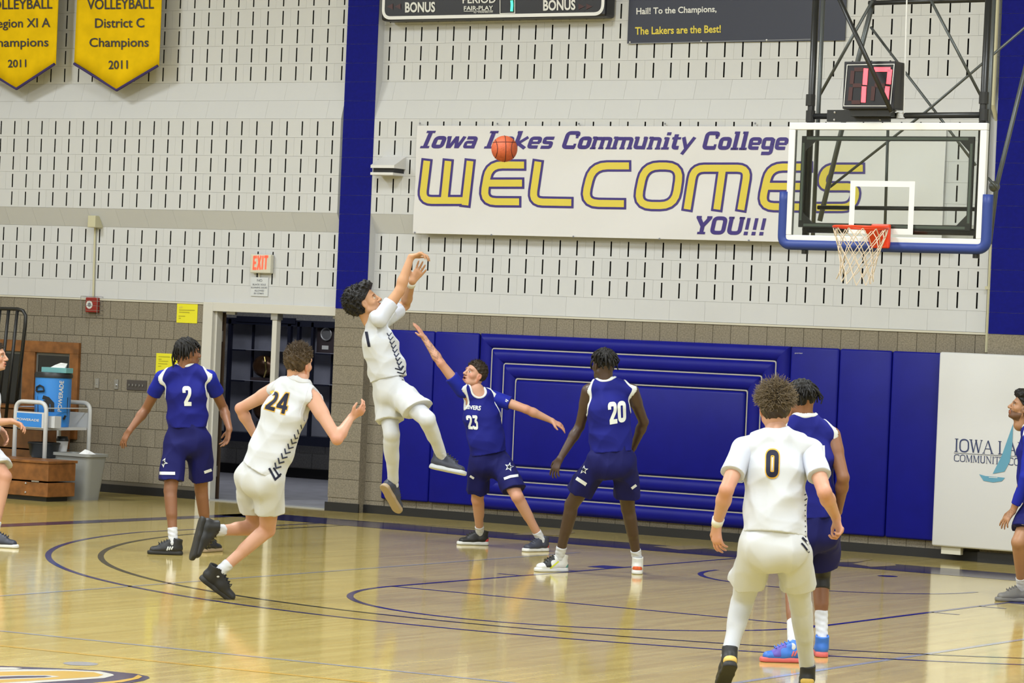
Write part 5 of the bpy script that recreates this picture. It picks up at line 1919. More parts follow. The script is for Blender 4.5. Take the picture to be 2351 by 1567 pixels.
def head_field(mouth=0.0, h=0.0042, heavy=0.0):
    f = Field((-0.105, -0.125, -0.21), (0.105, 0.14, 0.13), h)
    f.add(p_ell((0, -0.012, 0.032), (0.075, 0.096, 0.088)), 0.0)
    f.add(p_ell((0, 0.028, -0.03), (0.061 + heavy * .004, 0.062, 0.080)), 0.03)
    f.add(p_ell((0, 0.040, -0.078), (0.046 + heavy * .006, 0.045, 0.040)), 0.025)
    f.add(p_ell((0, 0.078, -0.102), (0.019, 0.014, 0.014)), 0.02)
    f.add(p_cap((-0.04, 0.076, 0.022), (0.04, 0.076, 0.022), 0.012, 0.012), 0.02)
    for sx in (-1, 1):
        f.add(p_ell((sx * 0.046, 0.052, -0.028), (0.022, 0.026, 0.022)), 0.02)
        f.cut(p_ell((sx * 0.031, 0.104, 0.000), (0.018, 0.020, 0.012)), 0.012)
        f.add(p_ell((sx * 0.031, 0.074, -0.001), (0.0135, 0.0135, 0.0125)), 0.003)
        f.add(p_ell((sx * 0.077, -0.004, -0.012), (0.011, 0.021, 0.033), [(1, 0.35 * sx, 0), (-0.35 * sx, 1, 0.15), (0, -0.15, 1)]), 0.006)
        f.cut(p_ell((sx * 0.090, 0.002, -0.010), (0.009, 0.011, 0.018)), 0.005)
        f.add(p_cap((sx * 0.058, 0.0, -0.065), (sx * 0.030, 0.055, -0.098), 0.018, 0.016), 0.025)
    f.add(p_cap((0, 0.088, 0.012), (0, 0.110, -0.028), 0.0085, 0.0125), 0.012)
    f.add(p_ell((0, 0.108, -0.033), (0.0155, 0.014, 0.0115)), 0.008)
    for sx in (-1, 1):
        f.add(p_ell((sx * 0.013, 0.098, -0.036), (0.009, 0.011, 0.008)), 0.006)
    f.add(p_ell((0, 0.088, -0.060), (0.026, 0.016, 0.010)), 0.010)
    f.add(p_ell((0, 0.086, -0.075 - 0.012 * mouth), (0.024, 0.015, 0.010)), 0.010)
    if mouth > 0:
        f.cut(p_ell((0, 0.100, -0.067 - 0.006 * mouth), (0.017, 0.024, 0.003 + 0.009 * mouth)), 0.003)
    else:
        f.cut(p_ell((0, 0.108, -0.067), (0.022, 0.010, 0.0022)), 0.003)
    f.add(p_cap((0, -0.020, -0.06), (0, -0.028, -0.15), 0.056, 0.054), 0.03)
    f.add(p_cap((0, -0.055, -0.02), (0, -0.046, -0.13), 0.038, 0.036), 0.03)
    return f


def head_colors(V, sp):
    col = np.ones((len(V), 3))
    x, y, z = V[:, 0], V[:, 1], V[:, 2]
    hc = np.array(sp.get('brow', (0.25, 0.22, 0.2)))

    def blend(w, c):
        nonlocal col
        w = np.clip(w, 0, 1)[:, None]
        col = col * (1 - w) + np.array(c) * w
    red = sp.get('flush', 0.0)
    if red:
        for sx in (-1, 1):
            d = np.sqrt(((x - sx * 0.045) / 0.03) ** 2 + ((y - 0.06) / 0.04) ** 2 + ((z + 0.03) / 0.03) ** 2)
            blend(red * (1.2 - d), (1.0, 0.62, 0.58))
        d = np.abs(x) > 0.072
        blend(red * d * 0.8 * (np.abs(y) < 0.035), (1.05, 0.6, 0.52))
    if sp.get('beard'):
        w = ((z < -0.055) & (y > 0.0) & (z > -0.125)) * sp['beard']
        w = w + ((np.abs(z + 0.052) < 0.006) & (y > 0.08)) * sp['beard'] * 0.8
        w = w + ((y > -0.005) & (y < 0.02) & (z < -0.01) & (z > -0.06)) * sp['beard'] * 0.5
        blend(w * 0.8, hc * 0.7)
    lip = ((np.abs(x) < 0.025) & (y > 0.083) & (z > -0.088) & (z < -0.054))
    blend(lip * 0.75, sp.get('lip', (0.85, 0.5, 0.48)))
    if sp.get('mouth', 0) > 0:
        inm = (np.abs(x) < 0.018) & (y < 0.094) & (y > 0.07) & (z > -0.085) & (z < -0.06)
        blend(inm * 1.0, (0.16, 0.06, 0.06))
    for sx in (-1, 1):
        bz = 0.020 + 0.004 * (1 - ((np.abs(x) - 0.03) / 0.018) ** 2)
        br_ = (np.sign(x) == sx) & (np.abs(np.abs(x) - 0.032) < 0.021) & (np.abs(z - bz) < 0.0058) & (y > 0.05)
        blend(br_ * 0.85, hc)
        de = np.sqrt((x - sx * 0.031) ** 2 + (z + 0.001) ** 2 + (y - 0.086) ** 2)
        eye = (np.abs(z + 0.001) < 0.0075) & (np.abs(x - sx * 0.031) < 0.0135) & (y > 0.066)
        blend(eye * 0.9, sp.get('eyewhite', (1.0, 1.1, 1.25)))
        blend((de < 0.0075) * 0.95, (0.10, 0.07, 0.06))
        lid = (np.abs(z - 0.0075) < 0.0022) & (np.abs(x - sx * 0.031) < 0.015) & (y > 0.066)
        blend(lid * 0.7, hc * 0.8)
    nos = (np.abs(np.abs(x) - 0.008) < 0.004) & (z < -0.038) & (z > -0.046) & (y > 0.092)
    blend(nos * 0.7, (0.35, 0.2, 0.18))
    return col


def hairline(g, lift=0.0, slope=0.76):
    X, Y, Z = g
    return (-(Z - slope * Y + 0.006 - lift)) / math.sqrt(1 + slope * slope)


def rnd_dirs(n, seed):
    r = np.random.RandomState(seed)
    v = r.normal(size=(n, 3))
    return v / np.linalg.norm(v, axis=1)[:, None], r


def hair_mesh(style, seed=1):
    """local hair surface and loose strands; returns (V,Q) and a list of strand polylines (pts, r0, r1)"""
    strands = []
    if style == 'afro':
        f = Field((-0.17, -0.20, -0.13), (0.17, 0.15, 0.20), 0.0048)
        f.add(p_ell((0, -0.048, 0.036), (0.122, 0.120, 0.120)), 0)
        f.add(p_ell((0, 0.045, 0.098), (0.085, 0.062, 0.058)), 0.02)
        f.warp(0.0030, [(150, 90, 40, 1), (-60, 140, 110, 1), (70, -80, 160, 1), (180, 160, -120, .7), (-170, 60, 190, .7)], seed, 0.03)
        X, Y, Z = np.ix_(*f.ax)
        fl_ = np.maximum(-(Z - 0.95 * Y - 0.012) / 1.38, -(Z - 0.058 + 2.2 * np.maximum(0, 0.06 - Y)))
        f.d = np.maximum(f.d, np.where(Y > -0.005, np.maximum(-(Z - 0.9 * Y - 0.004) / 1.35, -0.2), -(Z + 0.075) * 0.9 + 0.0 * X)).astype(np.float32)
        dirs, r = rnd_dirs(900, seed)
        for d in dirs:
            if d[2] > 0.75 * d[1] - 0.35:
                b = np.array([0, -0.048, 0.036]) + d * np.array([0.117, 0.115, 0.115])
                strands.append(([b, b + (d + 0.6 * r.normal(size=3)) * 0.007, b + (d + 0.6 * r.normal(size=3)) * 0.012], 0.0032, 0.0014))
    elif style in ('short', 'crop', 'spiky', 'messy'):
        off = {'short': 0.010, 'crop': 0.008, 'spiky': 0.013, 'messy': 0.014}[style]
        f = Field((-0.12, -0.14, -0.12), (0.12, 0.13, 0.16), 0.0045)
        f.add(p_ell((0, -0.012, 0.034), (0.077 + off, 0.098 + off, 0.090 + off)), 0)
        f.warp(0.0022, [(160, 60, 80, 1), (-90, 150, 60, 1), (60, 90, 170, 1), (200, -150, 90, .6)], seed, 0.03)
        X, Y, Z = np.ix_(*f.ax)
        nape = -(Z + 0.058)
        f.d = np.maximum(f.d, np.where(Y > 0.0, -(Z - 0.72 * Y - 0.008) / 1.23, nape + 0.0 * X)).astype(np.float32)
        n = {'short': 900, 'crop': 350, 'spiky': 1900, 'messy': 3400}[style]
        L = {'short': 0.016, 'crop': 0.010, 'spiky': 0.030, 'messy': 0.060}[style]
        dirs, r = rnd_dirs(n, seed + 3)
        for d in dirs:
            b = np.array([0, -0.012, 0.034]) + d * np.array([0.077 + off, 0.098 + off, 0.090 + off]) * 0.985
            if b[1] > 0 and b[2] < 0.72 * b[1] + 0.012 or b[2] < -0.045:
                continue
            top = max(0.0, d[2])
            if style == 'messy':
                if d[2] < 0.02 + 0.1 * r.normal():
                    continue
                ll = L * (0.55 + 0.5 * top) * r.uniform(.6, 1.2)
                dr_ = d * 0.55 + np.array([0.75 * d[0], -0.25, 0.12 - 0.35 * (1 - top)]) + 0.38 * r.normal(size=3)
            elif style == 'spiky':
                ll = L * (0.25 + 1.0 * top) * r.uniform(.6, 1.2)
                dr_ = d * 0.7 + np.array([0, 0.35, 0.5]) * top + 0.3 * r.normal(size=3)
            else:
                ll = L * (0.5 + top) * r.uniform(.6, 1.2)
                dr_ = d * 0.5 + np.array([0, 0.5, 0.0]) + 0.35 * r.normal(size=3)
            dr_ = unit(dr_)
            mid = b + dr_ * ll * 0.55
            tip = mid + unit(dr_ + 0.5 * r.normal(size=3)) * ll * 0.5
            strands.append(([b, mid, tip], 0.0024, 0.0008))
    else:   # locs: 'locs_long', 'locs_short'
        f = Field((-0.13, -0.16, -0.17), (0.13, 0.14, 0.16), 0.0048)
        f.add(p_ell((0, -0.014, 0.036), (0.086, 0.106, 0.096)), 0)
        f.warp(0.0028, [(150, 60, 80, 1), (-90, 150, 60, 1), (60, 90, 170, 1)], seed, 0.03)
        X, Y, Z = np.ix_(*f.ax)
        f.d = np.maximum(f.d, np.where(Y > 0.0, -(Z - 0.72 * Y - 0.008) / 1.23, -(Z + 0.05) + 0.0 * X)).astype(np.float32)
        r = np.random.RandomState(seed)
        nl = 70
        for k in range(nl):
            a = 2 * math.pi * (k * 0.618 % 1)
            el = math.radians(r.uniform(5, 70))
            d = np.array([math.cos(a) * math.cos(el), math.sin(a) * math.cos(el), math.sin(el)])
            b = np.array([0, -0.014, 0.036]) + d * np.array([0.084, 0.104, 0.094])
            front = d[1] > 0.45
            if style == 'locs_long':
                ln = 0.055 if front else r.uniform(0.10, 0.19) * (0.7 + 0.5 * max(0, -d[1]))
            else:
                ln = 0.03 if front else r.uniform(0.045, 0.10)
            out = unit(np.array([d[0], d[1], 0.15]))
            p1 = b + out * 0.018 + np.array([0, 0, -0.3 * ln])
            p2 = b + out * 0.026 + np.array([0, 0, -0.7 * ln]) + 0.006 * r.normal(size=3)
            p3 = b + out * 0.020 + np.array([0, 0, -ln]) + 0.008 * r.normal(size=3)
            strands.append(([b, p1, p2, p3], 0.0085, 0.0055))
    for sx in (-1, 1):
        f.cut(p_ell((sx * 0.095, 0.008, -0.022), (0.048, 0.032, 0.044)), 0.004)
    strands = [q for q in strands if not (abs(q[0][0][0]) > 0.05 and -0.03 < q[0][0][1] and q[0][0][2] < 0.018 and style != 'locs_long')]
    V, Q = f.mesh(1)
    return V, Q, strands


def strands_mesh(strands, n=4):
    V, Fq = [], []
    for pts, r0, r1 in strands:
        P = [np.asarray(p, float) for p in pts]
        m_ = len(P)
        base = len(V)
        for i, p in enumerate(P):
            t = unit(P[min(i + 1, m_ - 1)] - P[max(i - 1, 0)])
            u = unit(np.cross(t, (0.3, 0.2, 0.93) if abs(t[2]) < 0.9 else (1, 0, 0)))
            w = np.cross(t, u)
            rr_ = r0 + (r1 - r0) * i / (m_ - 1)
            for k in range(n):
                an = 2 * math.pi * k / n
                V.append(p + rr_ * (math.cos(an) * u + math.sin(an) * w))
        for i in range(m_ - 1):
            for k in range(n):
                Fq.append((base + i * n + k, base + i * n + (k + 1) % n, base + (i + 1) * n + (k + 1) % n, base + (i + 1) * n + k))
    return np.array(V), np.array(Fq, np.int64)


# ---- the figure -------------------------------------------------------------


def cv(r, u, t):
    """vector in picture terms: right, up, towards the viewer"""
    return r * rt + u * up - t * fw


def mid_joint(a, b, px, La, Lb, side):
    """joint on its sight line so that both bones get their length; side +1 away from the viewer, -1 towards"""
    da, db = depth_of(a), depth_of(b)
    best = None
    for s_ in np.linspace(0, 0.42, 85):
        p = Dp(px[0], px[1], (da + db) / 2 + side * s_)
        c = (np.linalg.norm(p - a) - La) ** 2 + (np.linalg.norm(p - b) - Lb) ** 2
        if best is None or c < best[0]:
            best = (c, p)
    return best[1]


def hand_prims(wr, d, palm, thumb_side, curl=(20, 25, 25, 20), spread=0.18, s=1.0, tcurl=0.2, knuckle=0.0):
    """palm plus five fingers. palm = direction the palm faces"""
    d = unit(d)
    n = unit(np.asarray(palm) - d * (np.asarray(palm) @ d))
    side = unit(np.cross(d, n)) * thumb_side          # towards the thumb
    out = []
    out.append((p_ecap(wr + d * 0.012 * s, wr + d * 0.085 * s, side, (0.030 * s, 0.019 * s), (0.041 * s, 0.0145 * s)), 0.02))
    lens = (0.074, 0.083, 0.078, 0.060)               # index, middle, ring, little
    for k in range(4):
        o = (1.5 - k) * 0.0205 * s
        b = wr + d * (0.088 - 0.004 * abs(k - 1)) * s + side * o
        fd = unit(d + side * spread * (1.5 - k) * 0.5)
        L = lens[k] * s
        ang = math.radians(curl[k])
        d1 = unit(fd * math.cos(ang * 0.7 + knuckle) + n * math.sin(ang * 0.7 + knuckle))
        d2 = unit(fd * math.cos(ang * 1.7 + knuckle) + n * math.sin(ang * 1.7 + knuckle))
        d3 = unit(fd * math.cos(ang * 2.4 + knuckle) + n * math.sin(ang * 2.4 + knuckle))
        p1 = b + d1 * L * 0.45
        p2 = p1 + d2 * L * 0.32
        p3 = p2 + d3 * L * 0.23
        out.append((p_cap(b - d1 * 0.012 * s, p1, 0.0096 * s, 0.0088 * s), 0.006))
        out.append((p_cap(p1, p2, 0.0088 * s, 0.0082 * s), 0.003))
        out.append((p_cap(p2, p3, 0.0082 * s, 0.0072 * s), 0.003))
    tb = wr + d * 0.028 * s + side * 0.026 * s
    t1 = tb + unit(d * 0.62 + side * 0.75 + n * 0.25) * 0.042 * s
    t2 = t1 + unit(d * 0.9 + side * (0.45 - tcurl) + n * 0.3) * 0.034 * s
    out.append((p_cap(tb, t1, 0.0155 * s, 0.0112 * s), 0.012))
    out.append((p_cap(t1, t2, 0.0108 * s, 0.0085 * s), 0.004))
    return out


def bounds(pts, m_):
    P = np.array(pts)
    return P.min(0) - m_, P.max(0) + m_


FOLDS = [(16, 12, 34, 0.7), (-24, 16, 14, 0.9), (30, -22, 36, 0.5), (8, 36, -24, 0.8), (44, 20, 10, 0.4)]
VFOLDS = [(34, 18, 6, 1.0), (-22, 38, 9, 0.8), (50, -30, -12, 0.5), (12, 20, 30, 0.4)]


def build_person(sp):
    H = sp['H']
    s = H / 1.85
    Jn = {k: np.asarray(v, float) for k, v in sp['J'].items()}
    root_p = (Jn['ankL'] + Jn['ankR']) / 2
    zmin = min(Jn['ankL'][2], Jn['ankR'][2]) - 0.1
    root = empty('person', (root_p[0], root_p[1], max(0.0, zmin)), sp['label'], 'person')
    bulk = sp.get('bulk', 1.0)
    P0 = (Jn['hipL'] + Jn['hipR']) / 2
    P3 = Jn['neck']
    upv = unit(P3 - P0)
    rgt = unit((Jn['shR'] - Jn['shL']) * 0.75 + (Jn['hipR'] - Jn['hipL']) * 0.5)
    rgt = unit(rgt - upv * (rgt @ upv))
    fwd = np.cross(upv, rgt)
    fwd = unit(fwd)
    # skeleton of the spine with a slight arch
    P1 = P0 + (P3 - P0) * 0.30 + fwd * 0.012
    P2 = P0 + (P3 - P0) * 0.66 + fwd * -0.005
    Pn = P3 - upv * 0.055 * s
    hipdn = unit((Jn['kneeL'] + Jn['kneeR']) / 2 - P0)
    R = lambda r: r * s * bulk

    # ------------------------------------------------ body
    lo, hi = bounds(list(Jn.values()), 0.16)
    f = Field(lo, hi, 0.0064)
    f.add(p_ecap(P0, P1, rgt, (R(.150), R(.108)), (R(.128), R(.094))), 0.0)
    f.add(p_ecap(P1, P2, rgt, (R(.128), R(.094)), (R(.152), R(.108))), 0.03)
    f.add(p_ecap(P2, Pn, rgt, (R(.152), R(.108)), (R(.120), R(.070))), 0.03)
    for sd, sg_ in (('L', -1), ('R', 1)):
        sh, el, wr = Jn['sh' + sd], Jn['el' + sd], Jn['wr' + sd]
        f.add(p_cap(P3 - upv * 0.03, sh - upv * 0.006, R(.050), R(.050)), 0.04)
        f.add(p_cap(P3 + upv * 0.018 * s, sh + upv * 0.008, R(.038), R(.038)), 0.04)
        ua = unit(el - sh)
        f.add(p_cap(sh, sh + (el - sh) * 0.35, R(.053), R(.050)), 0.025)
        f.add(p_cap(sh + ua * 0.05, el, R(.051), R(.038)), 0.02)
        fa = wr - el
        f.add(p_cap(el, el + fa * 0.30, R(.038), R(.041)), 0.015)
        f.add(p_cap(el + fa * 0.26, wr, R(.041), R(.0255)), 0.015)
        hd = sp['hand' + sd]
        for pr, k in hand_prims(wr, hd['d'], hd['palm'], hd.get('thumb', 1), hd.get('curl', (22, 26, 26, 22)), hd.get('spread', 0.18), s * 1.02, hd.get('tcurl', 0.2), hd.get('knuckle', 0.0)):
            f.add(pr, k)
        hp, kn, an = Jn['hip' + sd], Jn['knee' + sd], Jn['ank' + sd]
        f.add(p_cap(hp, kn, R(.088), R(.055)), 0.03)
        sh_ = an - kn
        back = Jn.get('back' + sd)
        bd = unit(np.cross(np.cross(sh_, kn - hp), sh_)) if np.linalg.norm(np.cross(unit(sh_), unit(kn - hp))) > 0.12 else -fwd
        if bd @ unit(hp - kn) < 0 and np.linalg.norm(np.cross(unit(sh_), unit(kn - hp))) > 0.12:
            bd = -bd
        bd = -fwd if abs(bd @ fwd) < 0.2 else bd
        sp['_bd' + sd] = bd
        f.add(p_cap(kn, an, R(.050), R(.034)), 0.02)
        f.add(p_cap(kn + sh_ * 0.14 + bd * 0.014, kn + sh_ * 0.44 + bd * 0.013, R(.047), R(.038)), 0.03)
        ft = sp['foot' + sd]
        f.add(p_cap(an, an + unit(ft['d']) * 0.01 - unit(ft['u']) * 0.04, R(.033), R(.03)), 0.01)
    f.add(p_cap(P3 - upv * 0.02, P3 + upv * 0.04 + fwd * 0.01, R(.058), R(.054)), 0.03)
    Vb, Qb = f.mesh(2)
    colb = np.ones((len(Vb), 3))
    for (a, b, r, c, w) in sp.get('tattoo', []):
        a, b = np.asarray(a), np.asarray(b)
        t = np.clip(((Vb - a) @ (b - a)) / ((b - a) @ (b - a)), 0, 1)
        dd = np.linalg.norm(Vb - a - t[:, None] * (b - a), axis=1)
        nz_ = np.sin(Vb @ np.array([210, 130, 170])) * np.sin(Vb @ np.array([-150, 190, 90])) + 0.6 * np.sin(Vb @ np.array([90, -260, 140]))
        ww = (dd < r) * (t > 0.01) * (t < 0.99) * np.clip(0.45 + nz_, 0, 1) * w
        colb = colb * (1 - ww[:, None]) + np.array(c) * ww[:, None]
    fl = sp.get('flush', 0)
    if fl:
        for k in ('elL', 'elR', 'kneeL', 'kneeR'):
            dd = np.linalg.norm(Vb - Jn[k], axis=1)
            ww = np.clip(1.2 - dd / 0.09, 0, 1) * fl * 0.6
            colb = colb * (1 - ww[:, None]) + np.array((1.0, 0.62, 0.55)) * ww[:, None]
        for k in ('L', 'R'):
            dd = np.linalg.norm(Vb - Jn['wr' + k] - unit(sp['hand' + k]['d']) * 0.1, axis=1)
            ww = np.clip(1.4 - dd / 0.08, 0, 1) * fl * 0.6
            colb = colb * (1 - ww[:, None]) + np.array((1.0, 0.66, 0.6)) * ww[:, None]
    # head
    hz = unit(sp['head_up'])
    hy = unit(sp['face'] - hz * (np.asarray(sp['face']) @ hz))
    hx = np.cross(hy, hz)
    Rh = np.stack([hx, hy, hz])
    hc = Jn['head']
    hs = s * sp.get('head_scale', 1.0)
    hf = head_field(sp.get('mouth', 0.0))
    Vh, Qh = hf.mesh(1)
    ch_ = head_colors(Vh, sp)
    Vw = hc + (Vh * hs) @ Rh
    V = np.concatenate([Vb, Vw])
    Q = np.concatenate([Qb, Qh + len(Vb)])
    body = put('body', np_mesh('body', V, Q, np.concatenate([colb, ch_])), root, sp['skin'])
    # hair
    Vx, Qx, st = hair_mesh(sp['hair'], sp.get('seed', 1))
    parts_v, parts_q = [Vx], [Qx]
    if st:
        Vs, Qs = strands_mesh(st)
        parts_q.append(Qs + len(Vx))
        parts_v.append(Vs)
    Va = np.concatenate(parts_v)
    if sp.get('fade_mat'):      # clipped darker hair below the loose top
        put('hair_fade', np_mesh('hair_fade', hc + (Vx * hs) @ Rh, Qx), root, sp['fade_mat'])
        put('hair', np_mesh('hair', hc + (Vs * hs) @ Rh, Qs), root, sp['hair_mat'])
    else:
        put('hair', np_mesh('hair', hc + (Va * hs) @ Rh, np.concatenate(parts_q)), root, sp['hair_mat'])

    # ------------------------------------------------ jersey
    hem = sp.get('hem', 0.0)           # height of the hem above the hip line
    loose = sp.get('loose', 1.0)
    Ph = P0 + upv * (hem - 0.02)
    lo, hi = bounds([Ph, P1, P2, P3, Jn['shL'], Jn['shR']], 0.24)
    f = Field(lo, hi, 0.0064)
    g = 0.014 * loose
    tk = sp.get('tucked', False)
    hw, hd_ = (R(.150), R(.118)) if tk else (R(.172), R(.138))
    f.add(p_ecap(P0 - upv * 0.08, P1, rgt, (hw + g, hd_ + g), (R(.150) + g, R(.118) + g)), 0.0)
    f.add(p_ecap(P1, P2, rgt, (R(.150) + g, R(.118) + g), (R(.160) + g * .7, R(.118) + g * .7)), 0.04)
    f.add(p_ecap(P2, Pn, rgt, (R(.160) + g * .7, R(.118) + g * .7), (R(.130), R(.084))), 0.04)
    for sd in 'LR':
        f.add(p_cap(P3 - upv * 0.028, Jn['sh' + sd] - upv * 0.004, R(.060), R(.062)), 0.04)
        f.add(p_cap(P3 + upv * 0.018 * s, Jn['sh' + sd] + upv * 0.010, R(.052), R(.052)), 0.04)
    f.warp(0.0046 * sp.get('wrinkle', 1.0), FOLDS, sp.get('seed', 1), 0.05, True)
    f.half(Ph, -upv + 0.12 * sp.get('hem_tilt', 0) * rgt)
    # openings
    nf = sp.get('neck_depth', 0.03)
    nA = p_cap(P3 + upv * 0.20, P3 + upv * 0.060 + fwd * 0.006, 0.072 * s, 0.069 * s)
    nB = p_cap(P3 + upv * 0.20 + fwd * 0.01, P3 + upv * 0.055 + fwd * nf - upv * max(0, nf - 0.03) * 0.7, 0.066 * s, 0.062 * s)
    neck_cut = (lambda X, Y, Z: smin(nA[0](X, Y, Z), nB[0](X, Y, Z), 0.01), np.minimum(nA[1], nB[1]), np.maximum(nA[2], nB[2]))
    arm_cut = {}
    for sd, sg_ in (('L', -1), ('R', 1)):
        sh, el = Jn['sh' + sd], Jn['el' + sd]
        out = unit((sh - P3) - upv * ((sh - P3) @ upv))
        ua = unit(el - sh)
        a = sh + out * 0.020 * s + upv * 0.17 * s
        b = sh + out * 0.034 * s - upv * 0.105 * s + ua * 0.01
        arm_cut[sd] = p_cap(a, b, 0.060 * s, 0.066 * s)
    f.cut(neck_cut, 0.004)
    base = f.d.copy()
    for sd in 'LR':
        f.cut(arm_cut[sd], 0.004)
    jersey = field_obj('jersey', f, root, sp['jersey'], 1, 55)
    # trims: a band of the jersey surface around each opening
    if sp.get('trim'):
        for nm, cp_ in (('collar_trim', neck_cut), ('armhole_trim', arm_cut['L']), ('armhole_trim', arm_cut['R'])):
            f2 = Field(np.maximum(cp_[1] - 0.06, f.lo + 3 * f.h), np.minimum(cp_[2] + 0.06, [a[-1] - 3 * f.h for a in f.ax]), 0.0050)
            gx = np.ix_(*f2.ax)
            # resample the jersey field (nearest cells, trilinear)
            ii = [np.clip((f2.ax[i] - f.lo[i]) / f.h, 0, f.d.shape[i] - 1.001) for i in range(3)]
            i0 = [np.floor(q).astype(int) for q in ii]
            fr_ = [q - k for q, k in zip(ii, i0)]
            src = base
            acc = 0
            for a in (0, 1):
                for b in (0, 1):
                    for c in (0, 1):
                        w = np.ix_(fr_[0] if a else 1 - fr_[0], fr_[1] if b else 1 - fr_[1], fr_[2] if c else 1 - fr_[2])
                        acc = acc + src[np.ix_(i0[0] + a, i0[1] + b, i0[2] + c)] * (w[0] * w[1] * w[2])
            dc = cp_[0](*gx)
            wd = sp.get('trim_w', 0.020)
            f2.d = np.maximum(acc - 0.0035, np.maximum(dc - wd, -dc - 0.001)).astype(np.float32)
            # keep to the outside of the torso
            Vt, Qt = f2.mesh(1)
            if len(Qt):
                put(nm, np_mesh(nm, Vt, Qt), root, sp['trim'])
    # undershirt with sleeves
    if sp.get('sleeve'):
        ln = sp['sleeve'][0]
        lo, hi = bounds([P2, P3, Jn['shL'], Jn['shR'], Jn['elL'], Jn['elR'], Jn['wrL'], Jn['wrR']], 0.14)
        f = Field(lo, hi, 0.0062)
        for sd in sp['sleeve'][2] if len(sp['sleeve']) > 2 else 'LR':
            sh, el, wr = Jn['sh' + sd], Jn['el' + sd], Jn['wr' + sd]
            ua = unit(el - sh)
            f.add(p_cap(P3 - upv * 0.03, sh, R(.050), R(.0630)), 0.02)
            f.add(p_cap(P3 + upv * 0.015 * s, sh + upv * 0.010, R(.040), R(.046)), 0.03)
            if ln <= 1.0:
                end = sh + (el - sh) * ln
                f.add(p_limit(p_cap(sh, el, R(.0650), R(.057) * sp.get('sleeve_r', 1.0)), p_plane(end, ua)), 0.01)
            else:
                f.add(p_cap(sh, el, R(.061), R(.050)), 0.02)
                end = el + (wr - el) * (ln - 1)
                f.add(p_limit(p_cap(el, wr, R(.051), R(.036)), p_plane(end, unit(wr - el))), 0.012)
        f.add(p_ecap(P2, Pn, rgt, (R(.155), R(.110)), (R(.122), R(.074))), 0.02)
        f.warp(0.0022, FOLDS, 3, 0.04, True)
        f.cut(neck_cut, 0.0)
        field_obj('undershirt', f, root, sp['sleeve'][1], 1, 50)
    # ------------------------------------------------ shorts
    tl = sp.get('short_len', 0.78)
    ht = sp.get('waist', 0.12)
    fl_ = sp.get('flare', 1.0)
    lo, hi = bounds([P0 + upv * ht, P0, Jn['hipL'] + (Jn['kneeL'] - Jn['hipL']) * tl, Jn['hipR'] + (Jn['kneeR'] - Jn['hipR']) * tl], 0.22)
    f = Field(lo, hi, 0.0064)
    f.add(p_limit(p_ecap(P0 + upv * (ht + 0.05), P0 - upv * 0.03, rgt, (R(.146), R(.112)), (R(.166), R(.122))), p_plane(P0 + upv * ht, upv)), 0.0)
    f.add(p_ell(P0 - fwd * 0.018 - upv * 0.05, (R(.155), R(.090), R(.085)), [rgt, fwd, upv]), 0.05)
    for sd, sg_ in (('L', -1), ('R', 1)):
        hp, kn = Jn['hip' + sd], Jn['knee' + sd]
        th = unit(kn - hp)
        end = hp + (kn - hp) * tl
        nrm = unit(th * 0.6 + np.array([0, 0, -1.0]) * sp.get('hem_level', 0.4))
        f.add(p_limit(p_cap(hp + rgt * sg_ * 0.004, kn + th * 0.16, R(.098), R(.100) * fl_ + 0.008), p_plane(end, nrm)), 0.04)
    f.warp(0.0062, VFOLDS, sp.get('seed', 1) + 5, 0.05, True)
    shorts = field_obj('shorts', f, root, sp['shorts'], 1, 50)
    sp['_jersey'], sp['_shorts'], sp['_root'], sp['_body'] = jersey, shorts, root, body
    sp['_frame'] = (P0, P3, upv, rgt, fwd)
    # tights / leg sleeves
    for sd in 'LR':
        hp, kn, an = Jn['hip' + sd], Jn['knee' + sd], Jn['ank' + sd]
        shv = an - kn
        lg = sp.get('legwear', {}).get(sd)
        if lg:
            t0, t1, mm = lg       # -1..0 along the thigh, 0..1 along the shank
            a = kn + (hp - kn) * (-t0) if t0 < 0 else kn + shv * t0
            b = kn + shv * t1 if t1 > 0 else kn + (hp - kn) * (-t1)
            lo, hi = bounds([a, kn, b], 0.14)
            f = Field(lo, hi, 0.0062)
            pls = [p_plane(b, unit(b - kn) if t1 > 0 else -unit(hp - kn))]
            if t0 < 0:
                pl0 = p_plane(a, unit(a - kn))
                f.add(p_limit(p_cap(hp, kn, R(.093), R(.0595)), pl0), 0.02)
            f.add(p_limit(p_cap(kn, an, R(.0595), R(.039)), pls[0]), 0.02)
            f.add(p_limit(p_cap(kn + shv * 0.14 + sp['_bd' + sd] * 0.014, kn + shv * 0.44 + sp['_bd' + sd] * 0.013, R(.0515), R(.0425)), pls[0]), 0.03)
            f.warp(0.0012, FOLDS, 8, 0.03)
            field_obj('tights' if t0 < -0.5 else 'knee_sleeve', f, root, mm, 1)
        # sock
        sk = sp.get('sock', 0.13)
        ft = sp['foot' + sd]
        d, u = unit(ft['d']), unit(ft['u'])
        top = an - unit(shv) * sk
        lo, hi = bounds([an, top], 0.1)
        f = Field(lo, hi, 0.0052)
        f.add(p_limit(p_cap(top - unit(shv) * 0.05, an, R(.0445), R(.038)), p_plane(top, -unit(shv))), 0.0)
        f.add(p_cap(an, an - u * 0.03, R(.039), R(.034)), 0.01)
        f.warp(0.0010, [(60, 40, 160, 1), (30, -50, 200, .7)], 2, 0.02)
        field_obj('sock', f, root, sp.get('sock_mat', 'sock_white'), 1)
        # shoe
        sidev = unit(np.cross(d, u))
        org = an - u * 0.098 * s
        RM = np.stack([sidev, d, u])
        ss = s * sp.get('shoe_scale', 1.0)
        f = Field((-0.07, -0.1, -0.01), (0.07, 0.24, 0.16), 0.0048)
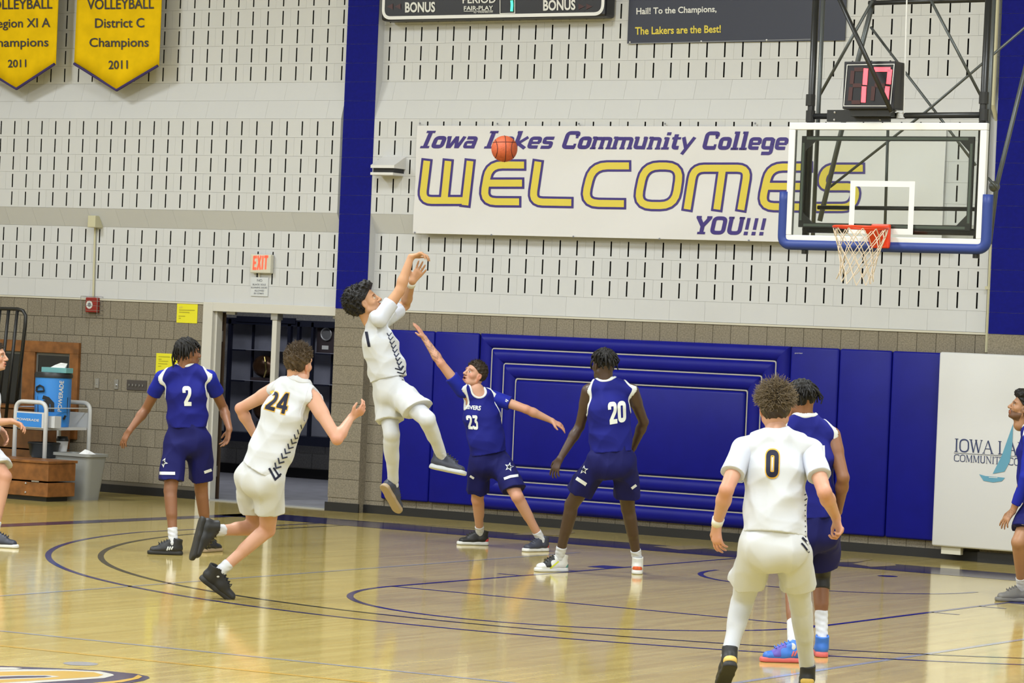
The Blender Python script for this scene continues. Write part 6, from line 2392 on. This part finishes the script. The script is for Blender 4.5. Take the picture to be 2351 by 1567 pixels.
        f.add(p_ecap((0, -0.040, 0.055), (0, 0.06, 0.052), (1, 0, 0), (0.039, 0.042), (0.042, 0.040)), 0.0)
        f.add(p_ecap((0, 0.06, 0.046), (0, 0.165, 0.036), (1, 0, 0), (0.043, 0.040), (0.044, 0.031)), 0.02)
        f.add(p_cap((0, -0.022, 0.06), (0, -0.036, 0.135), 0.045, 0.045), 0.015)
        f.add(p_cap((0, 0.010, 0.105), (0, 0.090, 0.072), 0.034, 0.032), 0.02)
        f.half((0, -0.03, 0.140), (0, -0.25, 1))
        f.half((0, 0, 0.016), (0, 0, -1))
        f.cut(p_cap((0, -0.026, 0.115), (0, -0.036, 0.2), 0.036, 0.037), 0.003)
        Vs, Qs = f.mesh(1)
        shoe = smooth_angle(put('shoe', np_mesh('shoe', org + (Vs * ss) @ RM, Qs), root, ft['mat']), 50)
        f = Field((-0.07, -0.11, -0.01), (0.07, 0.25, 0.06), 0.0046)
        f.add(p_ecap((0, -0.045, 0.012), (0, 0.05, 0.012), (1, 0, 0), (0.043, 0.040), (0.040, 0.036)), 0.0)
        f.add(p_ecap((0, 0.05, 0.012), (0, 0.176, 0.014), (1, 0, 0), (0.042, 0.034), (0.046, 0.040)), 0.02)
        f.half((0, 0.05, 0.034), (0, 0.02, 1))
        f.half((0, 0, 0.0), (0, 0, -1))
        Vs, Qs = f.mesh(1)
        smooth_angle(put('sole', np_mesh('sole', org + (Vs * ss) @ RM, Qs), shoe, ft['sole']), 45)
        st = []
        for k in range(5):
            y, z = 0.030 + 0.022 * k, 0.138 - 0.0095 * k
            st.append(([(-0.024, y, z - 0.012), (0, y + 0.006, z + 0.0015), (0.024, y, z - 0.012)], 0.0035, 0.0035))
        Vs, Qs = strands_mesh(st, 5)
        put('laces', np_mesh('laces', org + (Vs * ss) @ RM, Qs), shoe, ft.get('lace', ft['mat']))
        if 'vamp' in ft:      # coloured front of the upper
            f = Field((-0.07, 0.0, 0.02), (0.07, 0.2, 0.13), 0.0048)
            f.add(p_ecap((0, 0.06, 0.0468), (0, 0.165, 0.0368), (1, 0, 0), (0.0442, 0.0412), (0.0452, 0.0322)), 0.0)
            f.add(p_cap((0, 0.010, 0.106), (0, 0.090, 0.073), 0.0352, 0.0332), 0.02)
            f.half((0, 0.035, 0.06), (0, -1, 0.35))
            f.half((0, 0.125, 0.0), (0, 1, -0.3))
            f.half((0, 0, 0.034), (0, 0, -1))
            Vs, Qs = f.mesh(1)
            put('vamp', np_mesh('vamp', org + (Vs * ss) @ RM, Qs), shoe, ft['vamp'])
        if 'panel' in ft:     # coloured heel panel
            f = Field((-0.06, -0.1, 0.02), (0.06, 0.02, 0.12), 0.0048)
            f.add(p_ecap((0, -0.042, 0.050), (0, 0.0, 0.050), (1, 0, 0), (0.0405, 0.0415), (0.042, 0.040)), 0.0)
            f.half((0, -0.02, 0.0), (0, 1, -0.25))
            f.half((0, 0, 0.032), (0, 0, -1))
            Vs, Qs = f.mesh(1)
            put('heel_panel', np_mesh('heel_panel', org + (Vs * ss) @ RM, Qs), shoe, ft['panel'])
        sp['_shoe' + sd] = shoe
    # wrist bands
    for sd, mm in sp.get('wristband', {}).items():
        wr, el = Jn['wr' + sd], Jn['el' + sd]
        a = wr + unit(el - wr) * 0.01
        b = wr + unit(el - wr) * 0.055
        B().tube([a, b], R(.031), 20, r2=R(.034)).build('wristband', mm, root, smooth=True)
    return root

# ------------------------------------------------------------------ players
mat('skin_fair', (0.55, 0.305, 0.21), 0.5, attr='Col', spec=0.35)
mat('skin_warm', (0.50, 0.27, 0.15), 0.5, attr='Col', spec=0.35)
mat('skin_brown', (0.235, 0.105, 0.055), 0.48, attr='Col', spec=0.4)
mat('skin_tan', (0.36, 0.185, 0.10), 0.48, attr='Col', spec=0.4)
mat('skin_deep', (0.065, 0.036, 0.026), 0.42, attr='Col', spec=0.5)
mat('hair_black', (0.008, 0.007, 0.007), 0.55, spec=0.3)
mat('hair_brown', (0.075, 0.05, 0.028), 0.55, spec=0.3)
mat('hair_dark_brown', (0.035, 0.024, 0.016), 0.55, spec=0.3)
mat('hair_ash', (0.17, 0.13, 0.085), 0.6, spec=0.3)
mat('jersey_white', (0.58, 0.605, 0.66), 0.8, spec=0.2, sheen=0.1)
mat('shorts_white', (0.58, 0.60, 0.64), 0.8, spec=0.2)
mat('mesh_grey', (0.56, 0.57, 0.60), 0.8, spec=0.2)
mat('shirt_white', (0.57, 0.60, 0.70), 0.8, spec=0.2)
mat('tights_white', (0.58, 0.605, 0.67), 0.7, spec=0.3)
mat('jersey_blue', (0.009, 0.012, 0.19), 0.7, spec=0.2)
mat('shorts_blue', (0.007, 0.008, 0.095), 0.7, spec=0.2)
mat('shirt_blue', (0.010, 0.018, 0.30), 0.7, spec=0.2)
mat('trim_white', (0.68, 0.71, 0.73), 0.6, spec=0.2)
mat('number_white', (0.70, 0.74, 0.72), 0.6, spec=0.2)
mat('number_navy', (0.012, 0.014, 0.035), 0.6, spec=0.2)
mat('number_gold', (0.68, 0.40, 0.06), 0.6, spec=0.2)
mat('chevron_navy', (0.035, 0.042, 0.085), 0.6, spec=0.2)
mat('sleeve_black', (0.012, 0.012, 0.013), 0.6)
mat('sock_white', (0.62, 0.64, 0.70), 0.8, spec=0.2)
mat('band_white', (0.72, 0.70, 0.64), 0.8)
mat('shoe_black', (0.012, 0.013, 0.016), 0.5)
mat('shoe_navy', (0.035, 0.04, 0.065), 0.5)
mat('shoe_blue', (0.035, 0.16, 0.62), 0.45, noise=0.25, nscale=9)
mat('shoe_violet', (0.10, 0.07, 0.42), 0.5)
mat('shoe_grey', (0.17, 0.165, 0.16), 0.6)
mat('shoe_white', (0.70, 0.71, 0.72), 0.5)
mat('shoe_teal', (0.10, 0.36, 0.36), 0.5, noise=0.4, nscale=14)
mat('shoe_red', (0.62, 0.05, 0.06), 0.5)
mat('shoe_orange', (0.72, 0.13, 0.04), 0.5, noise=0.3, nscale=40)
mat('sole_white', (0.68, 0.69, 0.70), 0.5)
mat('sole_ice', (0.50, 0.53, 0.58), 0.4)
mat('sole_black', (0.014, 0.014, 0.014), 0.6)
mat('sole_gum', (0.36, 0.27, 0.17), 0.6)
mat('sole_coral', (0.62, 0.12, 0.12), 0.5)
mat('swoosh_gold', (0.72, 0.50, 0.13), 0.4)
mat('swoosh_lime', (0.66, 0.70, 0.05), 0.4)


def flatv(r, t):
    v = cv(r, 0, t)
    v[2] = 0
    return unit(v)


UPZ = np.array([0, 0, 1.0])
PEOPLE = {}


def person(key, H, D0, px, feet, hands, **kw):
    """px: joint -> (x, y, depth offset); knees/elbows: (x, y, side)"""
    s = H / 1.85
    J = {}
    for k in ('hipL', 'hipR', 'shL', 'shR', 'neck', 'head', 'wrL', 'wrR'):
        x, y, dd = px[k]
        J[k] = Dp(x, y, D0 + dd)
    sp = dict(kw)
    for sd in 'LR':
        ft = feet[sd]
        x, y = px['ank' + sd][:2]
        if ft.get('ground', True):
            a = F(x, y, 0.099 * s + ft.get('lift', 0.0))
            J['ank' + sd] = Dp(x, y, 0.35 * depth_of(a) + 0.65 * (D0 + px['ank' + sd][2])) if ft.get('soft') else a
        else:
            J['ank' + sd] = Dp(x, y, D0 + px['ank' + sd][2])
        J['knee' + sd] = mid_joint(J['hip' + sd], J['ank' + sd], px['knee' + sd][:2], 0.245 * H, 0.238 * H, px['knee' + sd][2])
        J['el' + sd] = mid_joint(J['sh' + sd], J['wr' + sd], px['el' + sd][:2], 0.172 * H, 0.150 * H, px['el' + sd][2])
        sp['foot' + sd] = ft
        hd = dict(hands[sd])
        hd['thumb'] = hd.get('thumb', 1 if sd == 'R' else -1)
        sp['hand' + sd] = hd
    sp.update(H=H, J=J)
    for sd in 'LR':
        L = lambda a, b: round(float(np.linalg.norm(J[a] - J[b])) / H, 3)
        if DEBUG:
            print(key, sd, 'D', round(depth_of(J['ank' + sd]) - D0, 2), 'ankz', round(J['ank' + sd][2], 2), 'thigh', L('hip' + sd, 'knee' + sd), 'shank', L('knee' + sd, 'ank' + sd), 'uarm', L('sh' + sd, 'el' + sd), 'farm', L('el' + sd, 'wr' + sd))
    if DEBUG:
        print(key, 'trunk', round(float(np.linalg.norm(J['neck'] - (J['hipL'] + J['hipR']) / 2)) / H, 3), 'shw', round(float(np.linalg.norm(J['shL'] - J['shR'])), 3), 'hipw', round(float(np.linalg.norm(J['hipL'] - J['hipR'])), 3), 'hipz', round(float(J['hipL'][2]), 2), 'headz', round(float(J['head'][2]), 2))
    PEOPLE[key] = sp
    if callable(sp.get('pre')):
        sp['pre'](sp)
    build_person(sp)
    return sp


DEBUG = False


def number(sp, text, q, shear=0.0, outline=None, m='number_white'):
    sf = Surf(objs=[sp['_jersey']])
    if outline:
        print_font('number_outline', NUM, text, q, sf, outline, sp['_root'], shear, dw=0.10, ext=0.05, lift=0.004, step=0.05)
        print_font('number', NUM, text, q, sf, m, sp['_root'], shear, lift=0.0065, step=0.05)
    else:
        print_font('number', NUM, text, q, sf, m, sp['_root'], shear, dw=0.02, lift=0.005, step=0.05)


def chevrons(sp, rows, m='chevron_navy'):
    """rows: (tip x, tip y, arm a dx,dy, arm b dx,dy, width)"""
    sf = Surf(objs=[sp['_jersey'], sp['_shorts']])
    for (x, y, ax, ay, bx, by, w) in rows:
        print_strokes('chevron', [(w, [(x + ax, y + ay), (x, y), (x + bx, y + by)])], sf, m, sp['_root'], 0.005, step=2.5)


def shorts_mark(sp, strokes, name='stripe', m='trim_white', lift=0.005):
    sf = Surf(objs=[sp['_shorts']])
    for st_ in strokes:
        print_strokes(name, [st_], sf, m, sp['_root'], lift, step=2.5)


def star(sp, c, r, rot=0.3):
    sf = Surf(objs=[sp['_shorts']])
    pts = [(c[0] + (r if k % 2 == 0 else r * .42) * math.sin(rot + k * math.pi / 5), c[1] - (r if k % 2 == 0 else r * .42) * math.cos(rot + k * math.pi / 5)) for k in range(10)]
    vs = [c] + pts
    print_on('star_emblem', vs, [(0, 1 + k, 1 + (k + 1) % 10) for k in range(10)], sf, 'trim_white', sp['_root'], 0.005)
    vs = [c] + [(c[0] + (p[0] - c[0]) * .6, c[1] + (p[1] - c[1]) * .6) for p in pts]
    print_on('star_emblem', vs, [(0, 1 + k, 1 + (k + 1) % 10) for k in range(10)], sf, 'number_navy', sp['_root'], 0.007)


def shoe_mark(sp, sd, strokes, m, name='shoe_mark'):
    print_strokes(name, strokes, Surf(objs=[sp['_shoe' + sd]]), m, sp['_shoe' + sd], 0.004, step=2)


# --- blue 2, seen from behind, by the doorway
p2 = person('two', 1.86, 27.0,
    dict(head=(431, 809, 0), neck=(427, 846, 0), shL=(373, 868, 0), shR=(480, 866, 0), elL=(335, 939, 1), elR=(513, 937, 1), wrL=(298, 987, 0.05), wrR=(527, 984, 0.05),
         hipL=(405, 1008, 0), hipR=(457, 1008, 0), kneeL=(391, 1126, 1), kneeR=(462, 1124, 1), ankL=(398, 1246, 0), ankR=(476, 1240, 0)),
    dict(L=dict(d=flatv(-1, 0.05), u=UPZ, mat='shoe_black', sole='sole_black', lace='sole_black'), R=dict(d=flatv(0.45, -0.9), u=UPZ, mat='shoe_black', sole='sole_gum')),
    dict(L=dict(d=cv(-0.5, -0.85, 0), palm=cv(0.75, -0.3, -0.6), curl=(12, 16, 18, 20)), R=dict(d=cv(-0.2, -0.95, 0.1), palm=cv(-0.8, 0.1, 0.5), curl=(25, 20, 18, 15), spread=0.35)),
    label='dark-haired player in blue jersey number 2 standing by the doorway, seen from behind', skin='skin_brown', hair='locs_long', hair_mat='hair_black', seed=4,
    face=cv(0.86, 0.02, -0.5), head_up=cv(0.0, 1, 0.0), jersey='jersey_blue', shorts='shorts_blue', trim='trim_white', trim_w=0.018, sleeve_r=1.12, sleeve=(0.52, 'shirt_blue'),
    tucked=True, hem=0.12, waist=0.17, short_len=0.80, flare=1.08, sock=0.13, brow=(0.1, 0.08, 0.07), lip=(0.8, 0.55, 0.5), eyewhite=(1.6, 2.6, 4))
number(p2, '2', [(418, 886), (440, 886), (441, 931), (422, 931)])
shorts_mark(p2, [(7, [(366, 1085.5), (402, 1086)]), (6.5, [(469, 1084), (486, 1078)])])
star(p2, (374, 1061), 12, 0.5)
shoe_mark(p2, 'L', [(3, [(383, 1263), (386.5, 1254)]), (3, [(388, 1262), (391.5, 1254)]), (3, [(393, 1261), (397, 1254)])], 'trim_white')

# --- white 24, running
p24 = person('twentyfour', 1.90, 22.7,
    dict(head=(686, 834, 0.0), neck=(683, 879, -0.02), shL=(634, 893, 0.14), shR=(720, 917, -0.10), elL=(552, 937, 1), elR=(774, 1008, -1), wrL=(586, 1002, 0.34), wrR=(806, 958, -0.15),
         hipL=(573, 1090, 0.05), hipR=(622, 1098, -0.08), kneeL=(588, 1212, 1), kneeR=(614, 1216, 1), ankL=(484, 1218, 0.05), ankR=(497, 1318, 0)),
    dict(L=dict(d=cv(-0.22, -0.95, 0.2), u=cv(0.9, -0.2, -0.35), mat='shoe_black', sole='sole_black', ground=False), R=dict(d=cv(0.74, -0.60, -0.28), u=cv(0.55, 0.80, 0.1), mat='shoe_black', sole='sole_black', ground=False)),
    dict(L=dict(d=cv(0.6, -0.6, -0.3), palm=cv(0.6, 0.6, 0), curl=(40, 40, 40, 40)), R=dict(d=cv(0.8, 0.55, -0.1), palm=cv(-0.35, 0.6, -0.6), curl=(34, 38, 40, 42), thumb=1)),
    label='brown-haired player in white jersey number 24 running towards the basket', skin='skin_fair', hair='spiky', hair_mat='hair_brown', seed=2, flush=0.55,
    face=cv(0.62, 0.25, -0.75), head_up=cv(0.08, 0.98, 0.2), jersey='jersey_white', shorts='shorts_white', trim='mesh_grey', trim_w=0.028,
    hem=0.065, hem_tilt=-1.0, waist=0.12, short_len=0.63, flare=1.15, sock=0.12, wrinkle=1.3, brow=(0.4, 0.3, 0.25), shoe_scale=1.06)
number(p24, '24', [(620, 897), (667, 903), (657, 951), (606, 937)], 0.0, 'number_gold', 'number_navy')
chevrons(p24, [(708 - k * 7.4, 962 + k * 11.2, -2.5, -9 - k * .35, 9 + k * .3, -3.2, 2.0 + 0.14 * k) for k in range(11)])
chevrons(p24, [(632, 1100, -14, -26, 12, -10, 5), (640, 1091, -12, -18, 6, -4, 4)], 'number_navy')
shoe_mark(p24, 'R', [(3.4, rounded([(466, 1336), (469, 1346), (490, 1349)], 5))], 'swoosh_gold', 'swoosh')
shoe_mark(p24, 'R', [(3, [(476, 1362), (482, 1372)]), (2.5, [(490, 1380), (500, 1378)])], 'sole_ice')
shoe_mark(p24, 'L', [(9, [(434, 1203), (435, 1212)])], 'number_gold', 'heel_dot')

# --- white 1, jump shot
p1 = person('one', 1.93, 25.2,
    dict(head=(839, 693, 0.0), neck=(861, 735, 0.0), shL=(893, 727, 0.16), shR=(872, 731, -0.16), elL=(930, 700, 1), elR=(917, 668, -1), wrL=(946, 646, 0.06), wrR=(943, 590, -0.05),
         hipL=(885, 893, 0.07), hipR=(905, 893, -0.08), kneeL=(899, 996, -1), kneeR=(981, 962, -1), ankL=(903, 1113, 0.2), ankR=(1016, 1050, -0.1)),
    dict(L=dict(d=cv(0.40, -0.76, -0.52), u=cv(0.50, 0.62, -0.60), mat='shoe_navy', sole='sole_gum', ground=False), R=dict(d=cv(0.93, -0.18, 0.3), u=cv(0.24, 0.95, -0.16), mat='shoe_navy', sole='sole_ice', ground=False)),
    dict(L=dict(d=cv(0.55, 0.78, 0.1), palm=cv(-0.2, 0.2, 0.9), curl=(6, 6, 8, 10), spread=0.3, tcurl=-0.15), R=dict(d=cv(0.93, 0.30, 0.05), palm=cv(0.25, -0.9, 0.1), curl=(30, 30, 32, 34), knuckle=0.35)),
    label='player in white jersey number 1 with black curls shooting in mid air', skin='skin_warm', hair='afro', hair_mat='hair_black', seed=9,
    face=cv(0.84, 0.40, 0.10), head_up=cv(-0.42, 0.88, 0.0), mouth=0.35, jersey='jersey_white', shorts='shorts_white', sleeve=(0.60, 'shirt_white'),
    hem=0.10, hem_tilt=0.6, waist=0.13, short_len=0.70, flare=1.18, sock=0.085, wrinkle=1.5, brow=(0.16, 0.1, 0.08), lip=(0.75, 0.45, 0.42), eyewhite=(1.3, 2.2, 3.2),
    legwear=dict(L=(-0.9, 0.93, 'tights_white'), R=(-0.9, 0.93, 'tights_white')), wristband=dict(L='band_white'))
number(p1, '1', [(832, 752), (844, 752), (852, 796), (841, 796)], 0.0, None, 'number_navy')
chevrons(p1, [(893 + k * 3.3, 771 + k * 9.5, -4.5, -7, 6.5, -8, 2.0 + .1 * k) for k in range(9)])
chevrons(p1, [(921 + k * 5.0, 849 + k * 8.6, -14, -4, 6, -9, 2.6) for k in range(4)], 'number_navy')

# --- blue 23, contesting
p23 = person('twentythree', 1.88, 29.25,
    dict(head=(1090, 859, 0.02), neck=(1096, 901, 0.0), shR=(1062, 897, -0.05), shL=(1132, 912, 0.05), elR=(1012, 833, -1), elL=(1208, 939, -1), wrR=(975, 777, -0.05), wrL=(1266, 965, 0.0),
         hipR=(1103, 1058, 0.0), hipL=(1147, 1058, 0.02), kneeR=(1096, 1146, -1), kneeL=(1188, 1140, -1), ankR=(1102, 1226, 0), ankL=(1243, 1240, 0)),
    dict(R=dict(d=flatv(-1, 0.25), u=UPZ, mat='shoe_black', sole='sole_white', panel='shoe_red'), L=dict(d=flatv(-0.75, 0.66), u=UPZ, mat='shoe_navy', sole='sole_white', panel='shoe_red')),
    dict(R=dict(d=cv(-0.52, 0.85, 0.0), palm=cv(-0.85, -0.45, -0.3), curl=(5, 6, 6, 8), spread=0.12), L=dict(d=cv(0.86, -0.45, 0), palm=cv(-0.3, -0.85, -0.4), curl=(14, 22, 22, 24), spread=0.1)),
    label='short-haired player in blue jersey number 23 facing the shooter with one arm raised', skin='skin_fair', hair='short', hair_mat='hair_dark_brown', seed=6, flush=0.6,
    face=cv(-0.72, 0.46, 0.58), head_up=cv(0.36, 0.9, -0.1), mouth=0.7, jersey='jersey_blue', shorts='shorts_blue', trim='trim_white', trim_w=0.018, sleeve_r=1.12, sleeve=(0.52, 'shirt_blue'),
    tucked=True, hem=0.09, waist=0.115, short_len=0.80, flare=1.08, sock=0.10, neck_depth=0.075, brow=(0.4, 0.3, 0.25), eyewhite=(1.1, 1.7, 2.2),
    pre=lambda sp: sp.update(tattoo=[(sp['J']['wrR'], sp['J']['elR'], 0.06, (0.42, 0.45, 0.5), 0.75), (sp['J']['elR'] * .35 + sp['J']['shR'] * .65, sp['J']['elR'] * .5 + sp['J']['shR'] * .5, 0.055, (0.3, 0.32, 0.36), 0.7)]))
number(p23, '23', [(1069, 953), (1097, 953), (1098, 986), (1075, 984)])
print_bfont('team_name', 'REIVERS', [(1061, 929), (1105, 931), (1103, 942), (1064, 937)], Surf(objs=[p23['_jersey']]), 'number_white', p23['_root'], 0.03, 0.006)
shorts_mark(p23, [(6, [(1157, 1098.5), (1172, 1093), (1190, 1090.5)]), (5, [(1079, 1092), (1088, 1098)])])
shorts_mark(p23, [(4, [(1096, 1037), (1112, 1037), (1128, 1031), (1142, 1025)])], 'waist_tie')
star(p23, (1169, 1071), 11, 0.2)
print_strokes('sleeve_logo', [(2, [(1161, 916), (1167, 920)]), (2, [(1160, 919.5), (1164, 922)])], Surf(objs=[o for o in p23['_root'].children if o.name.startswith('undershirt')]), 'trim_white', p23['_root'], 0.004)

# --- blue 20, seen from behind under the basket
p20 = person('twenty', 1.96, 26.4,
    dict(head=(1386, 836, 0.02), neck=(1392, 880, 0.0), shL=(1352, 898, 0.0), shR=(1450, 898, 0.0), elL=(1331, 978, 1), elR=(1478, 968, 1), wrL=(1286, 1052, 0.05), wrR=(1455, 1025, 0.28),
         hipL=(1378, 1056, -0.02), hipR=(1432, 1058, -0.02), kneeL=(1312, 1158, 1), kneeR=(1442, 1168, 1), ankL=(1283, 1283, 0), ankR=(1464, 1288, 0)),
    dict(L=dict(d=flatv(-0.92, 0.5), u=UPZ, mat='shoe_white', sole='sole_white', lace='shoe_black', vamp='shoe_black', panel='shoe_teal'), R=dict(d=flatv(0.05, -1), u=UPZ, mat='shoe_white', sole='sole_white', panel='shoe_orange')),
    dict(L=dict(d=cv(-0.42, -0.9, 0), palm=cv(0.6, -0.3, -0.7), curl=(16, 20, 22, 24), spread=0.3), R=dict(d=cv(-0.3, -0.8, -0.4), palm=cv(-0.8, 0.2, 0.2), curl=(40, 40, 40, 40))),
    label='tall player in blue jersey number 20 seen from behind in a wide stance', skin='skin_deep', hair='locs_short', hair_mat='hair_black', seed=5,
    face=cv(-0.52, 0.0, -0.85), head_up=cv(0.02, 1, 0), jersey='jersey_blue', shorts='shorts_blue', trim='trim_white', trim_w=0.018,
    tucked=True, hem=0.09, waist=0.125, short_len=0.72, flare=1.08, sock=0.115, brow=(0.2, 0.2, 0.2), lip=(1.2, 0.8, 0.8), eyewhite=(4, 6, 8))
number(p20, '20', [(1395, 923), (1438, 919), (1439, 967), (1399, 974)])
shorts_mark(p20, [(8, [(1323, 1097), (1346, 1112)]), (6, [(1450, 1121), (1461, 1113)])])
star(p20, (1340, 1078), 11, 0.1)
shoe_mark(p20, 'L', [(3.6, rounded([(1262, 1306), (1268, 1300), (1283, 1288)], 3))], 'swoosh_lime', 'swoosh')

# --- white 0, nearest the camera
p0 = person('zero', 1.86, 17.9,
    dict(head=(1780, 937, 0.10), neck=(1782, 1000, 0.04), shL=(1706, 1030, 0.02), shR=(1862, 1034, 0.02), elL=(1668, 1124, -1), elR=(1893, 1130, -1), wrL=(1645, 1206, 0.0), wrR=(1919, 1186, -0.02),
         hipL=(1741, 1248, -0.10), hipR=(1815, 1250, -0.10), kneeL=(1703, 1383, 1), kneeR=(1839, 1392, 1), ankL=(1673, 1505, 0.05), ankR=(1854, 1540, -0.05)),
    dict(L=dict(d=cv(-0.12, -0.50, -0.85), u=cv(0.05, 0.85, -0.5), mat='shoe_black', sole='sole_black', panel='swoosh_gold', ground=False), R=dict(d=flatv(0.08, -1), u=UPZ, mat='shoe_black', sole='sole_black', panel='swoosh_gold', ground=True)),
    dict(L=dict(d=cv(0.05, -0.99, 0.0), palm=cv(0.8, 0, -0.6), curl=(22, 26, 30, 32), spread=0.2), R=dict(d=cv(0.25, -0.95, 0.1), palm=cv(-0.85, -0.2, 0.3), curl=(62, 64, 66, 66))),
    label='player in white jersey number 0 with messy brown hair, nearest the camera, seen from behind', skin='skin_fair', hair='messy', fade_mat='hair_dark_brown', hair_mat='hair_ash', seed=12, flush=0.6,
    face=cv(0.05, 0.22, -0.97), head_up=cv(0.0, 0.97, 0.2), sleeve_r=1.22, jersey='jersey_white', shorts='shorts_white', sleeve=(0.62, 'shirt_white'),
    hem=0.07, hem_tilt=-0.5, waist=0.12, short_len=0.66, flare=0.94, sock=0.05, wrinkle=1.3, brow=(0.4, 0.3, 0.25), bulk=1.03,
    legwear=dict(L=(-0.9, 0.97, 'tights_white'), R=(-0.9, 0.97, 'tights_white')), wristband=dict(L='band_white'), neck_depth=0.02)
number(p0, '0', [(1758, 1031), (1791, 1032), (1789, 1096), (1757, 1095)], 0.0, 'number_gold', 'number_navy')
chevrons(p0, [(1853 + 0.2 * k, 1120 + k * 12, -6, 4, 5, 5, 2.6) for k in range(10)], 'number_navy')
chevrons(p0, [(1852, 1243, -10, -10, 8, 10, 5), (1846, 1252, -6, -6, 12, 16, 4)], 'number_navy')

# --- blue player behind white 0
pb = person('behind', 1.84, 20.2,
    dict(head=(1838, 916, 0.02), neck=(1849, 966, 0.0), shL=(1790, 995, -0.06), shR=(1909, 1000, 0.06), elL=(1770, 1090, 1), elR=(1936, 1096, -1), wrL=(1790, 1165, 0.1), wrR=(1925, 1172, 0.12),
         hipL=(1830, 1212, -0.02), hipR=(1894, 1214, 0.02), kneeL=(1822, 1352, 1), kneeR=(1884, 1322, 1), ankL=(1822, 1484, 0), ankR=(1887, 1471, 0)),
    dict(L=dict(d=flatv(-1, 0.15), u=UPZ, mat='shoe_blue', sole='sole_coral', vamp='shoe_violet'), R=dict(d=flatv(0.06, -1), u=UPZ, mat='shoe_blue', sole='sole_coral')),
    dict(L=dict(d=cv(0, -1, 0), palm=cv(0.8, 0, -0.5)), R=dict(d=cv(-0.3, -0.9, 0), palm=cv(-0.8, 0, 0.2))),
    label='dark-haired player in blue standing behind white number 0, wearing bright blue shoes', skin='skin_brown', hair='locs_short', hair_mat='hair_black', seed=15,
    face=cv(-0.62, -0.08, -0.78), head_up=cv(0.0, 1, 0), jersey='jersey_blue', shorts='shorts_blue', trim='trim_white', trim_w=0.018,
    tucked=True, hem=0.09, waist=0.12, short_len=0.74, flare=1.1, sock=0.20, brow=(0.15, 0.12, 0.1), lip=(0.8, 0.5, 0.5), eyewhite=(1.6, 2.6, 4),
    legwear=dict(R=(-0.45, 0.20, 'sleeve_black')))
number(pb, '21', [(1852, 1022), (1896, 1022), (1898, 1078), (1856, 1078)])
shoe_mark(pb, 'L', [(3.5, [(1818, 1506), (1823, 1494)]), (3.5, [(1824, 1505), (1830, 1493)])], 'sole_coral')

# --- player entering at the left edge
pl = person('left', 1.88, 27.1,
    dict(head=(-14, 818, 0.0), neck=(-30, 862, 0.0), shL=(-40, 884, 0.17), shR=(-34, 886, -0.17), elL=(-38, 968, 1), elR=(-42, 972, -1), wrL=(2, 986, 0.15), wrR=(26, 966, -0.25),
         hipL=(-44, 1020, 0.09), hipR=(-42, 1022, -0.09), kneeL=(12, 1094, -1), kneeR=(-50, 1130, 1), ankL=(-14, 1228, 0), ankR=(-84, 1220, 0)),
    dict(L=dict(d=flatv(1, 0.1), u=UPZ, mat='shoe_navy', sole='sole_white'), R=dict(d=flatv(0.9, 0.1), u=UPZ, mat='shoe_navy', sole='sole_white')),
    dict(L=dict(d=cv(0.5, -0.75, 0.2), palm=cv(-0.4, -0.5, 0.6), curl=(30, 30, 30, 30)), R=dict(d=cv(0.9, -0.3, 0.1), palm=cv(-0.2, -0.9, 0.2), curl=(34, 36, 38, 40))),
    label='player in white walking in at the left edge beside the drink cart', skin='skin_fair', hair='short', hair_mat='hair_dark_brown', seed=21, flush=0.5,
    face=cv(0.97, 0.05, 0.12), head_up=cv(-0.05, 1, 0), mouth=0.25, jersey='jersey_white', shorts='shorts_white', hem=0.02, waist=0.10, short_len=0.72, flare=1.15, sock=0.12, brow=(0.35, 0.25, 0.2), eyewhite=(1.1, 1.7, 2.2))

# --- player at the right edge
pr = person('right', 1.88, 25.7,
    dict(head=(2347, 935, 0.0), neck=(2366, 982, 0.0), shL=(2368, 1008, -0.17), shR=(2376, 1004, 0.17), elL=(2356, 1095, -1), elR=(2380, 1095, 1), wrL=(2326, 1172, -0.2), wrR=(2350, 1170, 0.25),
         hipL=(2384, 1148, -0.09), hipR=(2384, 1146, 0.09), kneeL=(2338, 1244, -1), kneeR=(2400, 1264, 1), ankL=(2346, 1352, 0), ankR=(2440, 1345, 0)),
    dict(L=dict(d=flatv(-1, 0.12), u=UPZ, mat='shoe_grey', sole='shoe_grey'), R=dict(d=flatv(-0.9, 0.1), u=UPZ, mat='shoe_grey', sole='shoe_grey')),
    dict(L=dict(d=cv(-0.62, -0.76, 0.0), palm=cv(0.6, -0.4, -0.4), curl=(14, 18, 20, 22), spread=0.3), R=dict(d=cv(-0.4, -0.9, 0.0), palm=cv(0.6, -0.3, 0.4))),
    label='player in long blue sleeves at the right edge looking up', skin='skin_tan', hair='afro', hair_mat='hair_black', seed=31, head_scale=0.92,
    face=cv(-0.93, 0.34, 0.05), head_up=cv(0.32, 0.94, 0), jersey='jersey_blue', shorts='shorts_blue', trim='trim_white', sleeve=(1.82, 'shirt_blue'),
    tucked=True, hem=0.09, waist=0.12, short_len=0.70, flare=1.1, sock=0.12, beard=0.9, brow=(0.12, 0.08, 0.07), lip=(0.8, 0.5, 0.45), eyewhite=(1.2, 1.8, 2.8),
    pre=lambda sp: sp.update(tattoo=[(sp['J']['wrL'], sp['J']['wrL'] + unit(sp['handL']['d']) * 0.07, 0.05, (0.45, 0.42, 0.4), 0.6)]))
shorts_mark(pr, [(6, [(2345, 1206), (2351, 1207), (2370, 1210)])])
